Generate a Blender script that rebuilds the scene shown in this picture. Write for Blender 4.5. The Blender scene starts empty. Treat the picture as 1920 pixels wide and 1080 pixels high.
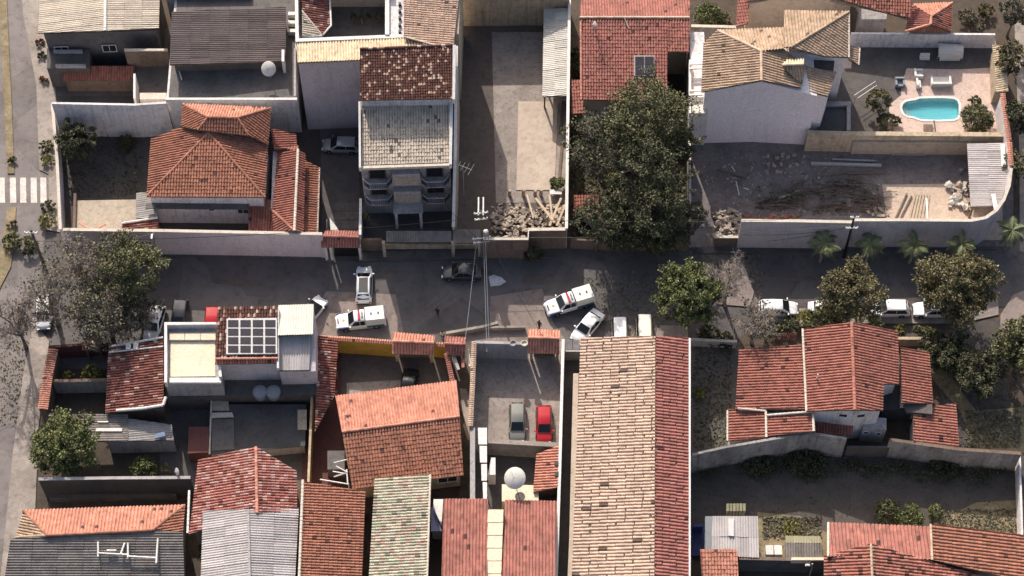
import bpy, bmesh, math, random
import numpy as np
from mathutils import Vector, Matrix
rnd = random.Random(7)
npr = np.random.RandomState(7)
R = math.radians
# ------------------------------------------------------------------ camera, sky, sun, exposure
TILT, FPX, DIST = R(30), 4000.0, 228.0
sc = bpy.context.scene
COL = sc.collection
cam = bpy.data.cameras.new('camera')
cam_o = bpy.data.objects.new('camera', cam)
COL.objects.link(cam_o)
cam.sensor_fit = 'HORIZONTAL'
cam.sensor_width = 36.0
cam.lens = FPX / 1920 * 36.0
cam.clip_start, cam.clip_end = 1.0, 3000.0
CAM = Vector((0, -DIST * math.sin(TILT), DIST * math.cos(TILT)))
cam_o.location = CAM
cam_o.rotation_euler = (TILT, 0, 0)
sc.camera = cam_o
SUN_EL, SUN_AZ = R(34), R(16)            # the sun stands north, 16 degrees to the west
world = bpy.data.worlds.new('World')
sc.world = world
world.use_nodes = True
wn = world.node_tree
wn.nodes.clear()
sky = wn.nodes.new('ShaderNodeTexSky')
sky.sky_type = 'NISHITA'
sky.sun_disc = False
sky.sun_elevation = SUN_EL
sky.sun_rotation = 2 * math.pi - SUN_AZ
sky.air_density, sky.dust_density, sky.ozone_density = 1.0, 5.0, 0.6
bg = wn.nodes.new('ShaderNodeBackground')
bg.inputs['Strength'].default_value = 0.15
wo = wn.nodes.new('ShaderNodeOutputWorld')
wn.links.new(sky.outputs[0], bg.inputs[0])
wn.links.new(bg.outputs[0], wo.inputs[0])
sun = bpy.data.lights.new('sun', 'SUN')
sun.energy, sun.angle, sun.color = 4.6, R(0.53), (1.0, 0.925, 0.83)
sun_o = bpy.data.objects.new('sun', sun)
COL.objects.link(sun_o)
travel = Vector((math.sin(SUN_AZ) * math.cos(SUN_EL), -math.cos(SUN_AZ) * math.cos(SUN_EL), -math.sin(SUN_EL)))
sun_o.rotation_euler = travel.to_track_quat('-Z', 'Y').to_euler()
sun_o.location = (0, 0, 90)
sc.view_settings.view_transform = 'Standard'
sc.view_settings.look = 'None'
sc.view_settings.exposure = 0.25
sc.view_settings.gamma = 1.0
sc.view_settings.use_curve_mapping = False
sc.cycles.max_bounces = 6

# ------------------------------------------------------------------ survey: a pixel and a height give a place
def ray(px, py):
    x, y = (px - 960) / FPX, (540 - py) / FPX
    c, s = math.cos(TILT), math.sin(TILT)
    return Vector((x, y * c + s, y * s - c))
def P(px, py, z=0.0):
    d = ray(px, py)
    return CAM + d * ((z - CAM.z) / d.z)

# ------------------------------------------------------------------ materials
MATS = {}
def _nt(name):
    m = bpy.data.materials.new(name)
    m.use_nodes = True
    nt = m.node_tree
    return m, nt, nt.nodes['Principled BSDF']
def _n(nt, t, **kw):
    n = nt.nodes.new(t)
    for k, v in kw.items():
        if k in n.inputs: n.inputs[k].default_value = v
        else: setattr(n, k, v)
    return n
def _noise(nt, scale, detail=4, rough=.6, stretch=None):
    g = _n(nt, 'ShaderNodeNewGeometry')
    n = _n(nt, 'ShaderNodeTexNoise')
    n.inputs['Scale'].default_value = scale
    n.inputs['Detail'].default_value = detail
    n.inputs['Roughness'].default_value = rough
    if stretch:
        mp = _n(nt, 'ShaderNodeMapping')
        mp.inputs['Scale'].default_value = stretch
        nt.links.new(g.outputs['Position'], mp.inputs['Vector'])
        nt.links.new(mp.outputs[0], n.inputs['Vector'])
    else:
        nt.links.new(g.outputs['Position'], n.inputs['Vector'])
    return n
def _ramp(nt, fac, stops, interp='LINEAR'):
    r = _n(nt, 'ShaderNodeValToRGB')
    r.color_ramp.interpolation = interp
    el = r.color_ramp.elements
    while len(el) < len(stops): el.new(0.5)
    for e, (p, c) in zip(el, stops):
        e.position = p
        e.color = (c[0], c[1], c[2], 1) if not isinstance(c, (int, float)) else (c, c, c, 1)
    nt.links.new(fac, r.inputs['Fac'])
    return r
def _mix(nt, a, b, fac, mode='MIX'):
    m = _n(nt, 'ShaderNodeMix', data_type='RGBA', blend_type=mode)
    if isinstance(fac, (int, float)): m.inputs[0].default_value = fac
    else: nt.links.new(fac, m.inputs[0])
    for s, v in ((6, a), (7, b)):
        if isinstance(v, tuple): m.inputs[s].default_value = (*v[:3], 1)
        else: nt.links.new(v, m.inputs[s])
    return m.outputs[2]
def surf(name, col, col2=None, scale=.6, rough=.85, bump=.0, bscale=6, stain=.35, fine=7.0, stretch=None, spec=.3, cracks=0.):
    """plain weathered surface: two tones by large noise, stains, and fine grain"""
    m, nt, b = _nt(name)
    col2 = col2 or tuple(c * .72 for c in col)
    a = _noise(nt, scale, 5, .65, stretch)
    f = _ramp(nt, a.outputs['Fac'], [(.35, 0.), (.68, 1.)])
    base = _mix(nt, col, col2, f.outputs[0])
    s = _noise(nt, scale * 3.1 + .11, 6, .7)
    st = _ramp(nt, s.outputs['Fac'], [(.50, 1.), (.72, 1. - stain)])
    base = _mix(nt, base, st.outputs[0], 1.0, 'MULTIPLY')
    g = _noise(nt, fine, 3, .6)
    gr = _ramp(nt, g.outputs['Fac'], [(.3, .84), (.7, 1.12)])
    base = _mix(nt, base, gr.outputs[0], 1.0, 'MULTIPLY')
    if stretch:
        sn = _noise(nt, 1.0, 4, .7, (3.2, 3.2, .22))
        sr = _ramp(nt, sn.outputs['Fac'], [(.50, 1.0), (.70, 1.0 - stain * .9)])
        base = _mix(nt, base, sr.outputs[0], 1.0, 'MULTIPLY')
    if cracks:
        ge = _n(nt, 'ShaderNodeNewGeometry')
        wn_ = _noise(nt, 1.1, 3, .6)
        wv = _mix(nt, ge.outputs['Position'], wn_.outputs['Color'], .45)
        vo = _n(nt, 'ShaderNodeTexVoronoi', feature='DISTANCE_TO_EDGE')
        vo.inputs['Scale'].default_value = cracks
        nt.links.new(wv, vo.inputs['Vector'])
        cr = _ramp(nt, vo.outputs['Distance'], [(.0, .80), (.010, 1.0)])
        base = _mix(nt, base, cr.outputs[0], 1.0, 'MULTIPLY')
        pv = _n(nt, 'ShaderNodeTexVoronoi')
        pv.inputs['Scale'].default_value = cracks * .55
        nt.links.new(ge.outputs['Position'], pv.inputs['Vector'])
        sp = _n(nt, 'ShaderNodeSeparateColor')
        nt.links.new(pv.outputs['Color'], sp.inputs[0])
        pr = _ramp(nt, sp.outputs[0], [(0, .84), (1, 1.12)])
        base = _mix(nt, base, pr.outputs[0], 1.0, 'MULTIPLY')
    nt.links.new(base, b.inputs['Base Color'])
    b.inputs['Roughness'].default_value = rough
    b.inputs['Specular IOR Level'].default_value = spec
    if bump:
        bn = _noise(nt, bscale, 5, .65)
        bp = _n(nt, 'ShaderNodeBump', Strength=1.0, Distance=bump)
        nt.links.new(bn.outputs['Fac'], bp.inputs['Height'])
        nt.links.new(bp.outputs[0], b.inputs['Normal'])
    MATS[name] = m
    return m
def tiles(name, stops, rough=.82, weather=.45, moss=(.05, .04, .035), calm=True):
    """burnt clay: every tile its own tone, larger weathered patches over them"""
    m, nt, b = _nt(name)
    mean = [sum(c[i] for _, c in stops[:3]) / 3 for i in range(3)]
    if calm: stops = [(p, tuple(mean[i] + (c[i] - mean[i]) * .55 for i in range(3)) if sum(c) > .55 * sum(mean) else c) for p, c in stops]
    if calm and sum(stops[-1][1]) < .55 * sum(mean): stops = stops[:-1] + [(max(stops[-1][0], .984), stops[-1][1])]
    g = _n(nt, 'ShaderNodeNewGeometry')
    r = _ramp(nt, g.outputs['Random Per Island'], stops, 'CONSTANT')
    pn = _noise(nt, 1.3, 4, .65)
    pr = _ramp(nt, pn.outputs['Fac'], [(.32, .74), (.52, 1.0), (.72, 1.16)])
    pc = _mix(nt, r.outputs[0], pr.outputs[0], 1.0, 'MULTIPLY')
    w = _noise(nt, .45, 5, .7)
    wr = _ramp(nt, w.outputs['Fac'], [(.46, 0.), (.78, weather)])
    c = _mix(nt, pc, moss, wr.outputs[0])
    f = _noise(nt, 9, 3, .6)
    fr = _ramp(nt, f.outputs['Fac'], [(.3, .8), (.7, 1.15)])
    c = _mix(nt, c, fr.outputs[0], 1.0, 'MULTIPLY')
    nt.links.new(c, b.inputs['Base Color'])
    b.inputs['Roughness'].default_value = rough
    b.inputs['Specular IOR Level'].default_value = .25
    MATS[name] = m
    return m
def leafmat(name, stops, rough=.6):
    m, nt, b = _nt(name)
    g = _n(nt, 'ShaderNodeNewGeometry')
    r = _ramp(nt, g.outputs['Random Per Island'], stops)
    w = _noise(nt, .9, 2, .5)
    wr = _ramp(nt, w.outputs['Fac'], [(.35, .62), (.65, 1.3)])
    c = _mix(nt, r.outputs[0], wr.outputs[0], 1.0, 'MULTIPLY')
    nt.links.new(c, b.inputs['Base Color'])
    b.inputs['Roughness'].default_value = rough
    b.inputs['Specular IOR Level'].default_value = .25
    MATS[name] = m
    return m
def solid(name, col, rough=.5, metal=0., spec=.5, coat=0., var=0.):
    m, nt, b = _nt(name)
    b.inputs['Base Color'].default_value = (*col, 1)
    if var:
        n = _noise(nt, 3.0, 4, .6)
        r = _ramp(nt, n.outputs['Fac'], [(.3, 1 - var), (.7, 1.)])
        nt.links.new(_mix(nt, col, r.outputs[0], 1.0, 'MULTIPLY'), b.inputs['Base Color'])
    b.inputs['Roughness'].default_value = rough
    b.inputs['Metallic'].default_value = metal
    b.inputs['Specular IOR Level'].default_value = spec
    b.inputs['Coat Weight'].default_value = coat
    MATS[name] = m
    return m
def sheets(name, col, col2, rough=.8):
    """corrugated sheet: each sheet slightly different, streaks along it"""
    m, nt, b = _nt(name)
    oi = _n(nt, 'ShaderNodeObjectInfo')
    r = _ramp(nt, oi.outputs['Random'], [(0., .82), (1., 1.08)])
    n = _noise(nt, .8, 5, .7)
    f = _ramp(nt, n.outputs['Fac'], [(.42, 0.), (.72, 1.)])
    c = _mix(nt, col, col2, f.outputs[0])
    c = _mix(nt, c, r.outputs[0], 1.0, 'MULTIPLY')
    g = _noise(nt, 8, 3, .6)
    gr = _ramp(nt, g.outputs['Fac'], [(.3, .85), (.7, 1.1)])
    c = _mix(nt, c, gr.outputs[0], 1.0, 'MULTIPLY')
    nt.links.new(c, b.inputs['Base Color'])
    b.inputs['Roughness'].default_value = rough
    b.inputs['Specular IOR Level'].default_value = .3
    MATS[name] = m
    return m

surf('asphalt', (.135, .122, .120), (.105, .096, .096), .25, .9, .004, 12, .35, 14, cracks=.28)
surf('avenue_asphalt', (.215, .188, .182), (.16, .142, .138), .3, .9, .004, 12, .35, 14, cracks=.3)
surf('apron', (.27, .215, .19), (.20, .165, .15), .35, .9, .004, 9, .4, 10, cracks=.4)
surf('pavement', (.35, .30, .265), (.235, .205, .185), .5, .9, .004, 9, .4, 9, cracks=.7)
surf('soil', (.10, .075, .058), (.062, .05, .04), .35, .95, .03, 3, .4, 5)
surf('lot_dirt', (.23, .195, .185), (.145, .128, .122), .4, .95, .03, 3, .45, 3)
surf('dark_soil', (.10, .085, .078), (.065, .058, .055), .4, .95, .03, 3, .3, 5)
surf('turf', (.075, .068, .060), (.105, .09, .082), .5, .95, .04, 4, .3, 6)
surf('dry_turf', (.30, .235, .15), (.16, .135, .075), .6, .95, .05, 3, .45, 3)
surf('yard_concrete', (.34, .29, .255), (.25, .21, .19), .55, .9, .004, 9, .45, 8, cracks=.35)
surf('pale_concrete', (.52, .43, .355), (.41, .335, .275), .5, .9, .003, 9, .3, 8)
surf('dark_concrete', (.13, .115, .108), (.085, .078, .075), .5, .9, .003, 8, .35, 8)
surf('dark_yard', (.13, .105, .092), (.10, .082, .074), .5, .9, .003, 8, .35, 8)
surf('sand', (.56, .44, .345), (.46, .36, .28), .9, .95, .04, 5, .2, 6)
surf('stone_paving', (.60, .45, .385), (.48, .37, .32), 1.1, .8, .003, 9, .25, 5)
surf('white_wall', (.71, .67, .67), (.63, .59, .595), .35, .85, 0, 6, .36, 5, (1, 1, .35))
surf('lilac_wall', (.58, .52, .535), (.51, .455, .47), .35, .85, 0, 6, .2, 5, (1, 1, .35))
surf('pale_lilac_wall', (.82, .74, .74), (.77, .69, .695), .35, .85, 0, 6, .1, 5, (1, 1, .35))
surf('grey_wall', (.42, .39, .39), (.33, .31, .31), .4, .85, 0, 6, .35, 5, (1, 1, .4))
surf('stained_wall', (.40, .375, .36), (.17, .155, .145), .45, .9, 0, 6, .5, 4, (1, 1, .3))
surf('brown_wall', (.21, .15, .115), (.15, .11, .09), .5, .9, 0, 6, .35, 4, (1, 1, .4))
surf('beige_wall', (.52, .42, .30), (.40, .32, .23), .4, .88, 0, 6, .4, 4, (1, 1, .4))
surf('tan_wall', (.44, .37, .29), (.37, .31, .24), .4, .88, 0, 6, .3, 4)
surf('yellow_wall', (.50, .30, .055), (.42, .25, .05), .5, .85, 0, 6, .3, 5)
surf('blue_wall', (.055, .07, .19), (.05, .06, .15), .5, .8, 0, 6, .3, 5)
surf('red_wall', (.14, .055, .048), (.11, .046, .042), .5, .85, 0, 6, .3, 5)
surf('coping', (.62, .55, .47), (.49, .435, .37), .8, .85, 0, 6, .3, 6)
surf('white_paint', (.72, .69, .66), (.60, .575, .55), .6, .7, 0, 6, .15, 6)
surf('road_paint', (.72, .66, .60), (.50, .45, .41), 1.2, .8, 0, 6, .4, 6)
surf('cream_floor', (.72, .62, .47), (.66, .57, .43), .4, .8, 0, 6, .12, 5)
surf('membrane', (.075, .074, .078), (.05, .05, .053), .4, .75, 0, 6, .3, 5)
surf('grey_slab', (.155, .14, .135), (.105, .098, .095), .5, .85, 0, 6, .4, 6)
surf('rubble_stone', (.46, .38, .31), (.33, .27, .22), .9, .95, .02, 6, .3, 6)
surf('pale_stone', (.58, .55, .50), (.42, .40, .36), .9, .95, .02, 6, .3, 6)
surf('old_wood', (.20, .15, .11), (.11, .085, .065), 2, .9, 0, 6, .3, 10)
surf('pale_wood', (.50, .40, .30), (.38, .30, .22), 2, .9, 0, 6, .3, 10)
surf('bark', (.20, .16, .135), (.13, .105, .09), 3, .95, 0, 6, .3, 10)
surf('pale_bark', (.38, .32, .28), (.26, .215, .185), 3, .95, 0, 6, .3, 10)
surf('pole_concrete', (.36, .33, .31), (.28, .26, .25), 2, .9, 0, 6, .3, 8)
tiles('terracotta', [(0, (.345, .150, .098)), (.25, (.405, .182, .120)), (.5, (.37, .162, .106)), (.72, (.45, .215, .145)), (.9, (.28, .118, .08)), (.97, (.12, .06, .05))])
tiles('maroon_tile', [(0, (.33, .132, .098)), (.3, (.39, .162, .120)), (.55, (.36, .146, .108)), (.78, (.43, .19, .142)), (.93, (.21, .082, .064)), (.985, (.08, .04, .038))])
tiles('red_tile', [(0, (.34, .138, .112)), (.3, (.40, .168, .136)), (.6, (.37, .152, .124)), (.8, (.43, .20, .158)), (.94, (.22, .088, .072)), (.985, (.08, .04, .038))])
tiles('peach_tile', [(0, (.57, .415, .32)), (.25, (.64, .475, .365)), (.5, (.53, .385, .295)), (.75, (.60, .435, .33)), (.94, (.42, .30, .23)), (.988, (.12, .08, .06))], weather=.25)
tiles('ochre_tile', [(0, (.45, .325, .23)), (.3, (.52, .38, .275)), (.6, (.42, .30, .21)), (.85, (.36, .255, .18)), (.97, (.12, .085, .06))], weather=.4)
tiles('cream_tile', [(0, (.62, .51, .36)), (.4, (.68, .56, .405)), (.7, (.58, .47, .33)), (.93, (.48, .38, .265))], weather=.25)
tiles('spotted_tile', [(0, (.10, .045, .036)), (.3, (.13, .055, .042)), (.55, (.085, .04, .034)), (.72, (.16, .07, .05)), (.85, (.50, .37, .29)), (.94, (.34, .21, .16))], weather=.1, calm=False)
tiles('flaked_tile', [(0, (.25, .095, .075)), (.3, (.19, .075, .06)), (.55, (.29, .115, .09)), (.78, (.48, .34, .28)), (.88, (.13, .055, .045))], weather=.45, calm=False)
tiles('ash_tile', [(0, (.57, .49, .40)), (.3, (.64, .55, .45)), (.6, (.53, .455, .375)), (.88, (.40, .34, .28)), (.97, (.15, .13, .12))], weather=.3)
tiles('striped_tile', [(0, (.50, .455, .35)), (.3, (.56, .51, .40)), (.55, (.40, .405, .30)), (.73, (.47, .32, .26)), (.86, (.55, .49, .38)), (.96, (.22, .2, .15))], weather=.35, moss=(.17, .18, .11), calm=False)
tiles('sooty_tile', [(0, (.105, .082, .072)), (.3, (.125, .10, .088)), (.6, (.09, .072, .064)), (.85, (.15, .115, .098))], weather=.5)
tiles('orange_tile', [(0, (.54, .245, .175)), (.3, (.60, .285, .205)), (.6, (.50, .22, .155)), (.85, (.64, .325, .24)), (.95, (.38, .165, .115)), (.985, (.12, .06, .05))], weather=.3)
tiles('patched_tile', [(0, (.37, .15, .11)), (.3, (.43, .18, .135)), (.55, (.30, .115, .085)), (.76, (.10, .05, .042)), (.85, (.48, .24, .18))], weather=.45)
tiles('mottled_stone', [(0, (.58, .44, .37)), (.3, (.50, .37, .31)), (.6, (.62, .48, .41)), (.85, (.46, .35, .30))], weather=.1)
tiles('checker_tile', [(0, (.40, .16, .125)), (.35, (.45, .21, .17)), (.6, (.54, .36, .31)), (.8, (.36, .135, .105)), (.93, (.20, .075, .06))], weather=.3, calm=False)
sheets('cream_sheet', (.62, .53, .42), (.50, .42, .34))
sheets('pale_sheet', (.47, .43, .42), (.37, .34, .335))
sheets('white_sheet', (.62, .59, .53), (.52, .49, .44))
sheets('grey_sheet', (.35, .325, .31), (.25, .23, .22))
sheets('old_sheet', (.23, .20, .18), (.12, .105, .095))
sheets('brown_sheet', (.12, .093, .09), (.09, .071, .07))
sheets('moss_sheet', (.28, .26, .17), (.20, .18, .12))
leafmat('leaf_olive', [(0, (.050, .056, .024)), (.5, (.095, .098, .042)), (.85, (.14, .135, .06)), (1, (.22, .19, .10))])
leafmat('leaf_dark', [(0, (.036, .042, .020)), (.5, (.070, .074, .036)), (.9, (.11, .108, .055)), (1, (.17, .15, .085))])
leafmat('leaf_green', [(0, (.055, .070, .022)), (.5, (.105, .122, .042)), (.9, (.16, .165, .06)), (1, (.24, .23, .10))])
leafmat('leaf_rust', [(0, (.062, .058, .028)), (.5, (.115, .105, .048)), (.85, (.16, .14, .065)), (1, (.25, .17, .09))])
leafmat('leaf_grey', [(0, (.065, .060, .040)), (.5, (.115, .104, .066)), (.9, (.17, .15, .10)), (1, (.26, .23, .165))])
leafmat('leaf_yellow', [(0, (.10, .10, .02)), (.5, (.18, .17, .04)), (1, (.34, .31, .12))])
leafmat('leaf_palm', [(0, (.08, .10, .045)), (.5, (.14, .16, .075)), (1, (.24, .24, .13))])
leafmat('leaf_red', [(0, (.12, .035, .025)), (.6, (.18, .06, .04)), (1, (.12, .08, .04))])
solid('glass_dark', (.012, .014, .016), .08, 0, .6)
solid('window_glass', (.03, .035, .04), .15, 0, .5)
solid('skylight_glass', (.055, .048, .058), .35, 0, .3, var=.3)
solid('black_metal', (.02, .02, .022), .5, .3)
solid('steel', (.45, .44, .43), .5, .3, var=.25)
solid('dish_mesh', (.70, .66, .60), .6, 0, .3, var=.2)
solid('rubber', (.018, .018, .018), .85)
solid('rim', (.42, .42, .43), .35, .7)
solid('car_white', (.78, .78, .78), .3, 0, .5, .6)
solid('car_cream', (.74, .72, .64), .35, 0, .5, .4)
solid('car_silver', (.36, .36, .37), .3, .35, .5, .6)
solid('car_red', (.42, .012, .018), .3, 0, .5, .6)
solid('car_green', (.24, .24, .21), .3, .3, .5, .6)
solid('car_black', (.010, .010, .012), .3, 0, .4, .15)
solid('car_dark', (.05, .05, .056), .3, .2, .5, .6)
solid('car_blue', (.02, .045, .22), .3, 0, .5, .6)
solid('police_teal', (.03, .11, .16), .35, 0, .5, .5)
solid('trim_black', (.02, .02, .021), .6)
solid('lamp_clear', (.75, .76, .76), .15, 0, .6)
solid('lamp_red', (.35, .01, .01), .25)
solid('lightbar_red', (.35, .008, .022), .3, 0, .5, .3)
solid('gold', (.45, .36, .12), .5)
solid('skin', (.30, .16, .10), .6)
solid('cloth_dark', (.02, .02, .024), .9)
solid('cloth_navy', (.03, .035, .07), .9)
solid('cloth_white', (.68, .66, .62), .9)
solid('hair', (.012, .009, .008), .7)
solid('plastic_blue', (.10, .16, .26), .55, var=.2)
solid('tank_grey', (.22, .24, .27), .6, var=.2)
solid('cover_white', (.66, .62, .56), .7, 0, .3, var=.15)
solid('cushion', (.74, .70, .64), .8, 0, .2, var=.1)
solid('terracotta_pot', (.35, .16, .09), .8, var=.3)
solid('pool_wall', (.50, .72, .74), .6, 0, .3)
solid('pool_floor', (.30, .68, .74), .6, 0, .3)
solid('bluish_sheet', (.26, .27, .45), .6, var=.2)
mw, nt, b = _nt('water')
b.inputs['Base Color'].default_value = (.55, .92, .95, 1)
b.inputs['Roughness'].default_value = .03
b.inputs['Transmission Weight'].default_value = 1.0
b.inputs['IOR'].default_value = 1.33
n_ = _noise(nt, 2.5, 3, .5)
bp_ = _n(nt, 'ShaderNodeBump', Strength=.25, Distance=.02)
nt.links.new(n_.outputs['Fac'], bp_.inputs['Height'])
nt.links.new(bp_.outputs[0], b.inputs['Normal'])
MATS['water'] = mw

# ------------------------------------------------------------------ builders
ORG = {}
def thing(name, label, cat, loc, group=None):
    o = bpy.data.objects.new(name, None)
    o.empty_display_size = .3
    COL.objects.link(o)
    o.location = loc
    o['label'], o['category'] = label, cat
    if group: o['group'] = group
    ORG[o.name] = Vector(loc)
    return o
def tag(o, label, cat, group=None):
    o['label'], o['category'] = label, cat
    if group: o['group'] = group
    return o
class MB:
    def __init__(s): s.v, s.f, s.m = [], [], []
    def add(s, verts, faces, mi=0):
        n = len(s.v)
        s.v += [tuple(p) for p in verts]
        s.f += [tuple(i + n for i in f) for f in faces]
        s.m += [mi] * len(faces)
        return s
    def prism(s, bot, top, mi=0):
        n = len(bot)
        a = sum((bot[i][0] * bot[(i + 1) % n][1] - bot[(i + 1) % n][0] * bot[i][1]) for i in range(n))
        if a < 0: bot, top = bot[::-1], top[::-1]
        f = [tuple(range(n - 1, -1, -1)), tuple(range(n, 2 * n))]
        f += [(i, (i + 1) % n, n + (i + 1) % n, n + i) for i in range(n)]
        return s.add(list(bot) + list(top), f, mi)
    def box(s, c, d, rz=0, mi=0, taper=1.0):
        x, y, z = d[0] / 2, d[1] / 2, d[2] / 2
        co, si = math.cos(rz), math.sin(rz)
        B, T = [], []
        for sx, sy in ((-1, -1), (1, -1), (1, 1), (-1, 1)):
            for L, zz, k in ((B, -z, 1), (T, z, taper)):
                X, Y = sx * x * k, sy * y * k
                L.append((c[0] + X * co - Y * si, c[1] + X * si + Y * co, c[2] + zz))
        return s.prism(B, T, mi)
    def tube(s, pts, rad, n=6, mi=0, cap=True):
        pts = [Vector(p) for p in pts]
        if isinstance(rad, (int, float)): rad = [rad] * len(pts)
        V = []
        for i, p in enumerate(pts):
            d = (pts[min(i + 1, len(pts) - 1)] - pts[max(i - 1, 0)])
            d = d.normalized() if d.length > 1e-9 else Vector((0, 0, 1))
            a = d.cross(Vector((0, 0, 1)) if abs(d.z) < .9 else Vector((1, 0, 0))).normalized()
            b = d.cross(a)
            V += [p + (a * math.cos(2 * math.pi * k / n) + b * math.sin(2 * math.pi * k / n)) * rad[i] for k in range(n)]
        F = []
        for i in range(len(pts) - 1):
            for k in range(n):
                F.append((i * n + k, i * n + (k + 1) % n, (i + 1) * n + (k + 1) % n, (i + 1) * n + k))
        if cap:
            F.append(tuple(range(n - 1, -1, -1)))
            F.append(tuple(range((len(pts) - 1) * n, len(pts) * n)))
        return s.add(V, F, mi)
    def lathe(s, prof, c, n=16, mi=0, M=None):
        V, F = [], []
        for r, z in prof:
            for k in range(n):
                p = Vector((r * math.cos(2 * math.pi * k / n), r * math.sin(2 * math.pi * k / n), z))
                if M: p = M @ p
                V.append(p + Vector(c))
        for i in range(len(prof) - 1):
            for k in range(n):
                F.append((i * n + k, i * n + (k + 1) % n, (i + 1) * n + (k + 1) % n, (i + 1) * n + k))
        if prof[0][0] > 1e-4: F.append(tuple(range(n - 1, -1, -1)))
        if prof[-1][0] > 1e-4: F.append(tuple(range((len(prof) - 1) * n, len(prof) * n)))
        return s.add(V, F, mi)
    def build(s, name, mat, parent=None, kind=None, smooth=False, loc=None):
        org = ORG[parent.name] if parent is not None else Vector(loc if loc is not None else (0, 0, 0))
        me = bpy.data.meshes.new(name)
        me.from_pydata([(p[0] - org[0], p[1] - org[1], p[2] - org[2]) for p in s.v], [], s.f)
        for mm in (mat if isinstance(mat, (list, tuple)) else [mat]): me.materials.append(MATS[mm])
        if isinstance(mat, (list, tuple)): me.polygons.foreach_set('material_index', s.m)
        if smooth: me.polygons.foreach_set('use_smooth', [True] * len(me.polygons))
        o = bpy.data.objects.new(name, me)
        COL.objects.link(o)
        if parent is not None: o.parent = parent
        else: o.location = org
        ORG[o.name] = org
        if kind: o['kind'] = kind
        return o
def centre(pts): return sum((Vector(p) for p in pts), Vector()) / len(pts)
def ground_patch(name, px, mat, z=.02, thick=0., world_pts=None):
    pts = world_pts or [P(a, b, z) for a, b in px]
    m = MB()
    if thick: m.prism([(p.x, p.y, z - thick) for p in pts], [(p.x, p.y, z) for p in pts])
    else:
        a = sum((pts[i].x * pts[(i + 1) % len(pts)].y - pts[(i + 1) % len(pts)].x * pts[i].y) for i in range(len(pts)))
        if a < 0: pts = pts[::-1]
        m.add([(p.x, p.y, z) for p in pts], [tuple(range(len(pts)))])
    o = m.build(name, mat)
    o['kind'] = 'structure'
    return o
def inset(pts, d):
    n = len(pts)
    a = sum((pts[i].x * pts[(i + 1) % n].y - pts[(i + 1) % n].x * pts[i].y) for i in range(n))
    s = 1 if a > 0 else -1
    out = []
    for i in range(n):
        p0, p1, p2 = pts[i - 1], pts[i], pts[(i + 1) % n]
        e1, e2 = (p1 - p0).to_2d(), (p2 - p1).to_2d()
        if e1.length < 1e-6 or e2.length < 1e-6:
            out.append(p1.copy()); continue
        e1.normalize(); e2.normalize()
        n1, n2 = Vector((-e1.y, e1.x)) * s, Vector((-e2.y, e2.x)) * s
        k = n1 + n2
        k = k / max(.35, k.dot(n1)) * 1.0 if k.length > 1e-6 else n1
        out.append(Vector((p1.x + k.x * d, p1.y + k.y * d, p1.z)))
    return out
def block(par, name, pts, mat, ins=0., z0=0., drop=0., kind=None):
    """upright volume: footprint surveyed at the height of its top edge"""
    w = [P(*p) for p in pts]
    if ins: w = inset(w, ins)
    return MB().prism([(p.x, p.y, z0) for p in w], [(p.x, p.y, p.z - drop) for p in w]).build(name, mat, par, kind)
def fit(pts):
    w = [P(*p) for p in pts]
    A = np.array([[p.x, p.y, 1] for p in w])
    z = np.array([p.z for p in w])
    (a, b, c), *_ = np.linalg.lstsq(A, z, rcond=None)
    out = []
    for q in pts:
        d = ray(q[0], q[1])
        t = (a * CAM.x + b * CAM.y + c - CAM.z) / (d.z - a * d.x - b * d.y)
        out.append(CAM + d * t)
    return out, a, b
def _clip(bm, poly2, to3, nrm):
    """cut the mesh along the outline of a convex polygon lying in a plane"""
    n = len(poly2)
    for i in range(n):
        p, q = to3(poly2[i]), to3(poly2[(i + 1) % n])
        no = (q - p).cross(nrm)
        if no.length < 1e-6: continue
        bmesh.ops.bisect_plane(bm, geom=bm.verts[:] + bm.edges[:] + bm.faces[:], plane_co=p, plane_no=no, clear_outer=True)
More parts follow.
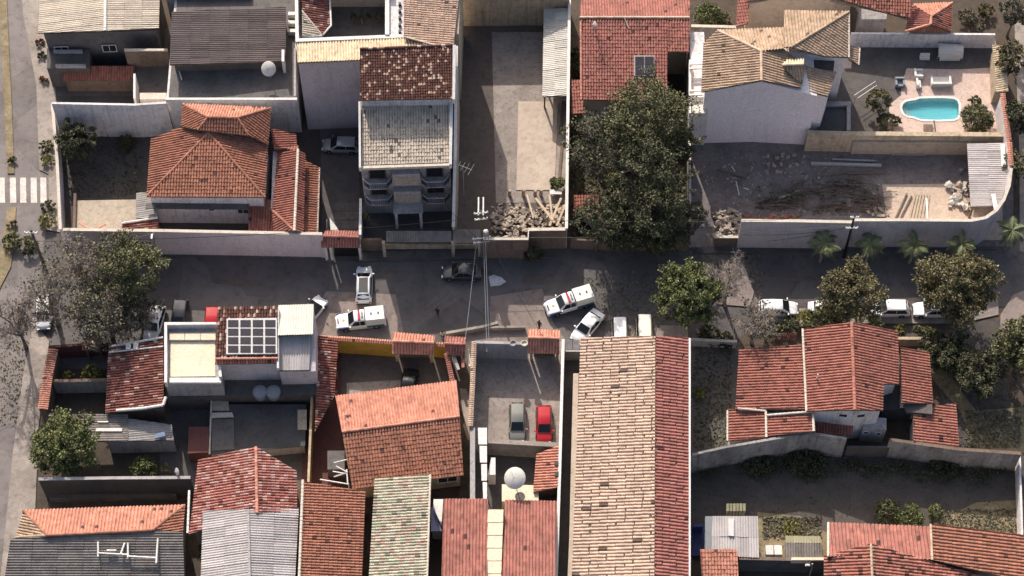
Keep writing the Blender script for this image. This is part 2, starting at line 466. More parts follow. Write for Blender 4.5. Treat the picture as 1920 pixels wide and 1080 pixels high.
def roof(par, pts, kind='tile', mat='terracotta', pw=.30, pl=.42, h=.105, gap=.0, deck_mat=None, down=None, slen=2.2, swid=1.0, thick=.14):
    w, a, b = fit(pts)
    area = sum((w[i].x * w[(i + 1) % len(w)].y - w[(i + 1) % len(w)].x * w[i].y) for i in range(len(w)))
    if area < 0: w = w[::-1]
    dk = MB().prism([(p.x, p.y, p.z - thick) for p in w], [(p.x, p.y, p.z - .03) for p in w]).build('roof', deck_mat or 'old_wood', par)
    g = Vector((-a, -b, 0))
    if down is not None: g = Vector((down[0], down[1], 0))
    if g.length < .004: g = Vector((0, -1, 0))
    g.normalize()
    v = Vector((g.x, g.y, a * g.x + b * g.y)).normalized()
    nrm = Vector((-a, -b, 1)).normalized()
    u = v.cross(nrm).normalized()
    o = centre(w)
    p2 = [((p - o).dot(u), (p - o).dot(v)) for p in w]
    ar2 = sum(p2[i][0] * p2[(i + 1) % len(p2)][1] - p2[(i + 1) % len(p2)][0] * p2[i][1] for i in range(len(p2)))
    to3 = lambda q: o + u * q[0] + v * q[1]
    def side(x, y):
        """signed distance inside the convex outline, the least over its edges"""
        d = np.full(np.shape(x), 1e9)
        for i in range(len(p2)):
            (x0, y0), (x1, y1) = p2[i], p2[(i + 1) % len(p2)]
            L = math.hypot(x1 - x0, y1 - y0)
            if L < 1e-6: continue
            s = ((x1 - x0) * (y - y0) - (y1 - y0) * (x - x0)) / L * (1 if ar2 > 0 else -1)
            d = np.minimum(d, s)
        return d
    us, vs = [q[0] for q in p2], [q[1] for q in p2]
    u0, u1, v0, v1 = min(us), max(us), min(vs), max(vs)
    U, V, N, O = (np.array(x) for x in (u, v, nrm, o))
    org = np.array(ORG[par.name])
    if kind == 'tile':
        cols, rows = int((u1 - u0) / pw) + 2, int((v1 - v0) / pl) + 2
        cu, rv = np.meshgrid(u0 + (np.arange(cols) + .0) * pw, v1 - (np.arange(rows) + .5) * pl, indexing='ij')
        cu, rv = cu.ravel(), rv.ravel()
        keep = side(cu, rv) > -.6 * max(pw, pl)
        cu, rv = cu[keep], rv[keep]
        n = len(cu)
        if n == 0: return dk
        cu = cu + npr.normal(0, .010, n)
        rv = rv + npr.normal(0, .018 + gap * .9, n)
        rot = npr.normal(0, .02, n)
        lift = npr.normal(0, .008, n)
        xs = np.array([-.5, -.36, -.16, .16, .36, .5]) * pw
        zs = np.array([-.22, .12, .95, .95, .12, -.22]) * h
        k6 = len(xs)
        loc = []
        for (yy, dz, flat) in ((-(.54 - gap) * pl, 0., 0), ((.54 - gap) * pl, .05, 0), ((.54 - gap) * pl, -.02, 1)):
            for x, z in zip(xs, zs): loc.append((x, yy, (z + dz) if not flat else (z * .35 - .02)))
        loc = np.array(loc)
        cr, sr = np.cos(rot)[:, None], np.sin(rot)[:, None]
        lu = cu[:, None] + loc[None, :, 0] * cr - loc[None, :, 1] * sr
        lv = rv[:, None] + loc[None, :, 0] * sr + loc[None, :, 1] * cr
        lz = np.broadcast_to(loc[None, :, 2], lu.shape) + lift[:, None]
        W = O + lu[..., None] * U + lv[..., None] * V + lz[..., None] * N - org
        tf = np.array([(i, i + 1, i + 1 + k6, i + k6) for i in range(k6 - 1)] + [(k6 + i, k6 + 1 + i, 2 * k6 + 1 + i, 2 * k6 + i) for i in range(k6 - 1)])
        ins_ = side(lu, lv).min(axis=1)
        full = ins_ >= 0
        part = (~full) & (side(lu, lv).max(axis=1) > 0)
        bm = bmesh.new()
        def put(sel):
            for q in np.nonzero(sel)[0]:
                vv = [bm.verts.new(x) for x in W[q]]
                for t in tf: bm.faces.new([vv[k] for k in t])
        put(part)
        oo = Vector(org)
        _clip(bm, p2 if ar2 > 0 else p2[::-1], lambda q: to3(q) - oo, nrm)
        put(full)
        me = bpy.data.meshes.new('roof_tiles')
        bm.to_mesh(me); bm.free()
        me.materials.append(MATS[mat])
        t = bpy.data.objects.new('roof_tiles', me)
        COL.objects.link(t)
        t.parent = dk
        t['kind'] = 'stuff'
    else:
        pitch = .26
        nu, nv = max(1, round((u1 - u0) / swid)), max(1, round((v1 - v0) / slen))
        su, sv = (u1 - u0) / nu, (v1 - v0) / nv
        npt = max(2, round(su / pitch)) * 4 + 1
        for i in range(nu):
            for j in range(nv):
                bm = bmesh.new()
                uu = np.linspace(u0 + i * su - .04, u0 + (i + 1) * su + .04, npt)
                zz = np.cos((uu - u0) / pitch * 2 * math.pi) * .045 + .05 + .012 * ((i + j) % 2) + rnd.uniform(0, .012)
                tl = rnd.uniform(-.01, .01)
                rowv = []
                for y, dz in ((v0 + j * sv - .05, -.012), (v0 + (j + 1) * sv + .06, .02)):
                    rowv.append([bm.verts.new(tuple(O + U * x + V * (y + tl * (x - u0)) + N * (z + dz) - org)) for x, z in zip(uu, zz)])
                for k in range(npt - 1):
                    bm.faces.new((rowv[0][k], rowv[0][k + 1], rowv[1][k + 1], rowv[1][k]))
                oo = Vector(org)
                _clip(bm, p2 if ar2 > 0 else p2[::-1], lambda q: to3(q) - oo, nrm)
                if len(bm.faces) == 0:
                    bm.free(); continue
                bm.normal_update()
                me = bpy.data.meshes.new('roof_sheet')
                bm.to_mesh(me); bm.free()
                me.materials.append(MATS[mat])
                for p in me.polygons: p.use_smooth = True
                t = bpy.data.objects.new('roof_sheet', me)
                COL.objects.link(t)
                t.parent = dk
    return dk
def ridge(par, line, mat, r=.15, lift=.05, name='ridge_cap'):
    m = MB()
    for q0, q1 in zip(line[:-1], line[1:]):
        a, b_ = P(*q0), P(*q1)
        d = b_ - a
        L = d.length
        if L < .1: continue
        d.normalize()
        s = d.cross(Vector((0, 0, 1))).normalized()
        up = s.cross(d)
        n = max(1, int(L / .42))
        for i in range(n):
            V = []
            for t, rr in ((i / n, r * .92), ((i + 1.12) / n, r * 1.1)):
                c = a + d * min(L, L * t) + Vector((0, 0, lift + rnd.uniform(0, .02)))
                for k in range(6):
                    an = math.pi * k / 5
                    V.append(c + s * math.cos(an) * rr + up * (math.sin(an) * rr * .8 - .02))
            m.add(V, [(k, k + 1, k + 7, k + 6) for k in range(5)] + [(0, 5, 4, 3, 2, 1), (6, 7, 8, 9, 10, 11)])
    return m.build(name, mat, par)
def wall_run(name, label, line, h, th, mat, cop='coping', cw=.10, z0=0., cat='wall', tile=None, par=None, group=None, hs=None, north=None):
    """free-standing wall: its top edge surveyed at its height; coping as a part, or tiles across it"""
    w = [P(a, b_, (hs[i] if hs else h)) for i, (a, b_) in enumerate(line)]
    root = par or thing(name, label, cat, (w[0].x, w[0].y, z0), group)
    n = len(w)
    nn = []
    for i in range(n):
        d = (w[min(i + 1, n - 1)] - w[max(i - 1, 0)]).to_2d().normalized()
        nn.append(Vector((-d.y, d.x)))
    def strip(t, top, bot):
        m = MB()
        for i in range(n - 1):
            q = []
            for k in (i, i + 1):
                q.append((w[k].x + nn[k].x * t / 2, w[k].y + nn[k].y * t / 2, w[k].z))
            for k in (i + 1, i):
                q.append((w[k].x - nn[k].x * t / 2, w[k].y - nn[k].y * t / 2, w[k].z))
            m.prism([(x, y, (z + bot) if bot < 0 and bot > -1 else z0) for x, y, z in q], [(x, y, z + top) for x, y, z in q])
        return m
    strip(th, -.06 if (cop or tile) else 0, -9).build('wall_body', mat, root)
    if north:
        m = MB()
        for i in range(n - 1):
            q = [(w[k].x + nn[k].x * (th / 2 + o_), w[k].y + nn[k].y * (th / 2 + o_), w[k].z - .08) for k, o_ in ((i, .004), (i + 1, .004), (i + 1, .035), (i, .035))]
            m.prism([(x, y, z0 + .02) for x, y, z in q], q)
        m.build('street_face', north, root)
    if cop: strip(th + cw, .0, -.062).build('coping', cop, root)
    if tile:
        m = MB()
        hw = th / 2 + .16
        for i in range(n - 1):
            d = w[i + 1] - w[i]
            L = d.length
            k = max(1, int(L / .24))
            for j in range(k):
                c = w[i] + d * ((j + .5) / k)
                t_ = nn[i]
                dd = d.normalized()
                for sgn in (1, -1):
                    V = []
                    for s_, dz in ((0.0, .13), (hw, 0.0)):
                        for q in range(5):
                            an = math.pi * q / 4
                            V.append((c.x + t_.x * s_ * sgn + dd.x * math.cos(an) * .105, c.y + t_.y * s_ * sgn + dd.y * math.cos(an) * .105,
                                      c.z + dz - .04 + math.sin(an) * .075 + dd.z * math.cos(an) * .105 + rnd.uniform(0, .015)))
                    m.add(V, [(q, q + 1, q + 6, q + 5) for q in range(4)] + [(5, 6, 7, 8, 9)])
        m.build('coping_tiles', tile, root, 'stuff')
    return root
def window(par, A, B, t, z, w, h, frame='white_paint', glass='window_glass', depth=.06, bars=1):
    """window on the wall whose top edge runs A to B (survey points, west to east, facing south)"""
    a, b_ = P(*A), P(*B)
    d = (b_ - a); d.z = 0
    L = d.length; d.normalize()
    n = Vector((d.y, -d.x, 0))
    c = a + d * (L * t); c.z = z
    rz = math.atan2(d.y, d.x)
    m = MB()
    for s in (-1, 1):
        m.box(c + d * s * (w / 2 - .04) + n * depth / 2, (.09, depth, h), rz)
        m.box(c + Vector((0, 0, s * (h / 2 - .04))) + n * depth / 2, (w - .182, depth, .09), rz)
    for i in range(bars):
        m.box(c + d * (-w / 2 + w * (i + 1) / (bars + 1)) + n * (depth / 2 - .004), (.05, depth * .8, h - .19), rz)
    f = m.build('window', frame, par)
    MB().box(c + n * .012, (w - .17, .02, h - .17), rz).build('pane', glass, f)
    return f
def facade_pt(A, B, t, out=0.):
    a, b_ = P(*A), P(*B)
    d = (b_ - a); d.z = 0
    L = d.length; d.normalize()
    n = Vector((d.y, -d.x, 0))
    return a + d * (L * t) + n * out, d, n, L
# ------------------------------------------------------------------ vegetation
def leaves_mesh(name, cents, per, spread, size, mat, par, up=.5, flat=.7):
    """many small leaf quads gathered in clumps"""
    N = len(cents) * per
    c = np.repeat(np.array([tuple(x) for x in cents]), per, axis=0)
    off = npr.normal(0, 1, (N, 3))
    off /= (np.linalg.norm(off, axis=1)[:, None] + 1e-6)
    off *= (npr.uniform(0, 1, N) ** .45)[:, None] * spread
    off[:, 2] *= flat
    c = c + off
    nz = npr.normal(0, 1, (N, 3)); nz[:, 2] = np.abs(nz[:, 2]) + up
    nz /= np.linalg.norm(nz, axis=1)[:, None]
    rv = npr.normal(0, 1, (N, 3))
    a = np.cross(nz, rv); a /= (np.linalg.norm(a, axis=1)[:, None] + 1e-6)
    b_ = np.cross(nz, a)
    s = size * npr.uniform(.6, 1.4, N)[:, None]
    q = np.stack([c - a * s, c - b_ * s * .55, c + a * s, c + b_ * s * .55], axis=1)
    q[:, 0] -= nz * s * .25; q[:, 2] -= nz * s * .25
    V = q.reshape(-1, 3) - np.array(ORG[par.name])
    me = bpy.data.meshes.new(name)
    me.vertices.add(N * 4); me.vertices.foreach_set('co', V.ravel())
    me.loops.add(N * 4); me.loops.foreach_set('vertex_index', np.arange(N * 4))
    me.polygons.add(N); me.polygons.foreach_set('loop_start', np.arange(N) * 4); me.polygons.foreach_set('loop_total', np.full(N, 4))
    me.update(calc_edges=True); me.validate()
    me.materials.append(MATS[mat])
    o = bpy.data.objects.new(name, me)
    COL.objects.link(o); o.parent = par
    ORG[o.name] = ORG[par.name]
    return o
def tree(label, px, py, zc, r, leaf='leaf_olive', bark='bark', dens=1.0, bare=0., hr=.75, lsize=.135, name='tree', lean=(0, 0), twigs=1.0, group=None, seed=None):
    g = random.Random(seed if seed is not None else int(px * 7 + py))
    c = P(px, py, zc)
    base = Vector((c.x + lean[0], c.y + lean[1], 0))
    root = thing(name, label, 'tree', base, group)
    m = MB()
    fork = base.lerp(c, .45); fork.z = zc * .42
    tr = .07 + r * .035
    m.tube([base + Vector((0, 0, -.1)), base.lerp(fork, .5) + Vector((g.uniform(-.15, .15), g.uniform(-.15, .15), 0)), fork], [tr * 1.4, tr * 1.05, tr * .85], 8)
    tips, twp = [], MB()
    nl = 7
    for i in range(nl):
        an = 2 * math.pi * (i + g.uniform(-.3, .3)) / nl
        rr = r * g.uniform(.45, .75) if i else r * .1
        e = c + Vector((math.cos(an) * rr, math.sin(an) * rr, r * hr * g.uniform(-.25, .55)))
        mid = fork.lerp(e, .5) + Vector((g.uniform(-.3, .3), g.uniform(-.3, .3), g.uniform(0, .4)))
        m.tube([fork, mid, e], [tr * .6, tr * .42, tr * .25], 6)
        for j in range(5):
            st = (fork.lerp(mid, g.uniform(.5, 1)) if j < 1 else mid.lerp(e, g.uniform(.1, 1)))
            d = Vector((g.gauss(0, 1), g.gauss(0, 1), g.gauss(.35, .7))).normalized()
            d = (d + (e - c).normalized() * .6).normalized()
            L = r * g.uniform(.28, .5)
            e2 = st + d * L
            v = e2 - c
            q = math.sqrt((v.x / r) ** 2 + (v.y / r) ** 2 + (v.z / (r * hr)) ** 2)
            if q > 1: e2 = c + v / q
            m2 = st.lerp(e2, .5) + Vector((g.uniform(-.15, .15), g.uniform(-.15, .15), g.uniform(-.05, .15)))
            m.tube([st, m2, e2], [tr * .24, tr * .16, tr * .09], 5, cap=False)
            tips.append(e2)
            for k in range(int(4 * twigs)):
                s3 = m2.lerp(e2, g.uniform(0, 1))
                d3 = Vector((g.gauss(0, 1), g.gauss(0, 1), g.gauss(.2, .8))).normalized()
                e3 = s3 + d3 * r * g.uniform(.14, .26)
                rt = max(.022, tr * .07)
                twp.tube([s3, s3.lerp(e3, .5) + Vector((g.uniform(-.06, .06), g.uniform(-.06, .06), g.uniform(-.06, .06))), e3], [rt, rt * .8, rt * .5], 4, cap=False)
                tips.append(e3)
                if bare > .4:
                    for _ in range(6):
                        d4 = Vector((g.gauss(0, 1), g.gauss(0, 1), g.gauss(.2, .7))).normalized()
                        e4 = e3 + d4 * r * g.uniform(.07, .15)
                        st4 = s3.lerp(e3, g.uniform(.4, 1))
                        twp.tube([st4, e4], [rt * .75, rt * .45], 3, cap=False)
    m.build('trunk', bark, root, smooth=True)
    if twigs: twp.build('twigs', bark, root, 'stuff')
    if bare < .95:
        n = int(r * r * 26 * dens * (.45 if bare > .7 else 1))
        cl = []
        for _ in range(n):
            if g.random() < .45 and tips: cl.append(g.choice(tips) + Vector((g.gauss(0, .2), g.gauss(0, .2), g.gauss(0, .15))))
            else:
                an, ph = g.uniform(0, 2 * math.pi), math.acos(g.uniform(-.45, 1))
                q = g.uniform(.55, 1.0) * (1 + .16 * math.sin(3 * an + px) + .1 * math.sin(5 * an + py))
                cl.append(c + Vector((math.cos(an) * math.sin(ph) * r * q, math.sin(an) * math.sin(ph) * r * q, math.cos(ph) * r * hr * q)))
        leaves_mesh('crown', cl, int(40 * (1 - bare * .7)), r * .16, lsize, leaf, root)
    return root
def shrub(label, px, py, r, h, leaf='leaf_green', dens=1.0, z0=0., name='shrub', lsize=.12, cat='shrub', group=None):
    g = random.Random(int(px * 5 + py * 3))
    c = P(px, py, z0 + h * .5)
    root = thing(name, label, cat, (c.x, c.y, z0), group)
    m = MB()
    cl = []
    for i in range(7):
        an = 2 * math.pi * i / 7 + g.uniform(-.3, .3)
        e = Vector((c.x + math.cos(an) * r * .7, c.y + math.sin(an) * r * .7, z0 + h * g.uniform(.6, .95)))
        m.tube([(c.x, c.y, z0), (c.x + math.cos(an) * r * .2, c.y + math.sin(an) * r * .2, z0 + h * .4), e], [.04, .03, .015], 5)
    for _ in range(max(8, int(r * r * 34 * dens))):
        an, q = g.uniform(0, 2 * math.pi), math.sqrt(g.random())
        cl.append((c.x + math.cos(an) * r * q, c.y + math.sin(an) * r * q, z0 + h * (.35 + .6 * math.sqrt(max(0, 1 - q * q)) * g.uniform(.6, 1))))
    m.build('stem', 'bark', root)
    leaves_mesh('foliage', cl, 22, max(.14, r * .2), lsize, leaf, root)
    return root
def frond_mesh(L, droop, wid, mat, n=11):
    m = MB()
    pts = []
    for i in range(n + 1):
        t = i / n
        pts.append(Vector((L * (t - .12 * t * t), 0, L * (.42 * t - droop * t * t))))
    m.tube(pts, [.035 * (1 - .8 * i / n) + .006 for i in range(n + 1)], 4, cap=False)
    for i in range(1, n + 1):
        t = i / n
        w = wid * math.sin(math.pi * min(1, .12 + t * .88)) + .05
        for s in (-1, 1):
            p = pts[i]
            for q in (0, .33, .66):
                b0 = pts[i].lerp(pts[i - 1], q)
                tip = b0 + Vector((w * .55, s * w, -w * .45))
                m.add([b0, b0 + Vector((.034, 0, .0)), tip], [(0, 1, 2)])
    me = bpy.data.meshes.new('frond')
    me.from_pydata([tuple(v) for v in m.v], [], m.f)
    me.materials.append(MATS[mat])
    return me
FRONDS = None
def palm(label, px, py, h, L=1.9, n=13, group=None, name='palm_tree'):
    global FRONDS
    if FRONDS is None: FRONDS = [frond_mesh(1.0, d, .24, 'leaf_palm') for d in (.55, .8, 1.05)]
    g = random.Random(int(px + py))
    top = P(px, py, h)
    root = thing(name, label, 'palm tree', (top.x, top.y, 0), group)
    m = MB()
    pts = [(top.x + .06 * math.sin(i), top.y, h * i / 8 - (.1 if i == 0 else 0)) for i in range(9)]
    m.tube(pts, [.16 - .007 * i + (.012 if i % 2 else 0) for i in range(9)], 8)
    m.build('trunk', 'pale_bark', root)
    for i in range(n):
        o = bpy.data.objects.new('frond', FRONDS[i % 3])
        COL.objects.link(o); o.parent = root
        o.location = (0.06 * math.sin(8), 0, h)
        k = L * g.uniform(.85, 1.15)
        o.scale = (k, k, k)
        o.rotation_euler = (g.uniform(-.2, .2), g.uniform(-.35, .25), 2 * math.pi * i / n + g.uniform(-.2, .2))
    return root

# ------------------------------------------------------------------ vehicles
def loft(m, sect, mi=0, close=True):
    """skin rings of equal length along x, closing both ends"""
    k = len(sect[0])
    V = [p for s in sect for p in s]
    F = []
    for i in range(len(sect) - 1):
        for j in range(k):
            F.append((i * k + j, i * k + (j + 1) % k, (i + 1) * k + (j + 1) % k, (i + 1) * k + j))
    F.append(tuple(range(k - 1, -1, -1)))
    F.append(tuple(range((len(sect) - 1) * k, len(sect) * k)))
    m.add(V, F, mi)
def car(label, px, py, ang, paint, L=4.2, W=1.72, H=1.47, kind='hatch', group='cars parked around the street', name='parked_car', roofpaint=None, z=.0, cat='car', glass='glass_dark', police=False, sunroof=False):
    """ang: the way the bonnet points, degrees anticlockwise from the photo's right (east)"""
    base = P(px, py, z)
    root = thing(name, label, cat, base, group)
    ORG[root.name] = Vector((0, 0, 0))
    root.rotation_euler = (0, 0, R(ang))
    hl, hw = L / 2, W / 2
    belt = H * .60
    hood = H * .57
    clear = .20
    # lower shell: x, top z, half width, bottom z
    if kind == 'pickup':
        st = [(-hl, belt * .96, .90, .42), (-hl + .12, belt * 1.02, .98, .34), (-hl * .4, belt * 1.02, 1.0, .28), (0, belt * 1.02, 1, .28), (hl * .34, belt, 1, .28), (hl * .5, hood * 1.02, .99, .28), (hl * .84, hood * .97, .95, .28), (hl * .96, hood * .82, .86, .30), (hl, hood * .6, .76, .36)]
        cab = (-hl * .14, hl * .02, hl * .27, hl * .44)
        cab = (-hl * .19, -hl * .16, hl * .24, hl * .50)
    elif kind == 'van':
        st = [(-hl, belt * .8, .9, .35), (-hl + .1, belt, .98, .25), (0, belt, 1, .22), (hl * .6, belt, 1, .22), (hl * .85, hood * .95, .95, .22), (hl * .97, hood * .78, .86, .25), (hl, hood * .5, .78, .32)]
        cab = (-hl * .97, -hl * .90, hl * .30, hl * .66)
    elif kind == 'sedan':
        st = [(-hl, belt * .62, .80, .36), (-hl + .07, belt * .9, .90, .27), (-hl * .72, belt * 1.0, .97, .22), (-hl * .3, belt, 1, .2), (hl * .25, belt, 1, .2), (hl * .45, hood * 1.0, .98, .2), (hl * .8, hood * .86, .93, .2), (hl * .95, hood * .7, .82, .24), (hl, hood * .5, .70, .30)]
        cab = (-hl * .70, -hl * .36, hl * .14, hl * .50)
    else:
        st = [(-hl, belt * .66, .84, .36), (-hl + .06, belt * .95, .92, .27), (-hl * .7, belt * 1.0, .98, .22), (-hl * .2, belt, 1, .2), (hl * .25, belt, 1, .2), (hl * .45, hood * 1.0, .98, .2), (hl * .8, hood * .88, .93, .2), (hl * .95, hood * .72, .82, .24), (hl, hood * .5, .70, .30)]
        cab = (-hl * .95, -hl * .74, hl * .16, hl * .54)
    m = MB()
    rings = []
    for x, zt, kw, zb in st:
        w = hw * kw
        rings.append([(x, -w * .93, zb), (x, -w, zb + (zt - zb) * .35), (x, -w * .985, zt * .86), (x, -w * .90, zt * .975), (x, -w * .5, zt * 1.01), (x, 0, zt * 1.02),
                      (x, w * .5, zt * 1.01), (x, w * .90, zt * .975), (x, w * .985, zt * .86), (x, w, zb + (zt - zb) * .35), (x, w * .93, zb)])
    loft(m, rings)
    # greenhouse shell
    xr0, xr1, xr2, xr3 = cab
    rw, bw = hw * .74, hw * .93
    zt = H
    def ring(x, z0, z1, w0, w1):
        return [(x, -w0, z0), (x, -w1 - .01, z1 - .07), (x, -w1 * .9, z1 - .005), (x, 0, z1 + .02), (x, w1 * .9, z1 - .005), (x, w1 + .01, z1 - .07), (x, w0, z0)]
    zb_ = belt * .93
    loft(m, [ring(xr0, zb_, zb_ + .1, bw * .93, bw * .9), ring(xr0 * .6 + xr1 * .4, zb_, zb_ + (zt - zb_) * .55, bw * .97, bw * .86), ring(xr1, zb_, zt - .02, bw, rw),
             ring((xr1 + xr2) / 2, zb_, zt, bw, rw * 1.02), ring(xr2, zb_, zt - .03, bw, rw), ring(xr2 * .45 + xr3 * .55, zb_, zb_ + (zt - zb_) * .5, bw * .98, bw * .88), ring(xr3, zb_, zb_ + .06, bw * .92, bw * .88)], 1 if roofpaint else 0)
    body = m.build('body', [paint, roofpaint or paint], root, smooth=True)
    body.data.set_sharp_from_angle(angle=R(38))
    if sunroof:
        MB().prism([(xr1 + .12, -rw * .72, H - .05), (xr2 - .02, -rw * .72, H - .05), (xr2 - .02, rw * .72, H - .05), (xr1 + .12, rw * .72, H - .05)],
                   [(xr1 + .14, -rw * .70, H + .035), (xr2 - .06, -rw * .70, H + .02), (xr2 - .06, rw * .70, H + .02), (xr1 + .14, rw * .70, H + .035)]).build('roof_panel', 'trim_black', root)
        for s in (-1, 1): MB().tube([(xr1 + .05, s * rw * .88, H + .02), (xr1 + .3, s * rw * .90, H + .07), (xr2 - .2, s * rw * .90, H + .06), (xr2 + .05, s * rw * .9, H)], .04, 6).build('roof_rail', 'car_white', root)
    # glazing, proud of the shell
    def pane(name, q, mat=glass, d=.015, parent=None):
        a, b_, c, e = (Vector(p) for p in q)
        nn = (b_ - a).cross(c - a).normalized()
        cc = (a + b_ + c + e) / 4
        if nn.dot(cc - Vector((0, 0, belt * .6))) < 0: nn = -nn
        MB().prism([tuple(p - nn * .02) for p in (a, b_, c, e)], [tuple(p + nn * d) for p in (a, b_, c, e)]).build(name, mat, parent or root)
    lo = zb_ + .10
    pane('windscreen', [(xr3 - .04, -bw * .80, lo), (xr3 - .04, bw * .80, lo), (xr2 + .06, rw * .90, zt - .075), (xr2 + .06, -rw * .90, zt - .075)], d=.035)
    pane('rear_window', [(xr0 + .03, bw * .76, lo + .03), (xr0 + .03, -bw * .76, lo + .03), (xr1 - .04, -rw * .86, zt - .09), (xr1 - .04, rw * .86, zt - .09)], d=.035)
    for s in (-1, 1):
        n = 2
        xa, xb = (xr0 * .45 + xr1 * .55), (xr2 * .62 + xr3 * .38)
        xs = [xr0 + (xr1 - xr0) * .55, (xr1 + xr2) / 2 - .03, (xr1 + xr2) / 2 + .03, xb + .12]
        xt = [xr1 + .05, (xr1 + xr2) / 2 - .03, (xr1 + xr2) / 2 + .03, xr2 - .02]
        for i in (0, 2):
            pane('side_window', [(xs[i], s * (bw + .004), lo), (xs[i + 1], s * (bw + .004), lo), (xt[i + 1], s * (rw + .035), zt - .13), (xt[i], s * (rw + .035), zt - .13)], d=.02)
        MB().box((xr3 - .16, s * (hw + .09), lo + .06), (.12, .20, .13), 0).build('mirror', paint, root)
        MB().box((hl - .06, s * hw * .62, hood * .62), (.16, .34, .14), 0, taper=.8).build('headlight', 'lamp_clear', root)
        MB().box((-hl + .02, s * hw * .74, belt * .72), (.09, .2, .22), 0).build('taillight', 'lamp_red', root)
    MB().box((hl - .015, 0, .42), (.14, W * .62, .2), 0).build('front_bumper', 'trim_black', root)
    MB().box((-hl + .02, 0, .42), (.12, W * .72, .18), 0).build('rear_bumper', 'trim_black', root)
    wr = .33 if kind != 'pickup' else .38
    for sx in (-1, 1):
        for s in (-1, 1):
            M = Matrix.Rotation(R(90), 4, 'X')
            cx = (hl * .62 if sx > 0 else -hl * .60)
            wo_ = MB().lathe([(.19, -.1), (wr * .93, -.1), (wr, -.06), (wr, .06), (wr * .93, .1), (.19, .1)], (cx, s * (hw - .085), wr), 18, 0, M).build('wheel', 'rubber', root, smooth=False)
            MB().lathe([(.0, -.108), (.08, -.106), (.19, -.095), (.2, .095), (.08, .106), (.0, .108)], (cx, s * (hw - .085), wr), 12, 0, M).build('rim', 'rim', wo_)
    return root, dict(hl=hl, hw=hw, belt=belt, H=H, cab=cab, rw=rw, bw=bw, hood=hood)
def police_truck(label, px, py, ang):
    r, k = car(label, px, py, ang, 'car_white', 5.3, 1.86, 1.78, 'pickup', 'police pickup trucks stopped in the street', 'police_pickup', cat='pickup truck')
    hl, hw, H = k['hl'], k['hw'], k['H']
    x0, x1 = -hl + .04, k['cab'][0] - .02
    MB().prism([(x0, -hw * .97, 1.0), (x1, -hw * .97, 1.0), (x1, hw * .97, 1.0), (x0, hw * .97, 1.0)], [(x0 + .1, -hw * .87, 1.92), (x1, -hw * .87, 1.92), (x1, hw * .87, 1.92), (x0 + .1, hw * .87, 1.92)]).build('canopy', 'car_cream', r)
    for i, fx in enumerate((.34, .70)):
        MB().box((x0 + (x1 - x0) * fx, .05, 1.935), (.16, .26, .05)).build('roof_vent', 'trim_black', r)
    for s in (-1, 1):
        MB().box(((x0 + x1) / 2 + .04, s * (hw + .004), .72), (x1 - x0 - .25, .025, .40)).build('side_panel', 'police_teal', r)
        MB().box((hl * .66, s * (hw * .965), .70), (hl * .55, .04, .42)).build('fender_panel', 'car_blue', r)
        MB().box((k['cab'][0] + 1.0, s * (hw + .004), .64), (1.75, .02, .16)).build('door_stripe', 'car_cream', r)
    lb = MB().box((k['cab'][1] + .42 * (k['cab'][2] - k['cab'][1]) + .12, 0, H + .075), (.26, 1.36, .12), 0, taper=.9).build('light_bar', 'lightbar_red', r)
    xx = k['cab'][1] + .1
    mm = MB()                       # dark digits painted across the cab roof
    for j in range(5): mm.box((xx + .12, -.36 + j * .18, H + .025), (.20, .10, .008))
    mm.build('roof_number', 'trim_black', r)
    mm = MB()
    for j in range(6): mm.box((hl * .90, -.28 + j * .112, k['hood'] * .955), (.13, .075, .03))
    mm.build('bonnet_lettering', 'trim_black', r)
    MB().lathe([(.0, .02), (.11, .018), (.15, .01), (.15, -.04)], (hl * .68, 0, k['hood'] * 1.0 + .02), 12).build('bonnet_emblem', 'gold', r)
    return r

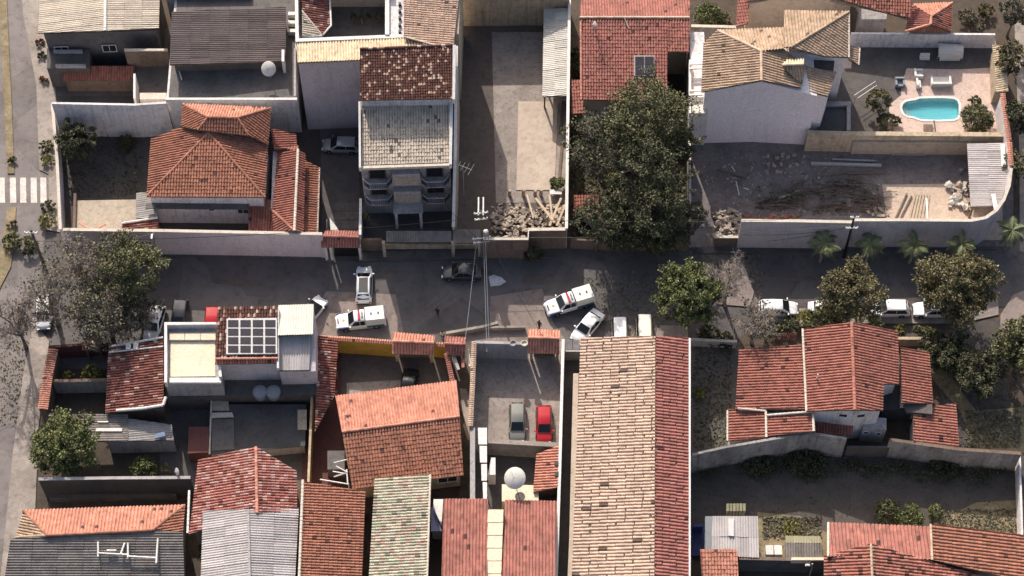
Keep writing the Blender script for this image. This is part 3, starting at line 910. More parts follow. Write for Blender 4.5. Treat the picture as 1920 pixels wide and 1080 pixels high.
# ------------------------------------------------------------------ people
def person(label, px, py, shirt, trousers, ang=0, stride=.18, z=.0, arms=.1):
    base = P(px, py, z)
    root = thing('person', label, 'person', base)
    ORG[root.name] = Vector((0, 0, 0))
    root.rotation_euler = (0, 0, R(ang))
    V, E, Rr = [], [], []
    def add(p, r, par=None):
        V.append(p); Rr.append(r)
        if par is not None: E.append((par, len(V) - 1))
        return len(V) - 1
    pel = add((0, 0, .95), .145)
    wa = add((0, 0, 1.10), .125, pel)
    ch = add((.01, 0, 1.32), .155, wa)
    nk = add((.01, 0, 1.48), .062, ch)
    hd = add((.03, 0, 1.58), .098, nk)
    add((.03, 0, 1.69), .082, hd)
    for s in (-1, 1):
        hp = add((0, s * .09, .88), .095, pel)
        kn = add((s * stride * .5 + .03, s * .10, .49), .066, hp)
        an = add((s * stride - .03, s * .10, .09), .045, kn)
        add((s * stride + .13, s * .11, .045), .04, an)
        sh = add((.0, s * .19, 1.40), .065, ch)
        el = add((-.02 - s * arms * .4, s * .245, 1.13), .047, sh)
        wr = add((.07 - s * arms, s * .255, .90), .033, el)
        pm = add((.09 - s * arms, s * .252, .83), .036, wr)
        for q in range(4):
            f1 = add((.065 + q * .018 - s * arms, s * .250, .775), .0095, pm)
            add((.07 + q * .016 - s * arms, s * .240, .735 + abs(q - 1.5) * .008), .008, f1)
        t1 = add((.135 - s * arms, s * .235, .80), .010, pm)
        add((.15 - s * arms, s * .228, .765), .009, t1)
    me = bpy.data.meshes.new('body')
    me.from_pydata(V, E, [])
    o = bpy.data.objects.new('body', me)
    COL.objects.link(o)
    md = o.modifiers.new('skin', 'SKIN')
    for i, sv in enumerate(me.skin_vertices[0].data):
        sv.radius = (Rr[i], Rr[i]); sv.use_root = (i == 0)
    o.modifiers.new('sub', 'SUBSURF').levels = 1
    dg = bpy.context.evaluated_depsgraph_get()
    m2 = bpy.data.meshes.new_from_object(o.evaluated_get(dg))
    o.modifiers.clear(); o.data = m2
    m2.materials.clear()
    for k in ('skin', shirt, trousers, 'trim_black'): m2.materials.append(MATS[k])
    for p in m2.polygons:
        c = p.center
        p.use_smooth = True
        p.material_index = 3 if c.z < .10 else 2 if (c.z < .98 and abs(c.y) < .19) else 1 if c.z < 1.47 and c.z > 1.08 or (c.z >= .98 and abs(c.y) < .19 and c.z < 1.47) else 0
    o.parent = root
    MB().lathe([(.09, 1.60), (.105, 1.66), (.085, 1.745), (.0, 1.775)], (.012, 0, 0), 10).build('hair', 'hair', root, smooth=True)
    return root

# ------------------------------------------------------------------ small equipment
def sat_dish(label, px, py, z, r, tilt=35, az=170, mast=1.2, mesh=True, group=None):
    c = P(px, py, z)
    root = thing('satellite_dish', label, 'satellite dish', (c.x, c.y, z - mast), group)
    M = Matrix.Rotation(R(az), 4, 'Z') @ Matrix.Rotation(R(tilt), 4, 'Y')
    prof = [(r * t, r * .32 * t * t) for t in (0.02, .25, .5, .75, 1.0)] + [(r * 1.02, r * .33), (r, r * .35)]
    MB().lathe(prof, c, 24, 0, M).build('reflector', 'dish_mesh', root, smooth=True)
    m = MB()
    for k in range(12):
        a = 2 * math.pi * k / 12
        m.tube([c + (M @ Vector((r * t * math.cos(a), r * t * math.sin(a), r * .32 * t * t + .02))) for t in (.05, .35, .7, 1.)], .018, 4)
    m.build('rib', 'steel', root)
    f = c + (M @ Vector((0, 0, r * .85)))
    m = MB()
    for k in range(3):
        a = 2 * math.pi * k / 3
        m.tube([c + (M @ Vector((r * .9 * math.cos(a), r * .9 * math.sin(a), r * .26))), f], .015, 4)
    m.tube([f - (M @ Vector((0, 0, .12))), f + (M @ Vector((0, 0, .06)))], .06, 8)
    m.build('feed_arm', 'steel', root)
    MB().tube([(c.x, c.y, z - mast), (c.x, c.y, z - .05), c], .05, 8).build('mast', 'steel', root)
    return root
def antenna(label, px, py, z, h=2.0, z0=0, spans=5, ang=20):
    c = P(px, py, z)
    root = thing('television_antenna', label, 'antenna', (c.x, c.y, z0))
    MB().tube([(c.x, c.y, z0), (c.x, c.y, z)], .035, 6).build('mast', 'steel', root)
    d = Vector((math.cos(R(ang)), math.sin(R(ang)), 0))
    s = Vector((-d.y, d.x, 0))
    MB().tube([c - d * h * .5, c + d * h * .5], .03, 5).build('boom', 'steel', root)
    for i in range(spans):
        p = c + d * h * (-.45 + .9 * i / (spans - 1))
        w = .75 - .09 * i
        MB().tube([p - s * w, p + s * w], .022, 4).build('rod', 'steel', root)
    return root
def slab(name, label, cat, px, z, th, mat, z0=None, group=None):
    pts = [P(a, b_, z) for a, b_ in px]
    c = centre(pts)
    m = MB().prism([(p.x, p.y, z - th) for p in pts], [(p.x, p.y, z) for p in pts])
    o = m.build(name, mat, None, loc=(c.x, c.y, z - th))
    return tag(o, label, cat, group)
def plank(name, label, cat, p0, p1, w, t, mat, group=None):
    a, b_ = P(*p0), P(*p1)
    d = b_ - a
    s = d.cross(Vector((0, 0, 1))).normalized() * w / 2
    u = Vector((0, 0, t))
    o = MB().prism([tuple(a - s), tuple(b_ - s), tuple(b_ + s), tuple(a + s)], [tuple(a - s + u), tuple(b_ - s + u), tuple(b_ + s + u), tuple(a + s + u)]).build(name, mat, None, loc=a)
    return tag(o, label, cat, group)
def rock(g, c, r, zs=.7):
    """one broken lump: a skewed shard or a faceted stone"""
    c = Vector(c)
    if g.random() < .6:
        rz = Matrix.Rotation(g.uniform(0, 6.28), 3, 'Z') @ Matrix.Rotation(g.uniform(-.6, .6), 3, 'X')
        sx, sy, sz = r * g.uniform(.7, 1.6), r * g.uniform(.4, .9), r * zs * g.uniform(.25, .7)
        V = []
        for z in (-1, 1):
            for x, y in ((-1, -1), (1, -1), (1, 1), (-1, 1)):
                V.append(tuple(c + rz @ Vector((x * sx * g.uniform(.6, 1.1), y * sy * g.uniform(.6, 1.1), z * sz))))
        return V, [(3, 2, 1, 0), (4, 5, 6, 7), (0, 1, 5, 4), (1, 2, 6, 5), (2, 3, 7, 6), (3, 0, 4, 7)]
    bm = bmesh.new()
    bmesh.ops.create_icosphere(bm, subdivisions=1, radius=r)
    for v in bm.verts: v.co = Vector((v.co.x * g.uniform(.6, 1.3), v.co.y * g.uniform(.6, 1.3), v.co.z * zs * g.uniform(.5, 1.2)))
    V = [tuple(v.co + c) for v in bm.verts]
    F = [tuple(v.index for v in f.verts) for f in bm.faces]
    bm.free()
    return V, F
# ================================================================== THE SETTING
m = MB(); m.add([(-260, -200, 0), (260, -200, 0), (260, 260, 0), (-260, 260, 0)], [(0, 1, 2, 3)])
g_ = m.build('ground', 'soil'); g_['kind'] = 'structure'
ground_patch('street', [(30, 436), (1990, 436), (1990, 560), (1880, 575), (1440, 592), (1300, 700), (590, 700), (60, 690)], 'asphalt', .010)
ground_patch('avenue', [(-120, -80), (34, -80), (44, 30), (68, 160), (74, 318), (91, 326), (92, 388), (86, 430), (64, 600), (44, 700), (24, 850), (2, 1070), (-8, 1130), (-120, 1130)], 'avenue_asphalt', .016)
ground_patch('avenue_sidewalk', [(34, -80), (44, 30), (68, 160), (74, 318), (91, 326), (92, 388), (86, 430), (118, 436), (112, 330), (106, 190), (80, -80)], 'pavement', .13, .12)
ground_patch('corner_sidewalk', [(64, 600), (44, 700), (24, 850), (2, 1070), (-8, 1130), (60, 1130), (66, 960), (72, 800), (92, 640)], 'pavement', .13, .12)
ground_patch('median_strip', [(-4, -80), (10, -80), (14, 30), (22, 200), (27, 325), (14, 325), (4, 120)], 'dry_turf', .14, .12)
ground_patch('median_strip', [(14, 388), (30, 388), (28, 440), (20, 500), (-10, 560), (-40, 560), (2, 470)], 'dry_turf', .14, .12)
for x in (3, 24, 43, 63, 81):
    ground_patch('crossing_stripe', [(x - 5.5, 333), (x + 5.5, 333), (x + 6.5, 380), (x - 5, 380)], 'road_paint', .020)
ground_patch('apron', [(588, 585), (612, 546), (742, 552), (760, 640), (760, 668), (580, 668)], 'apron', .014)
ground_patch('apron', [(838, 630), (918, 606), (920, 556), (1016, 541), (1038, 606), (1062, 640), (1062, 668), (838, 668)], 'apron', .014)
ground_patch('apron', [(1150, 640), (1168, 610), (1290, 610), (1290, 690), (1100, 690)], 'yard_concrete', .014)
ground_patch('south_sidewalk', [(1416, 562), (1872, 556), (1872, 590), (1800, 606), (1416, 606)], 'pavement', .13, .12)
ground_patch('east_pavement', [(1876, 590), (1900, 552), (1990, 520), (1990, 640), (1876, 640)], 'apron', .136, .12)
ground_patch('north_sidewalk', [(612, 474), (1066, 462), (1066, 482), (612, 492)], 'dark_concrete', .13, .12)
ground_patch('road_patch', [(916, 519), (925, 515), (940, 520), (949, 528), (938, 535), (920, 537)], 'white_wall', .018)
ground_patch('sidewalk_patch', [(1345, 518), (1400, 518), (1414, 548), (1406, 575), (1345, 570)], 'apron', .14, .12)
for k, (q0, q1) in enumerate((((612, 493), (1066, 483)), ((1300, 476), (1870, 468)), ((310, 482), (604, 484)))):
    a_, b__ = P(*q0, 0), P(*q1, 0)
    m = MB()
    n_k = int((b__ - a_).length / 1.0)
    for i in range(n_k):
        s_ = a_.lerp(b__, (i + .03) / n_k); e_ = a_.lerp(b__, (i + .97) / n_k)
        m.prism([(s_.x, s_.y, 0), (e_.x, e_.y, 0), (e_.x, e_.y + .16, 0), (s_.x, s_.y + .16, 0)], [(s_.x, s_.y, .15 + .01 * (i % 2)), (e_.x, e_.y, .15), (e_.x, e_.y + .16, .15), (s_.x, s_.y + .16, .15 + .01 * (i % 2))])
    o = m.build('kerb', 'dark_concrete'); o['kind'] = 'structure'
for q in ([(420, 520), (470, 519), (472, 534), (421, 536)], [(700, 508), (790, 505), (791, 513), (701, 516)], [(980, 515), (1040, 512), (1042, 532), (982, 534)], [(1420, 520), (1560, 517), (1560, 525), (1420, 529)]):
    ground_patch('asphalt_patch', q, 'dark_yard', .0125)
for x, y in ((540, 528), (1100, 524)):
    cc = P(x, y, .02)
    o = MB().lathe([(.34, -.02), (.34, .0), (.30, .008), (.0, .008)], (cc.x, cc.y, .018), 20).build('manhole_cover', 'dark_concrete', None, loc=(cc.x, cc.y, 0))
    tag(o, 'round manhole cover in the shaded street before the grey wall' if x == 540 else 'round manhole cover in the street above the slanted police pickup', 'manhole cover')
# lots
ground_patch('garden', [(104, 180), (600, 180), (606, 470), (110, 470)], 'dark_soil', .020)
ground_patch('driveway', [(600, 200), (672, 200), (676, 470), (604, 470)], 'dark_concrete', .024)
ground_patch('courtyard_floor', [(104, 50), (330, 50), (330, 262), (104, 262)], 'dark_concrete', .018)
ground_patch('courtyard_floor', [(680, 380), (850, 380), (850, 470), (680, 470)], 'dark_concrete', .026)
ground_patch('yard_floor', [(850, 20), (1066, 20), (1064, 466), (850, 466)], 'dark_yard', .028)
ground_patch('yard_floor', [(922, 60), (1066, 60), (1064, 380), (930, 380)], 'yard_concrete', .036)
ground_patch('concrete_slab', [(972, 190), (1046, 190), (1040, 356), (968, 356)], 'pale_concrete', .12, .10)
ground_patch('building_lot', [(1296, 250), (1900, 250), (1900, 462), (1296, 462)], 'lot_dirt', .022)
ground_patch('sand', [(1654, 346), (1818, 344), (1880, 390), (1880, 450), (1668, 450)], 'sand', .06, .05)
ground_patch('paved_yard', [(606, 640), (890, 640), (884, 770), (606, 790)], 'dark_yard', .030)
ground_patch('concrete_slab', [(650, 718), (758, 712), (760, 800), (650, 800)], 'yard_concrete', .06, .05)
ground_patch('parking_yard', [(890, 640), (1054, 640), (1048, 850), (884, 850)], 'yard_concrete', .030)
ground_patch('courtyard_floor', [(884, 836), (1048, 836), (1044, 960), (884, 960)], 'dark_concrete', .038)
ground_patch('side_alley', [(1054, 640), (1092, 640), (1080, 1130), (1040, 1130)], 'dark_concrete', .040)
ground_patch('alley', [(584, 640), (640, 640), (640, 960), (560, 960)], 'red_wall', .034)
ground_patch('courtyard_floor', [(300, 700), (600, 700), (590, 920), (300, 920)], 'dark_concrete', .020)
ground_patch('lawn', [(1296, 840), (1920, 840), (1920, 1040), (1296, 1040)], 'turf', .020)
ground_patch('dry_ground', [(1740, 700), (1800, 770), (1830, 850), (1960, 850), (1960, 760), (1830, 770), (1770, 690)], 'dry_turf', .024)
ground_patch('dry_ground', [(1744, 985), (1830, 942), (1960, 935), (1960, 1060), (1744, 1060)], 'dry_turf', .028)
ground_patch('dry_ground', [(1420, 960), (1500, 968), (1552, 1000), (1552, 1060), (1420, 1060)], 'dry_turf', .028)
ground_patch('garden', [(1684, 612), (1876, 600), (1905, 850), (1800, 850), (1748, 690), (1690, 650)], 'dark_soil', .020)
ground_patch('east_street', [(1902, 40), (1990, 20), (1990, 500), (1912, 470), (1912, 300)], 'pavement', .018)
ground_patch('hard_court', [(1296, 640), (1390, 640), (1370, 850), (1296, 850)], 'dark_concrete', .024)

# ================================================================== NORTH-WEST BLOCK
# --- metal-roofed house at the top left
t = thing('house', 'house with a pale cream corrugated metal gable roof beside the avenue', 'house', P(185, 60, 0))
block(t, 'wall', [(82, 64, 6.4), (292, 57, 6.4), (294, -40, 6.4), (84, -40, 6.4)], 'grey_slab')
roof(t, [(76, -34, 6.6), (198, -34, 7.3), (197, 58, 7.3), (72, 62, 6.6)], 'sheet', 'cream_sheet')
roof(t, [(198, -34, 7.3), (300, -34, 6.6), (298, 53, 6.6), (197, 58, 7.3)], 'sheet', 'cream_sheet')
ridge(t, [(198, -34, 7.4), (197, 58, 7.4)], 'white_paint', .17)
window(t, (82, 66, 6.4), (292, 59, 6.4), .12, 3.6, 1.6, 1.3)
window(t, (82, 66, 6.4), (292, 59, 6.4), .55, 3.6, 1.6, 1.3)
t = thing('annex', 'low flat dark annex with a maroon tiled lean-to in the shaded north-west yard', 'annex', P(140, 120, 0))
block(t, 'wall', [(88, 90, 3.6), (168, 90, 3.6), (168, 128, 3.6), (88, 128, 3.6)], 'dark_concrete')
block(t, 'parapet', [(100, 93, 4.0), (154, 93, 4.0), (154, 97, 4.0), (100, 97, 4.0)], 'grey_wall', z0=3.58)
block(t, 'parapet', [(104, 120, 4.0), (160, 120, 4.0), (160, 124, 4.0), (104, 124, 4.0)], 'grey_wall', z0=3.58)
roof(t, [(118, 152, 2.4), (252, 152, 2.4), (252, 124, 3.0), (118, 124, 3.0)], 'tile', 'maroon_tile')
block(t, 'wall_panel', [(122, 150, 2.2), (250, 150, 2.2), (250, 130, 2.2), (122, 130, 2.2)], 'brown_wall')
t = thing('terrace_house', 'small flat-roofed terrace with brown floor and white parapet by the dark-roofed house', 'house', P(283, 190, 0))
block(t, 'wall', [(253, 205, 2.6), (316, 205, 2.6), (316, 118, 2.6), (240, 118, 2.6)], 'dark_concrete')
block(t, 'back_wall', [(233, 96, 5.5), (314, 96, 5.5), (314, 91, 5.5), (233, 91, 5.5)], 'brown_wall')
block(t, 'parapet', [(250, 184, 5.3), (254, 184, 5.3), (254, 138, 5.3), (250, 138, 5.3)], 'white_paint')
block(t, 'parapet', [(233, 95, 5.6), (308, 95, 5.6), (308, 91, 5.6), (233, 91, 5.6)], 'coping', z0=5.45)
block(t, 'floor_slab', [(262, 186, 5.0), (312, 186, 5.0), (312, 174, 5.0), (262, 174, 5.0)], 'coping', z0=2.5)
wall_run('boundary_wall', 'tall whitewashed boundary wall north of the terracotta hip-roofed house', [(97, 193), (252, 196), (312, 192)], 6.2, .25, 'white_wall', None)
wall_run('boundary_wall', 'pale bluish boundary wall along the avenue sidewalk beside the dark garden', [(98, 194), (107, 300), (113, 430)], 3.0, .22, 'white_wall', 'coping')
# --- dark corrugated house with terrace and dish
t = thing('house', 'house with a dark brown corrugated roof and a grey roof terrace carrying the dish', 'house', P(430, 187, 0))
block(t, 'wall', [(312, 186, 6.4), (557, 186, 6.4), (557, -30, 6.4), (330, -30, 6.4)], 'white_wall')
block(t, 'floor_slab', [(316, 183, 6.46), (553, 183, 6.46), (553, -20, 6.46), (334, -20, 6.46)], 'grey_slab', z0=6.38)
block(t, 'parapet', [(310, 187, 6.85), (557, 187, 6.85), (557, 183, 6.85), (310, 183, 6.85)], 'white_paint', z0=6.3)
block(t, 'parapet', [(551, 180, 6.85), (555, 180, 6.85), (555, 90, 6.85), (551, 90, 6.85)], 'grey_wall', z0=6.4)
block(t, 'upper_wall', [(326, 119, 8.0), (530, 112, 8.0), (530, 20, 8.0), (328, 26, 8.0)], 'dark_concrete', z0=6.4)
roof(t, [(322, 22, 8.7), (536, 14, 8.1), (536, 115, 8.1), (318, 122, 8.7)], 'sheet', 'brown_sheet')
block(t, 'vent_box', [(528, 115, 8.6), (533, 115, 8.6), (533, 93, 8.6), (528, 93, 8.6)], 'white_paint', z0=6.4)
for y in (22, 38, 54): block(t, 'step', [(540, y + 6, 7.1), (555, y + 6, 7.1), (555, y, 7.1), (540, y, 7.1)], 'white_paint', z0=6.4)
sat_dish('white mesh satellite dish on the grey terrace of the dark-roofed house', 505, 129, 8.1, .82, 38, 250, 1.65)
plank('drain_pipe', 'short white pipe lying on the grey roof terrace', 'pipe', (334, 128, 6.5), (341, 150, 6.5), .14, .12, 'white_paint')
# --- top neighbours behind
t = thing('house', 'shaded brown-walled house at the top edge behind the dark corrugated roof', 'house', P(440, -10, 0))
block(t, 'wall', [(310, -8, 7.2), (470, -10, 7.2), (470, -70, 7.2), (310, -70, 7.2)], 'stained_wall')
# --- terracotta hip house
t = thing('house', 'white house under a terracotta pyramid roof with a raised hip behind its peak', 'house', P(390, 372, 0))
block(t, 'wall', [(280, 364, 5.8), (492, 366, 5.8), (500, 275, 5.8), (345, 240, 5.8), (290, 264, 5.8)], 'white_wall')
block(t, 'upper_wall', [(348, 236, 7.0), (500, 246, 7.0), (503, 208, 7.0), (346, 202, 7.0)], 'white_wall', z0=5.0)
roof(t, [(275, 369, 6.0), (497, 370, 6.0), (391, 249, 7.6)], 'tile', 'terracotta')
roof(t, [(275, 369, 6.0), (391, 249, 7.6), (389, 240, 7.6), (343, 237, 7.0), (283, 262, 6.05)], 'tile', 'terracotta')
roof(t, [(497, 370, 6.0), (503, 268, 6.1), (466, 252, 6.8), (391, 240, 7.6), (391, 249, 7.6)], 'tile', 'terracotta')
roof(t, [(342, 195, 7.4), (508, 203, 7.4), (445, 221, 8.7), (390, 220, 8.7)], 'tile', 'orange_tile')
roof(t, [(342, 195, 7.4), (390, 220, 8.7), (371, 244, 7.9), (341, 238, 7.3)], 'tile', 'terracotta')
roof(t, [(508, 203, 7.4), (503, 272, 6.5), (466, 254, 7.6), (445, 221, 8.7)], 'tile', 'terracotta')
roof(t, [(390, 220, 8.7), (445, 221, 8.7), (466, 254, 7.8), (371, 244, 8.0)], 'tile', 'terracotta')
ridge(t, [(275, 369, 6.0), (391, 249, 7.6), (390, 240, 7.6)], 'terracotta')
ridge(t, [(497, 370, 6.0), (391, 249, 7.6)], 'terracotta')
ridge(t, [(342, 195, 7.4), (390, 220, 8.7), (445, 221, 8.7), (508, 203, 7.4)], 'terracotta')
ridge(t, [(390, 220, 8.7), (371, 244, 8.0)], 'terracotta')
ridge(t, [(445, 221, 8.7), (466, 254, 7.8)], 'terracotta')
A_, B_ = (280, 364, 5.8), (492, 366, 5.8)
window(t, A_, B_, .52, 2.9, .7, .7, bars=0)
window(t, A_, B_, .80, 2.7, 1.3, 1.2)
p_, d_, n_v, L_ = facade_pt(A_, B_, .45, .35)
MB().box((p_.x - .5, p_.y, 4.0), (L_ * .92, .7, .12), math.atan2(d_.y, d_.x)).build('canopy', 'grey_slab', t)
roof(t, [(507, 240, 5.0), (555, 252, 4.5), (557, 279, 4.5), (514, 281, 5.0)], 'tile', 'maroon_tile')
roof(t, [(522, 277, 4.5), (560, 275, 4.5), (558, 284, 5.2)], 'tile', 'maroon_tile')
roof(t, [(521, 286, 4.4), (559, 280, 5.2), (552, 433, 5.2), (511, 395, 4.4)], 'tile', 'maroon_tile')
roof(t, [(511, 395, 4.4), (552, 433, 5.2), (513, 433, 4.2)], 'tile', 'maroon_tile')
roof(t, [(559, 280, 5.2), (572, 290, 4.6), (568, 436, 4.6), (552, 433, 5.2)], 'tile', 'maroon_tile')
roof(t, [(562, 296, 3.8), (599, 315, 3.3), (595, 437, 3.3), (556, 434, 3.8)], 'tile', 'terracotta')
roof(t, [(466, 374, 3.6), (514, 374, 3.6), (520, 434, 3.2), (466, 434, 3.2)], 'tile', 'maroon_tile')
ridge(t, [(559, 280, 5.25), (552, 433, 5.25)], 'coping')
ridge(t, [(511, 395, 4.45), (552, 433, 5.25)], 'maroon_tile')
ridge(t, [(599, 315, 3.3), (595, 437, 3.3)], 'coping', .1)
block(t, 'annex_wall', [(512, 284, 4.2), (552, 284, 4.2), (548, 425, 4.2), (508, 390, 4.2)], 'white_wall')
block(t, 'annex_wall', [(556, 302, 3.2), (593, 318, 3.2), (590, 432, 3.2), (556, 430, 3.2)], 'white_wall')
block(t, 'porch_post', [(470, 430, 3.1), (476, 430, 3.1), (476, 426, 3.1), (470, 426, 3.1)], 'white_wall')
t = thing('lean_to', 'pale grey lean-to roof with a patch of red tiles west of the pyramid roof', 'lean-to', P(275, 400, 0))
roof(t, [(256, 362, 3.0), (290, 360, 3.3), (296, 408, 3.3), (254, 410, 3.0)], 'sheet', 'grey_sheet')
roof(t, [(230, 416, 2.8), (297, 408, 3.1), (298, 431, 3.1), (228, 432, 2.8)], 'tile', 'flaked_tile')
ridge(t, [(229, 419, 3.0), (296, 409, 3.2)], 'white_paint', .13, .1)
block(t, 'wall', [(260, 405, 2.6), (290, 404, 2.6), (286, 368, 2.6), (260, 368, 2.6)], 'grey_wall')
t = thing('garden_terrace', 'raised earth-brown concrete terrace in the sunlit corner of the dark garden', 'terrace', P(200, 410, 0))
block(t, 'slab', [(140, 436, 1.6), (256, 436, 1.6), (256, 374, 1.6), (142, 376, 1.6)], 'tan_wall')
block(t, 'edge_wall', [(136, 436, 2.0), (141, 436, 2.0), (143, 362, 2.0), (138, 362, 2.0)], 'brown_wall')
for k, (a, b_) in enumerate((((150, 418), (168, 431)), ((198, 420), (178, 431)))):
    plank('roof_beam', ('orange beam leaning down to the right behind the front wall', 'orange beam leaning down to the left behind the front wall')[k], 'beam', (a[0], a[1], 3.2), (b_[0], b_[1], 3.4), .22, .16, 'orange_tile')
wall_run('street_wall', 'long tall pale grey street wall in front of the pyramid-roofed house', [(118, 430), (300, 432), (604, 438)], 4.8, .25, 'lilac_wall', 'coping')
# --- gatehouse
t = thing('gatehouse', 'small red tiled gate roof on white posts beside the grey street wall', 'gate', P(638, 470, 0))
roof(t, [(612, 433, 3.3), (672, 435, 3.3), (672, 444, 3.8), (604, 442, 3.8)], 'tile', 'red_tile', pw=.28)
roof(t, [(602, 443, 3.8), (673, 445, 3.8), (674, 464, 3.1), (602, 463, 3.1)], 'tile', 'red_tile', pw=.28)
ridge(t, [(603, 443, 3.85), (673, 445, 3.85)], 'red_tile')
for x in (607, 617, 671): block(t, 'post', [(x, 462, 3.0), (x + 5, 462, 3.0), (x + 5, 458, 3.0), (x, 458, 3.0)], 'white_wall')
block(t, 'gate_leaf', [(624, 458, 2.6), (670, 458, 2.6), (670, 456, 2.6), (624, 456, 2.6)], 'black_metal')
for x in (616, 613): plank('gate_post', ('slim white post behind the red gate roof', 'tall thin white rod behind the red gate roof')[x == 613], 'post', (x, 434, .1), (x, 402 if x == 616 else 412, 3.6), .12, .12, 'white_paint')
slab('gate_slab', 'white triangular slab lit by the sun behind the red gate roof', 'slab', [(618, 408), (636, 432), (620, 436)], 1.2, .12, 'white_paint')
wall_run('side_wall', 'thin white wall between the driveway and the balcony house', [(676, 372), (675, 440)], 3.4, .18, 'white_wall', 'white_paint')
# driveway slabs
for j in range(4):
    for i in range(3):
        x0, y0 = 622 + i * 17, 380 + j * 17
        ground_patch('paving_slab', [(x0, y0), (x0 + 15.6, y0), (x0 + 15.6, y0 + 15.4), (x0, y0 + 15.4)], 'grey_slab', .05 + .004 * ((i + j) % 3), .04)

# ================================================================== BALCONY HOUSE AND CREAM-ROOFED HOUSE
t = thing('house', 'tall white-walled house with cream tiled roofs round a roof terrace', 'house', P(620, 115, 0))
block(t, 'wall', [(559, 117, 12.7), (674, 113, 12.7), (850, 100, 12.7), (852, 66, 12.4), (757, 68, 12.3), (558, 78, 12.3)], 'lilac_wall')
block(t, 'wall', [(757, 66, 12.3), (860, 64, 12.3), (866, -60, 12.3), (757, -60, 12.3)], 'tan_wall')
block(t, 'ledge', [(731, 66, 12.5), (757, 66, 12.5), (757, -60, 12.5), (731, -60, 12.5)], 'white_wall')
block(t, 'terrace_floor', [(557, 72, 9.6), (732, 70, 9.6), (732, -70, 9.6), (556, -70, 9.6)], 'dark_concrete')
block(t, 'added_shade_wall', [(560, -34, 14.0), (732, -34, 14.0), (732, -50, 14.0), (560, -50, 14.0)], 'tan_wall')  # unseen wall added north of the roof terrace to throw shade on its floor
block(t, 'parapet', [(554, 78, 12.75), (758, 70, 12.75), (758, 64, 12.75), (554, 72, 12.75)], 'white_paint', z0=12.2)
block(t, 'parapet', [(554, 72, 12.75), (560, 72, 12.75), (558, -60, 12.75), (552, -60, 12.75)], 'white_paint', z0=9)
block(t, 'parapet', [(722, 64, 12.9), (730, 64, 12.9), (730, -60, 12.9), (722, -60, 12.9)], 'white_paint', z0=9)
roof(t, [(557, 79, 12.5), (757, 70, 12.5), (845, 96, 13.3), (672, 113, 13.3), (558, 118, 13.3)], 'tile', 'cream_tile')
roof(t, [(757, -34, 13.3), (757, 70, 13.3), (818, 86, 12.9), (850, 86, 12.6), (864, -34, 12.6)], 'tile', 'peach_tile')
ridge(t, [(757, 69, 13.35), (820, 86, 13.0)], 'coping', .1)
roof(t, [(566, 20, 12.8), (566, 68, 12.8), (604, 66, 12.1)], 'tile', 'ash_tile')
roof(t, [(566, 20, 12.8), (604, 66, 12.1), (620, 48, 12.1), (616, -30, 12.1), (566, -30, 12.8)], 'tile', 'flaked_tile')
ridge(t, [(566, 20, 12.85), (604, 66, 12.2)], 'coping', .08)
ridge(t, [(566, 69, 12.6), (604, 67, 12.15), (621, 48, 12.15), (617, -30, 12.15)], 'white_paint', .1)
for k in range(5):
    block(t, 'parapet_block', [(747, 8 + k * 13, 12.85), (752, 8 + k * 13, 12.85), (752, 4 + k * 13, 12.85), (747, 4 + k * 13, 12.85)], 'trim_black', z0=12.5)
for k, (x, r_, h_, lab) in enumerate(((660, .45, 1.4, 'dark potted shrub at the left end of the roof terrace row'), (678, .5, 2.3, 'tallest dark potted plant on the roof terrace'), (692, .35, 1.5, 'slim potted shrub beside the tallest terrace plant'), (708, .5, 1.2, 'round dark potted shrub at the right of the terrace row'))):
    shrub(lab, x, 32, r_, h_, 'leaf_dark', 2.0, 9.62, 'potted_plant', cat='plant')
t = thing('house', 'tall balcony house with a white-flecked dark brown roof above an ash-grey roof', 'house', P(760, 312, 0))
block(t, 'upper_wall', [(678, 186, 12.7), (846, 183, 12.7), (848, 92, 13.6), (678, 97, 13.6)], 'white_wall', z0=9)
block(t, 'wall', [(676, 308, 9.8), (844, 303, 9.8), (847, 180, 10.6), (676, 184, 10.6)], 'grey_wall')
roof(t, [(675, 93, 14.4), (849, 86, 14.4), (848, 185, 13.0), (675, 188, 13.0)], 'tile', 'spotted_tile', pw=.26, pl=.32, h=.09)
roof(t, [(678, 176, 11.6), (846, 172, 11.6), (843, 305, 10.0), (679, 310, 10.0)], 'tile', 'ash_tile', pw=.28)
ridge(t, [(675, 92, 14.45), (849, 85, 14.45)], 'spotted_tile')
for q in (((672, 190), (676, 190), (677, 314), (673, 314)), ((843, 188), (849, 188), (847, 308), (842, 308))):
    block(t, 'parapet', [(x, y, 10.5 + (310 - y) * .012) for x, y in q], 'white_paint', z0=9.7)
block(t, 'gutter', [(673, 316, 10.1), (846, 310, 10.1), (846, 306, 10.1), (673, 311, 10.1)], 'coping', z0=9.7)
block(t, 'parapet', [(848, 186, 13.3), (853, 186, 13.3), (855, 84, 14.7), (849, 84, 14.7)], 'white_paint', z0=12.5)
A_, B_ = (676, 308, 9.8), (844, 303, 9.8)
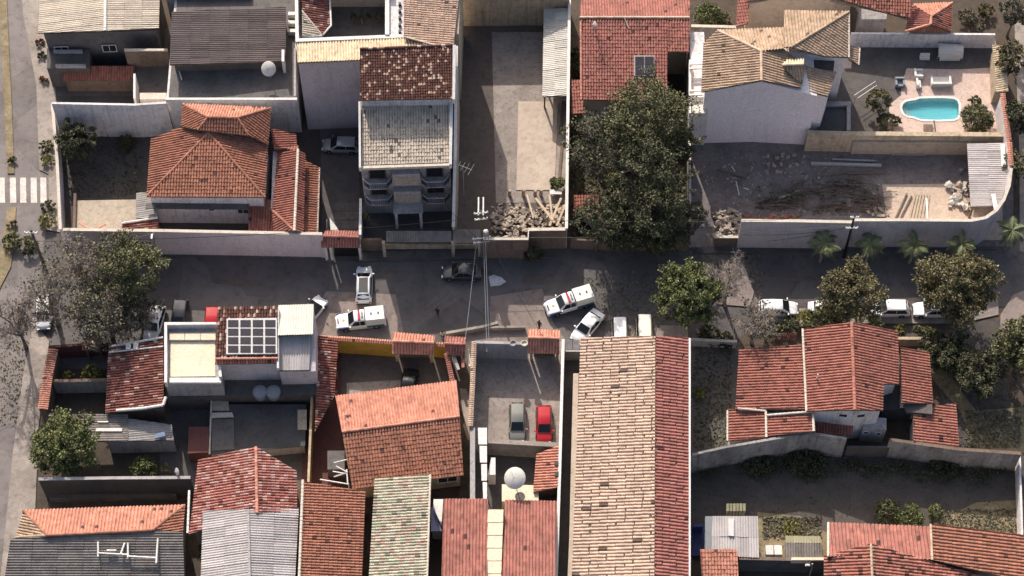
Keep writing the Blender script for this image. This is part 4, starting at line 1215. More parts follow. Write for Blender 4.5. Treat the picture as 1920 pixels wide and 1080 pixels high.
for zz in (6.9, 3.7):
    for s, (t0, t1) in ((0, (.02, .335)), (1, (.665, .98))):
        pts = []
        for tt, oo in ((t0, 0), (t1, 0), (t1, .55), (t1 - .06, 1.25), (t0 + .06, 1.25), (t0, .7)):
            p, d, n, L = facade_pt(A_, B_, tt, oo + .003); pts.append(p)
        sl = MB().prism([(p.x, p.y, zz - .18) for p in pts], [(p.x, p.y, zz) for p in pts]).build('balcony', 'grey_wall', t)
        m = MB()
        for a, b_ in zip(pts[1:], pts[2:]): m.tube([(a.x, a.y, zz + 1.0), (b_.x, b_.y, zz + 1.0)], .07, 5)
        m.tube([(pts[-1].x, pts[-1].y, zz + 1.0), (pts[0].x, pts[0].y, zz + 1.0)], .07, 5)
        m.build('rail', 'grey_wall', sl)
        m = MB()
        for a, b_ in zip(pts[1:], pts[2:]):
            for k in range(8):
                q = a.lerp(b_, k / 8)
                m.tube([(q.x, q.y, zz), (q.x, q.y, zz + 1.0)], .025, 4)
        m.build('baluster', 'black_metal', sl, 'stuff')
        p, d, n, L = facade_pt(A_, B_, (t0 + t1) / 2, .02)
        dr = MB().box((p.x, p.y, zz + 1.1), (1.9, .05, 2.1), math.atan2(d.y, d.x)).build('balcony_door', 'old_wood', t)
        MB().box((p.x + n.x * .03, p.y + n.y * .03, zz + 1.15), (1.6, .03, 1.8), math.atan2(d.y, d.x)).build('pane', 'glass_dark', dr)
for (z0_, z1_, out) in ((6.75, 9.0, .9), (3.2, 5.6, .9)):
    pts = [facade_pt(A_, B_, tt, oo)[0] for tt, oo in ((.345, .004), (.655, .004), (.655, out), (.345, out))]
    bay = MB().prism([(p.x, p.y, z0_) for p in pts], [(p.x, p.y, z1_) for p in pts]).build('bay', 'grey_wall', t)
    p, d, n, L = facade_pt(A_, B_, .5, out + .03)
    for k in range(5): MB().box((p.x + d.x * (k - 2) * .5, p.y + d.y * (k - 2) * .5, z0_ + 1.0), (.42, .05, 1.4), math.atan2(d.y, d.x)).build('panel', 'tan_wall', bay)
for tt in (.36, .64):
    p, d, n, L = facade_pt(A_, B_, tt, 2.0)
    MB().box((p.x, p.y, 1.6), (.3, .3, 3.2)).build('column', 'white_wall', t)
p, d, n, L = facade_pt(A_, B_, .5, 1.3)
MB().box((p.x, p.y, 3.25), (L * .34, 1.7, .16), math.atan2(d.y, d.x)).build('porch_slab', 'grey_wall', t)
wall_run('side_wall', 'narrow pale parapet wall along the east side of the balcony house', [(856, 86), (853, 300), (850, 425)], 10.2, .22, 'tan_wall', 'white_paint', hs=[12.4, 9.9, 4.0])
antenna('thin spiky television antenna sticking out of the balcony house wall', 868, 312, 9.4, 2.1, 3.5, 5, 155)
shrub('yellowish leafy plant at the driveway corner of the balcony house', 684, 412, .6, 2.4, 'leaf_yellow', 1.0)
t = thing('gate', 'dark barred metal gate with a sloped canopy before the balcony house', 'gate', P(810, 458, 0))
block(t, 'frame', [(722, 432, 3.1), (905, 432, 3.1), (905, 429, 3.1), (722, 429, 3.1)], 'black_metal', z0=2.95)
block(t, 'frame', [(722, 452, .6), (905, 452, .6), (905, 449, .6), (722, 449, .6)], 'black_metal', z0=.4)
a, b_ = P(722, 430.5, 3.1), P(905, 430.5, 3.1)
m = MB()
for k in range(64):
    q = a.lerp(b_, (k + .5) / 64); m.tube([(q.x, q.y, .1), (q.x, q.y, 3.0)], .03, 4)
m.build('bar', 'steel', t, 'stuff')
roof(t, [(724, 433, 3.3), (846, 433, 3.3), (846, 454, 2.9), (724, 454, 2.9)], 'sheet', 'old_sheet', swid=1.6)
roof(t, [(850, 430, 3.3), (905, 430, 3.3), (905, 456, 2.9), (850, 456, 2.9)], 'sheet', 'old_sheet', swid=1.6)
for x in (716, 846, 896): block(t, 'post', [(x, 456, 3.0), (x + 6, 456, 3.0), (x + 6, 451, 3.0), (x, 451, 3.0)], 'tan_wall')
wall_run('street_wall', 'low mustard-brown wall under the barred metal gate', [(722, 458), (905, 458)], .9, .2, 'beige_wall', None)
wall_run('street_wall', 'short grey-brown wall between the red gate roof and the metal gate', [(676, 448), (716, 448)], 2.4, .25, 'brown_wall', None)

# ================================================================== YARD WITH WHITE LEAN-TO
wall_run('yard_wall', 'high beige wall closing the north end of the concrete yard', [(860, -12), (1068, -14)], 5.9, .3, 'beige_wall', None)
wall_run('yard_wall', 'speckled white-topped wall along the east side of the concrete yard', [(1068, -20), (1065, 200), (1062, 428)], 4.2, .22, 'stained_wall', 'white_paint')
wall_run('yard_wall', 'stepped brown street wall with cream coping below the rubble', [(906, 447), (990, 447), (991, 430), (1062, 429)], 4.0, .28, 'brown_wall', 'coping')
t = thing('lean_to', 'white corrugated lean-to roof along the yard wall', 'lean-to', P(1040, 180, 0))
roof(t, [(1020, 16, 3.0), (1066, 16, 3.7), (1065, 180, 3.7), (1017, 181, 3.0)], 'sheet', 'white_sheet', slen=1.4)
for y in (36, 84, 132, 176): block(t, 'post', [(1020, y, 2.85), (1023, y, 2.85), (1023, y - 3, 2.85), (1020, y - 3, 2.85)], 'old_wood')
g = random.Random(3)
t = thing('rubble_heap', 'heap of pale broken rubble piled against the stepped brown wall', 'rubble', P(1000, 420, 0))
m = MB()
for k in range(420):
    x, y = g.uniform(922, 1058), g.uniform(384, 462)
    p = P(x, y, 0)
    r_ = g.uniform(.06, .34)
    V, F = rock(g, (p.x, p.y, r_ * .3 + max(0, (y - 392) / 70) * g.uniform(.2, .9)), r_)
    m.add(V, F)
m.build('stones', 'rubble_stone', t, 'stuff')
for k, (a, b_, w) in enumerate((((1004, 372), (1040, 418), .28), ((1052, 372), (1030, 424), .24), ((1060, 384), (1044, 424), .22), ((988, 366), (1000, 410), .18), ((1030, 366), (1036, 414), .2))):
    plank('timber', ('long pale timber leaning across the rubble', 'timber tilted against the white-topped wall', 'timber lying along the white-topped wall foot', 'short timber at the west of the rubble', 'thin timber in the middle of the rubble')[k], 'timber', (a[0], a[1], .9), (b_[0], b_[1], 1.4), w, .12, 'pale_wood')
for k, x in enumerate((955, 981, 1003, 1014)):
    c = P(x, 366, 0)
    o = MB().tube([(c.x, c.y, 0), (c.x + .05, c.y, 1.0 + .12 * (k % 2))], [.2, .17], 8).build('wooden_post', 'pale_wood', None, loc=c)
    tag(o, '%s short round wooden post from the west at the edge of the yard slab' % ('first', 'second', 'third', 'fourth')[k], 'post', 'posts by the rubble')
shrub('bright green bush by the yard wall above the rubble', 1045, 345, .9, 1.3, 'leaf_green', 1.6)
c = P(1042, 362, .5)
t = thing('table', 'small white-topped table under the green bush', 'table', (c.x, c.y, 0))
MB().box((c.x, c.y, .72), (1.3, .6, .06)).build('table_top', 'white_paint', t)
for sx in (-.55, .55):
    for sy in (-.22, .22): MB().box((c.x + sx, c.y + sy, .345), (.06, .06, .69)).build('leg', 'white_paint', t)
for k, (a, b_) in enumerate((((1056, 190), (1050, 250)), ((1054, 270), (1048, 340)))):
    plank('board', ('long board leaning by the yard wall below the lean-to', 'long board lying by the green bush')[k], 'board', (a[0], a[1], .1), (b_[0], b_[1], .1), .3, .08, 'old_wood')

# ================================================================== RED-ROOFED HOUSE, TOP
t = thing('house', 'house with a plain red tiled roof and a dark square skylight', 'house', P(1180, 190, 0))
block(t, 'wall', [(1094, 183, 5.0), (1247, 185, 5.0), (1250, 60, 5.0), (1094, 60, 5.0)], 'tan_wall')
block(t, 'wall', [(1252, 90, 5.0), (1289, 90, 5.0), (1289, 40, 5.0), (1252, 40, 5.0)], 'tan_wall')
roof(t, [(1090, -8, 6.4), (1294, -8, 6.4), (1293, 33, 7.6), (1087, 33, 7.6)], 'tile', 'red_tile')
roof(t, [(1087, 33, 7.6), (1253, 33, 7.6), (1250, 189, 5.3), (1089, 187, 5.3)], 'tile', 'red_tile')
roof(t, [(1253, 33, 7.6), (1293, 33, 7.6), (1292, 97, 6.65), (1253, 97, 6.65)], 'tile', 'red_tile')
ridge(t, [(1087, 33, 7.65), (1293, 33, 7.65)], 'peach_tile')
ridge(t, [(1089, 40, 7.5), (1090, 187, 5.4)], 'orange_tile', .12)
roof(t, [(1072, 150, 3.8), (1092, 150, 3.8), (1098, 212, 3.2), (1072, 214, 3.2)], 'tile', 'red_tile')
sk = block(t, 'skylight', [(1189, 142, 6.35), (1227, 142, 6.35), (1227, 104, 6.85), (1189, 104, 6.85)], 'steel', z0=5.6)
for i in range(2):
    for j in range(2):
        x0, y0 = 1191 + i * 18, 106 + j * 18
        block(sk, 'pane', [(x0, y0 + 16, 6.42 + (1 - j) * .24), (x0 + 16.5, y0 + 16, 6.42 + (1 - j) * .24), (x0 + 16.5, y0, 6.66 + (1 - j) * .24), (x0, y0, 6.66 + (1 - j) * .24)], 'skylight_glass', z0=5.7)
sat_dish('small white dish on a mast above the plain red roof', 1117, 47, 8.6, .42, 70, 200, 1.6)
c = P(1170, 36, 7.6)
o = MB().tube([(c.x, c.y, 7.0), (c.x, c.y, 8.0), (c.x + .5, c.y - 1.2, 7.5)], .06, 6).build('vent_pipe', 'coping', None, loc=(c.x, c.y, 7.0))
tag(o, 'thin pale pipe bent over the ridge of the plain red roof', 'pipe')
# --- balcony strip west of the ochre house
t = thing('side_terrace', 'narrow white terrace with slats between the trees and the ochre-roofed house', 'terrace', P(1312, 215, 0))
block(t, 'wall', [(1294, 212, 6.2), (1328, 212, 6.2), (1320, 60, 6.2), (1294, 60, 6.2)], 'white_wall')
for y in (118, 126, 168, 176):
    block(t, 'beam', [(1293, y + 3, 7.3), (1318, y + 2, 7.3), (1318, y - 1, 7.3), (1293, y, 7.3)], 'white_paint', z0=7.1)
block(t, 'parapet', [(1292, 212, 7.0), (1296, 212, 7.0), (1296, 112, 7.0), (1292, 112, 7.0)], 'white_paint', z0=6.1)
block(t, 'step', [(1298, 212, 6.7), (1327, 212, 6.7), (1327, 182, 6.7), (1298, 182, 6.7)], 'cover_white', z0=6.1)

# ================================================================== OCHRE HOUSE
t = thing('house', 'big house with ochre tiled roofs above a blank lilac-white south wall', 'house', P(1420, 268, 0))
block(t, 'wall', [(1322, 173, 9.8), (1428, 153, 11.5), (1532, 180, 9.4), (1524, 100, 9.4), (1472, 96, 11.0), (1428, 98, 11.4), (1350, 70, 9.8), (1326, 86, 9.8)], 'pale_lilac_wall')
block(t, 'wall', [(1476, 100, 9.8), (1586, 106, 9.8), (1586, 30, 9.8), (1476, 30, 9.8)], 'pale_lilac_wall')
block(t, 'flat_roof', [(1500, 140, 8.9), (1562, 142, 8.9), (1566, 100, 8.9), (1500, 92, 8.9)], 'dark_concrete')
roof(t, [(1315, 173, 9.9), (1428, 151, 11.8), (1427, 96, 11.8), (1345, 57, 10.3), (1319, 82, 9.9)], 'tile', 'ochre_tile', pw=.34)
roof(t, [(1345, 57, 10.3), (1470, 52, 10.3), (1470, 92, 11.8), (1427, 96, 11.8)], 'tile', 'ochre_tile', pw=.34)
roof(t, [(1428, 151, 11.8), (1502, 165, 10.4), (1511, 122, 10.3), (1470, 93, 11.1), (1427, 96, 11.8)], 'tile', 'ochre_tile', pw=.34)
roof(t, [(1476, 112, 11.2), (1507, 111, 11.0), (1507, 121, 11.6), (1466, 122, 11.8)], 'tile', 'cream_tile')
roof(t, [(1466, 122, 11.8), (1507, 122, 11.6), (1505, 156, 10.6), (1492, 150, 10.8)], 'tile', 'ochre_tile')
roof(t, [(1510, 124, 9.7), (1568, 136, 8.9), (1552, 181, 8.9), (1518, 172, 9.7)], 'tile', 'ochre_tile', pw=.34)
roof(t, [(1470, 20, 10.6), (1592, 22, 10.6), (1482, 89, 12.0), (1470, 89, 12.0)], 'tile', 'ochre_tile', pw=.34)
roof(t, [(1592, 22, 10.6), (1592, 108, 9.9), (1545, 106, 10.6), (1482, 89, 12.0)], 'tile', 'ochre_tile', pw=.34)
roof(t, [(1591, 86, 9.4), (1612, 91, 9.0), (1610, 122, 9.0), (1591, 112, 9.4)], 'tile', 'ochre_tile')
ridge(t, [(1428, 151, 11.85), (1427, 96, 11.85), (1345, 57, 10.35)], 'peach_tile')
ridge(t, [(1592, 22, 10.65), (1482, 89, 12.05)], 'ochre_tile')
ridge(t, [(1592, 22, 10.6), (1592, 108, 9.95)], 'coping', .1)
ridge(t, [(1466, 122, 11.85), (1507, 121, 11.65)], 'cream_tile')
ridge(t, [(1612, 91, 9.05), (1610, 122, 9.05)], 'coping', .09)
block(t, 'annex_wall', [(1520, 176, 8.7), (1550, 178, 8.7), (1562, 140, 8.7), (1520, 132, 8.7)], 'pale_lilac_wall')
# --- houses beyond
t = thing('house', 'beige-walled house with red tiles cut off by the top edge', 'house', P(1500, 20, 0))
block(t, 'wall', [(1404, 8, 5.6), (1476, -6, 5.6), (1600, -10, 5.6), (1600, -80, 5.6), (1404, -80, 5.6)], 'tan_wall')
roof(t, [(1380, 50, 5.0), (1403, 44, 5.0), (1407, -30, 5.6), (1384, -30, 5.6)], 'tile', 'red_tile')
roof(t, [(1400, 2, 5.9), (1545, -14, 5.9), (1545, -60, 6.6), (1400, -60, 6.6)], 'tile', 'red_tile')
roof(t, [(1556, 2, 5.4), (1660, 24, 5.0), (1708, 38, 5.0), (1712, -40, 6.4), (1556, -40, 6.4)], 'tile', 'patched_tile')
block(t, 'annex', [(1610, 36, 3.2), (1662, 36, 3.2), (1664, 14, 3.2), (1612, 12, 3.2)], 'grey_wall')
t = thing('house', 'little hipped orange tile roof north of the pool yard wall', 'house', P(1742, 56, 0))
block(t, 'wall', [(1706, 54, 3.8), (1778, 54, 3.8), (1780, 12, 3.8), (1714, 12, 3.8)], 'beige_wall')
roof(t, [(1710, 8, 4.0), (1786, 5, 4.0), (1746, 31, 5.0)], 'tile', 'orange_tile')
roof(t, [(1710, 8, 4.0), (1746, 31, 5.0), (1745, 46, 5.0), (1697, 59, 4.0)], 'tile', 'red_tile')
roof(t, [(1786, 5, 4.0), (1783, 60, 4.0), (1745, 46, 5.0), (1746, 31, 5.0)], 'tile', 'patched_tile')
roof(t, [(1697, 59, 4.0), (1745, 46, 5.0), (1783, 60, 4.0)], 'tile', 'terracotta')
ridge(t, [(1786, 5, 4.05), (1746, 31, 5.05), (1745, 46, 5.05), (1697, 59, 4.05)], 'orange_tile')
wall_run('boundary_wall', 'low speckled wall between the red roof and the ochre house', [(1296, 48), (1380, 50)], 2.6, .25, 'stained_wall', 'coping')

# ================================================================== POOL YARD (its floor stands 0.9 m up)
PZ = .9
zq = lambda q: [(1660 + x / 5.4, 60 + y / 5.4) for x, y in q]
pool_out = [P(a, b_, PZ) for a, b_ in zq([(145, 765), (158, 720), (200, 688), (250, 678), (295, 673), (340, 656), (450, 652), (600, 652), (700, 660), (745, 684), (768, 735), (768, 840), (744, 884), (690, 905), (550, 909), (400, 907), (335, 897), (290, 877), (215, 867), (168, 835)])]
ringp = inset(pool_out, .26)
deck_px = [(1524, 258), (1524, 74), (1866, 72), (1874, 130), (1886, 258)]
deck = [P(a, b_, PZ) for a, b_ in deck_px]
from mathutils.geometry import tessellate_polygon
loops = [[Vector((p.x, p.y, PZ)) for p in deck], [Vector((p.x, p.y, PZ)) for p in pool_out]]
flat = loops[0] + loops[1]
tri = tessellate_polygon(loops)
m = MB()
fs = []
for f in tri:
    a, b_, c = (flat[i] for i in f)
    fs.append(tuple(f) if (b_ - a).cross(c - a).z > 0 else tuple(f[::-1]))
m.add(flat, fs)
n0 = len(deck)
m.add([(p.x, p.y, 0) for p in deck] + [(p.x, p.y, PZ) for p in deck], [(i, (i + 1) % n0, n0 + (i + 1) % n0, n0 + i) for i in range(n0)])
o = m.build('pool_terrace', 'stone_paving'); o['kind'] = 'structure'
ground_patch('terrace_painted_shade', [(1596, 128), (1600, 74), (1866, 72), (1869, 126), (1800, 130), (1700, 128), (1690, 160), (1690, 178), (1668, 196), (1662, 258), (1524, 258), (1524, 128)], 'dark_concrete', PZ + .012)  # shade painted as a darker floor, its outline following the cast shadows
c = centre(pool_out)
t = thing('swimming_pool', 'turquoise swimming pool with rounded ends and white corner steps', 'pool', (c.x, c.y, 0))
m = MB(); k = len(pool_out)
for i in range(k):
    a, b_, c1, d1 = pool_out[i], pool_out[(i + 1) % k], ringp[(i + 1) % k], ringp[i]
    m.add([(a.x, a.y, PZ + .05), (b_.x, b_.y, PZ + .05), (c1.x, c1.y, PZ + .05), (d1.x, d1.y, PZ + .05), (a.x, a.y, PZ - .2), (b_.x, b_.y, PZ - .2), (c1.x, c1.y, PZ - .2), (d1.x, d1.y, PZ - .2)],
          [(3, 2, 1, 0), (0, 1, 5, 4), (2, 3, 7, 6)])
m.build('pool_rim', 'white_paint', t)
m = MB()
m.add([(p.x, p.y, .03) for p in ringp] + [(p.x, p.y, PZ - .2) for p in ringp], [(i, i + k, (i + 1) % k + k, (i + 1) % k) for i in range(k)])
m.build('basin_wall', 'pool_wall', t)
MB().add([(p.x, p.y, .05) for p in ringp], [tuple(range(k))] if sum((ringp[i].x * ringp[(i + 1) % k].y - ringp[(i + 1) % k].x * ringp[i].y) for i in range(k)) > 0 else [tuple(range(k - 1, -1, -1))]).build('basin_floor', 'pool_floor', t)
m_ = MB().add([(p.x, p.y, PZ - .16) for p in ringp], [tuple(range(k))] if sum((ringp[i].x * ringp[(i + 1) % k].y - ringp[(i + 1) % k].x * ringp[i].y) for i in range(k)) > 0 else [tuple(range(k - 1, -1, -1))])
m_.build('water_surface', 'water', t)
for j in range(4):
    x0 = 1690 + j * 4.6
    block(t, 'step', [(x0, 219 + j * 1.2, .62 - j * .13), (x0 + 3.4, 220 + j * 1.2, .62 - j * .13), (x0 + 2.0, 200 + j * 3.2, .62 - j * .13), (x0 - .6, 199 + j * 3.2, .62 - j * .13)], 'white_paint', z0=.06)
wall_run('pool_wall', 'pale bluish wall along the north side of the pool yard', [(1596, 62), (1866, 64)], 3.4, .25, 'white_wall', None)
wall_run('pool_parapet', 'wide tan parapet wall along the south side of the pool yard', [(1514, 248), (1600, 250), (1886, 252)], 3.3, .55, 'beige_wall', None)
wall_run('pool_parapet', 'lower tan ledge running beneath the pool parapet', [(1600, 262), (1888, 264)], 2.4, .6, 'tan_wall', None)
t = thing('sun_shelter', 'white fabric half-barrel sun shelter standing in the shade north of the pool', 'sun shelter', P(1778, 118, PZ))
a, b_ = P(1756, 100, PZ), P(1802, 103, PZ)
m = MB(); V, F = [], []
for i in range(7):
    an = math.pi * i / 6
    for e in (a, b_): V.append((e.x, e.y + .85 * math.cos(an), PZ + .5 + .95 * math.sin(an)))
for i in range(6): F.append((2 * i, 2 * i + 1, 2 * i + 3, 2 * i + 2))
m.add(V, F); m.add([(x, y, z - .04) for x, y, z in V], [f[::-1] for f in F])
m.build('canvas', 'cover_white', t)
MB().box(((a.x + b_.x) / 2, (a.y + b_.y) / 2 - .2, PZ + .25), (2.3, 1.5, .5)).build('seat', 'cushion', t)
for e in (a, b_):
    for s in (-.82, .82): MB().box((e.x, e.y + s, PZ + .25), (.07, .07, .5)).build('leg', 'steel', t)
def lounge(label, px, py, w, d, rz, cat='garden sofa', arms=True, mat='cushion'):
    c = P(px, py, PZ)
    t = thing('garden_sofa', label, cat, c)
    ORG[t.name] = Vector((0, 0, 0)); t.rotation_euler = (0, 0, R(rz))
    MB().box((0, 0, .21), (w, d, .34)).build('seat', mat, t)
    MB().box((0, d / 2 - .11, .50), (w - .02, .22, .52)).build('backrest', mat, t)
    if arms:
        for s in (-1, 1): MB().box((s * (w / 2 - .12), -.11, .46), (.22, d - .24, .38)).build('armrest', mat, t)
    for sx in (-1, 1):
        for sy in (-1, 1): MB().box((sx * (w / 2 - .08), sy * (d / 2 - .08), .02), (.07, .07, .04)).build('foot', 'steel', t)
lounge('white U-shaped garden sofa with high arms just above the pool', 1763, 156, 2.3, 1.2, 180)
lounge('white garden armchair left of the U-shaped sofa', 1721, 142, 1.05, 1.0, 90)
lounge('low white footstool below the white garden armchair', 1721, 160, 1.0, .55, 90, 'footstool', False)
lounge('grey garden armchair standing in the shade west of the pool', 1686, 158, 1.1, 1.0, 0, mat='tank_grey')
lounge('narrow white bench beside the half-barrel sun shelter', 1733, 110, 1.1, .5, 0, 'bench', False)
o = block(thing('service_tank', 'black flat-topped service tank in the corner below the ochre house', 'tank', P(1560, 240, 0)), 'tank_body', [(1534, 244, 2.6), (1590, 244, 2.6), (1590, 196, 2.6), (1534, 196, 2.6)], 'membrane')
block(bpy.data.objects[o.parent.name], 'rim', [(1534, 198, 2.9), (1596, 198, 2.9), (1596, 190, 2.9), (1534, 190, 2.9)], 'grey_wall', z0=2.5)
block(bpy.data.objects[o.parent.name], 'rim', [(1588, 244, 2.9), (1595, 244, 2.9), (1595, 199, 2.9), (1588, 199, 2.9)], 'grey_wall', z0=2.5)
t = thing('drying_rack', 'slim metal clothes-drying frame beside the pool yard shrub', 'drying rack', P(1620, 170, PZ))
for q in (((1600, 180, 2.4), (1642, 152, 2.4)), ((1608, 184, 2.4), (1644, 160, 2.4))):
    MB().tube([P(*q[0]), P(*q[1])], .03, 5).build('rail', 'steel', t)
for q in ((1604, 182), (1643, 156)):
    p = P(q[0], q[1], 2.4); MB().tube([(p.x, p.y, PZ), p], .03, 5).build('leg', 'steel', t)
shrub('dense round clipped bush at the south-east corner of the pool', 1832, 222, 1.75, 2.4, 'leaf_olive', 1.5, PZ)
shrub('small bush growing just above the round clipped bush', 1828, 190, .7, 1.2, 'leaf_olive', 1.5, PZ)
shrub('tall olive-leaved shrub in the shade west of the pool', 1648, 190, 1.4, 3.2, 'leaf_rust', 1.2, PZ)
shrub('low green shrub by the parapet west of the pool', 1664, 228, 1.1, 1.6, 'leaf_olive', 1.2, PZ)
shrub('low pale flowering bush at the pool corner near the parapet', 1681, 226, .6, .9, 'leaf_grey', 1.5, PZ)
plank('pool_shower', 'thin dark shower pole leaning by the pool edge', 'shower', (1751, 226, PZ), (1754, 250, PZ + .6), .1, .1, 'trim_black')
slab('pump_box', 'flat brown pump cover by the parapet south of the pool', 'pump cover', [(1732, 233), (1749, 233), (1749, 246), (1732, 246)], PZ + .25, .24, 'brown_wall')

# ================================================================== BUILDING LOT AND ITS CURVED WALL
w_ = [(1390, 413), (1500, 414), (1600, 416), (1602, 412), (1700, 412), (1822, 413), (1848, 408), (1868, 394), (1882, 374), (1892, 348), (1896, 315)]
wall_run('curved_wall', 'tall pale wall of the building lot curving round at its east end', w_, 5.4, .25, 'lilac_wall', 'coping')
wall_run('curved_wall', 'narrow wall with orange tile coping along the east side of the pool yard', [(1896, 312), (1893, 270), (1887, 225), (1880, 175)], 4.8, .25, 'white_wall', None, tile='orange_tile')
t = thing('tiled_shed', 'narrow pale tiled roof strip at the north-east corner of the pool yard', 'shed', P(1876, 172, 0))
roof(t, [(1861, 86, 3.6), (1886, 84, 4.2), (1891, 172, 4.2), (1868, 174, 3.6)], 'tile', 'cream_tile')
block(t, 'wall', [(1866, 170, 3.4), (1888, 168, 3.4), (1884, 88, 3.4), (1863, 90, 3.4)], 'beige_wall')
t = thing('carport', 'corrugated grey carport roof at the curved end of the lot wall', 'carport', P(1850, 380, 0))
roof(t, [(1813, 270, 3.0), (1886, 268, 3.5), (1892, 335, 3.5), (1874, 386, 3.4), (1820, 388, 3.0)], 'sheet', 'pale_sheet')
for q in ((1818, 276), (1818, 330), (1824, 384)): block(t, 'post', [(q[0], q[1], 2.8), (q[0] + 4, q[1], 2.8), (q[0] + 4, q[1] - 3, 2.8), (q[0], q[1] - 3, 2.8)], 'old_wood')
block(t, 'gutter', [(1878, 312, 3.75), (1886, 312, 3.75), (1884, 270, 3.75), (1876, 270, 3.75)], 'white_paint', z0=3.55)
for k, (a, b_) in enumerate((((1862, 364), (1868, 396)), ((1830, 382), (1828, 412)))):
    plank('board', ('white board laid over the south edge of the carport', 'pale board leaning at the corner of the carport')[k], 'board', (a[0], a[1], 3.7 - k * 1.5), (b_[0], b_[1], 3.6 - k * 1.2), .45, .08, 'white_paint' if k == 0 else 'pale_wood')
g = random.Random(11)
t = thing('stone_pile', 'pile of pale stone blocks beside the carport', 'stone pile', P(1798, 375, 0))
for k in range(34):
    x, y = 1776 + g.random() * 42, 350 + g.random() * 44
    p = P(x, y, 0)
    r_ = g.uniform(.22, .48)
    V, F = rock(g, (p.x, p.y, .2 + g.random() * .35), r_, .6)
    MB().add(V, F).build('stone', 'pale_stone' if g.random() < .6 else 'rubble_stone', t)
t = thing('stone_pile', 'small heap of broken stones at the west edge of the sand', 'stone pile', P(1645, 400, 0))
for k in range(12):
    p = P(1626 + g.random() * 36, 390 + g.random() * 18, 0)
    V, F = rock(g, (p.x, p.y, .15), g.uniform(.16, .34), .7)
    MB().add(V, F).build('stone', 'rubble_stone', t)
for k in range(2):
    plank('timber', ('dark timber pole lying on the sand, nearer the sand edge', 'dark timber pole lying on the sand beside the pale boards')[k], 'timber', (1700 + k * 9, 364 + k * 4, .1), (1678 + k * 9, 412, .1), .16, .14, 'old_wood')
for k in range(6):
    o = plank('board', ('first', 'second', 'third', 'fourth', 'fifth', 'sixth')[k] + ' long pale board from the west in the row on the sand', 'board', (1716 + k * 5.2, 364, .1), (1704 + k * 6.2, 413, .1), .22, .07, 'pale_wood', 'boards on the sand')
plank('board', 'single pale board set apart at the east of the row on the sand', 'board', (1737, 372, .1), (1739, 412, .1), .2, .08, 'white_paint')
for k in range(13):
    p = P(1440 + (k % 5) * 13 + g.uniform(-4, 4), 294 + (k // 5) * 16 + g.uniform(-4, 4), 0)
    o = MB().box((p.x, p.y, .14), (.4, .28, .28), g.uniform(0, 3)).build('concrete_block', 'rubble_stone', None, loc=(p.x, p.y, 0))
    tag(o, '%s grey block from the west, %s row of loose blocks' % (('first', 'second', 'third', 'fourth', 'fifth')[k % 5], ('upper', 'middle', 'lower')[k // 5]), 'block', 'loose blocks in the building lot')
for k, (a, b_, w) in enumerate((((1520, 308), (1652, 312), .3), ((1560, 300), (1640, 303), .2), ((1672, 290), (1735, 291), .14))):
    plank('pipe', ('long grey pipe lying in the shaded lot', 'shorter grey pipe lying above the long one', 'thin pale rod lying near the pool parapet')[k], 'pipe', (a[0], a[1], .05), (b_[0], b_[1], .05), w, w, 'steel')
t = thing('debris', 'tangle of dark branches and scrap strewn over the shaded building lot', 'debris', P(1500, 370, 0))
t2 = MB()
heaps = [(1500, 362, 46, 14), (1575, 352, 40, 16), (1620, 380, 30, 14), (1450, 385, 40, 10), (1560, 390, 50, 8)]
for k in range(420):
    hx, hy, sx, sy = heaps[k % len(heaps)]
    p = P(g.gauss(hx, sx * .6), min(406, g.gauss(hy, sy * .6)), 0)
    an = g.gauss(.1, .5); L = g.uniform(.4, 2.2)
    q = p + Vector((math.cos(an) * L, math.sin(an) * L * .5, 0))
    z0 = g.uniform(.05, .5)
    t2.tube([(p.x, p.y, z0), ((p.x + q.x) / 2, (p.y + q.y) / 2 + g.uniform(-.15, .15), z0 + .1), (q.x, q.y, g.uniform(.04, .4))], g.uniform(.012, .045), 4, cap=False)
t2.build('branches', 'bark', t, 'stuff')
t2 = MB()
for k in range(240):
    p = P(g.uniform(1312, 1650), g.uniform(290, 404), 0)
    V, F = rock(g, (p.x, p.y, .04), g.uniform(.04, .16)); t2.add(V, F)
t2.build('clods', 'rubble_stone', t, 'stuff')
leaves_mesh('scrap_leaves', [P(g.gauss(hx, sx * .7), min(404, g.gauss(hy, sy * .7)), .15) for hx, hy, sx, sy in heaps for _ in range(26)], 14, .5, .12, 'leaf_dark', t)['kind'] = 'stuff'
for k, (a, b_, w, mt) in enumerate((((1345, 318), (1398, 334), .2, 'old_wood'), ((1462, 372), (1500, 356), .24, 'pale_wood'), ((1380, 340), (1386, 366), .12, 'white_paint'), ((1394, 352), (1404, 356), .12, 'white_paint'), ((1372, 312), (1378, 322), .12, 'white_paint'), ((1540, 330), (1592, 322), .26, 'brown_wall'), ((1590, 324), (1656, 322), .5, 'brown_wall'))):
    plank('plank', ('dark plank near the lilac wall in the shaded lot', 'pale plank on the branch tangle in the shaded lot', 'longest small white strip in the west of the lot', 'short level white strip in the west of the lot', 'topmost small white strip in the west of the lot', 'slanted brown plank below the long grey pipe', 'wide brown board at the east end below the long pipe')[k], 'plank', (a[0], a[1], .08), (b_[0], b_[1], .12), w, .06, mt)
t2 = MB()
for k in range(60):
    p = P(g.uniform(1395, 1500), g.uniform(404, 425), 0)
    V, F = rock(g, (p.x, p.y, .1), g.uniform(.1, .26)); t2.add(V, F)
t2.build('broken_tiles', 'terracotta', t, 'stuff')
p = P(1800, 323, 0)
tag(MB().box((p.x, p.y, .3), (.5, .5, .6), .3, taper=.8).build('bucket', 'tank_grey', None, loc=(p.x, p.y, 0)), 'grey plastic bin beside the carport post', 'bin')
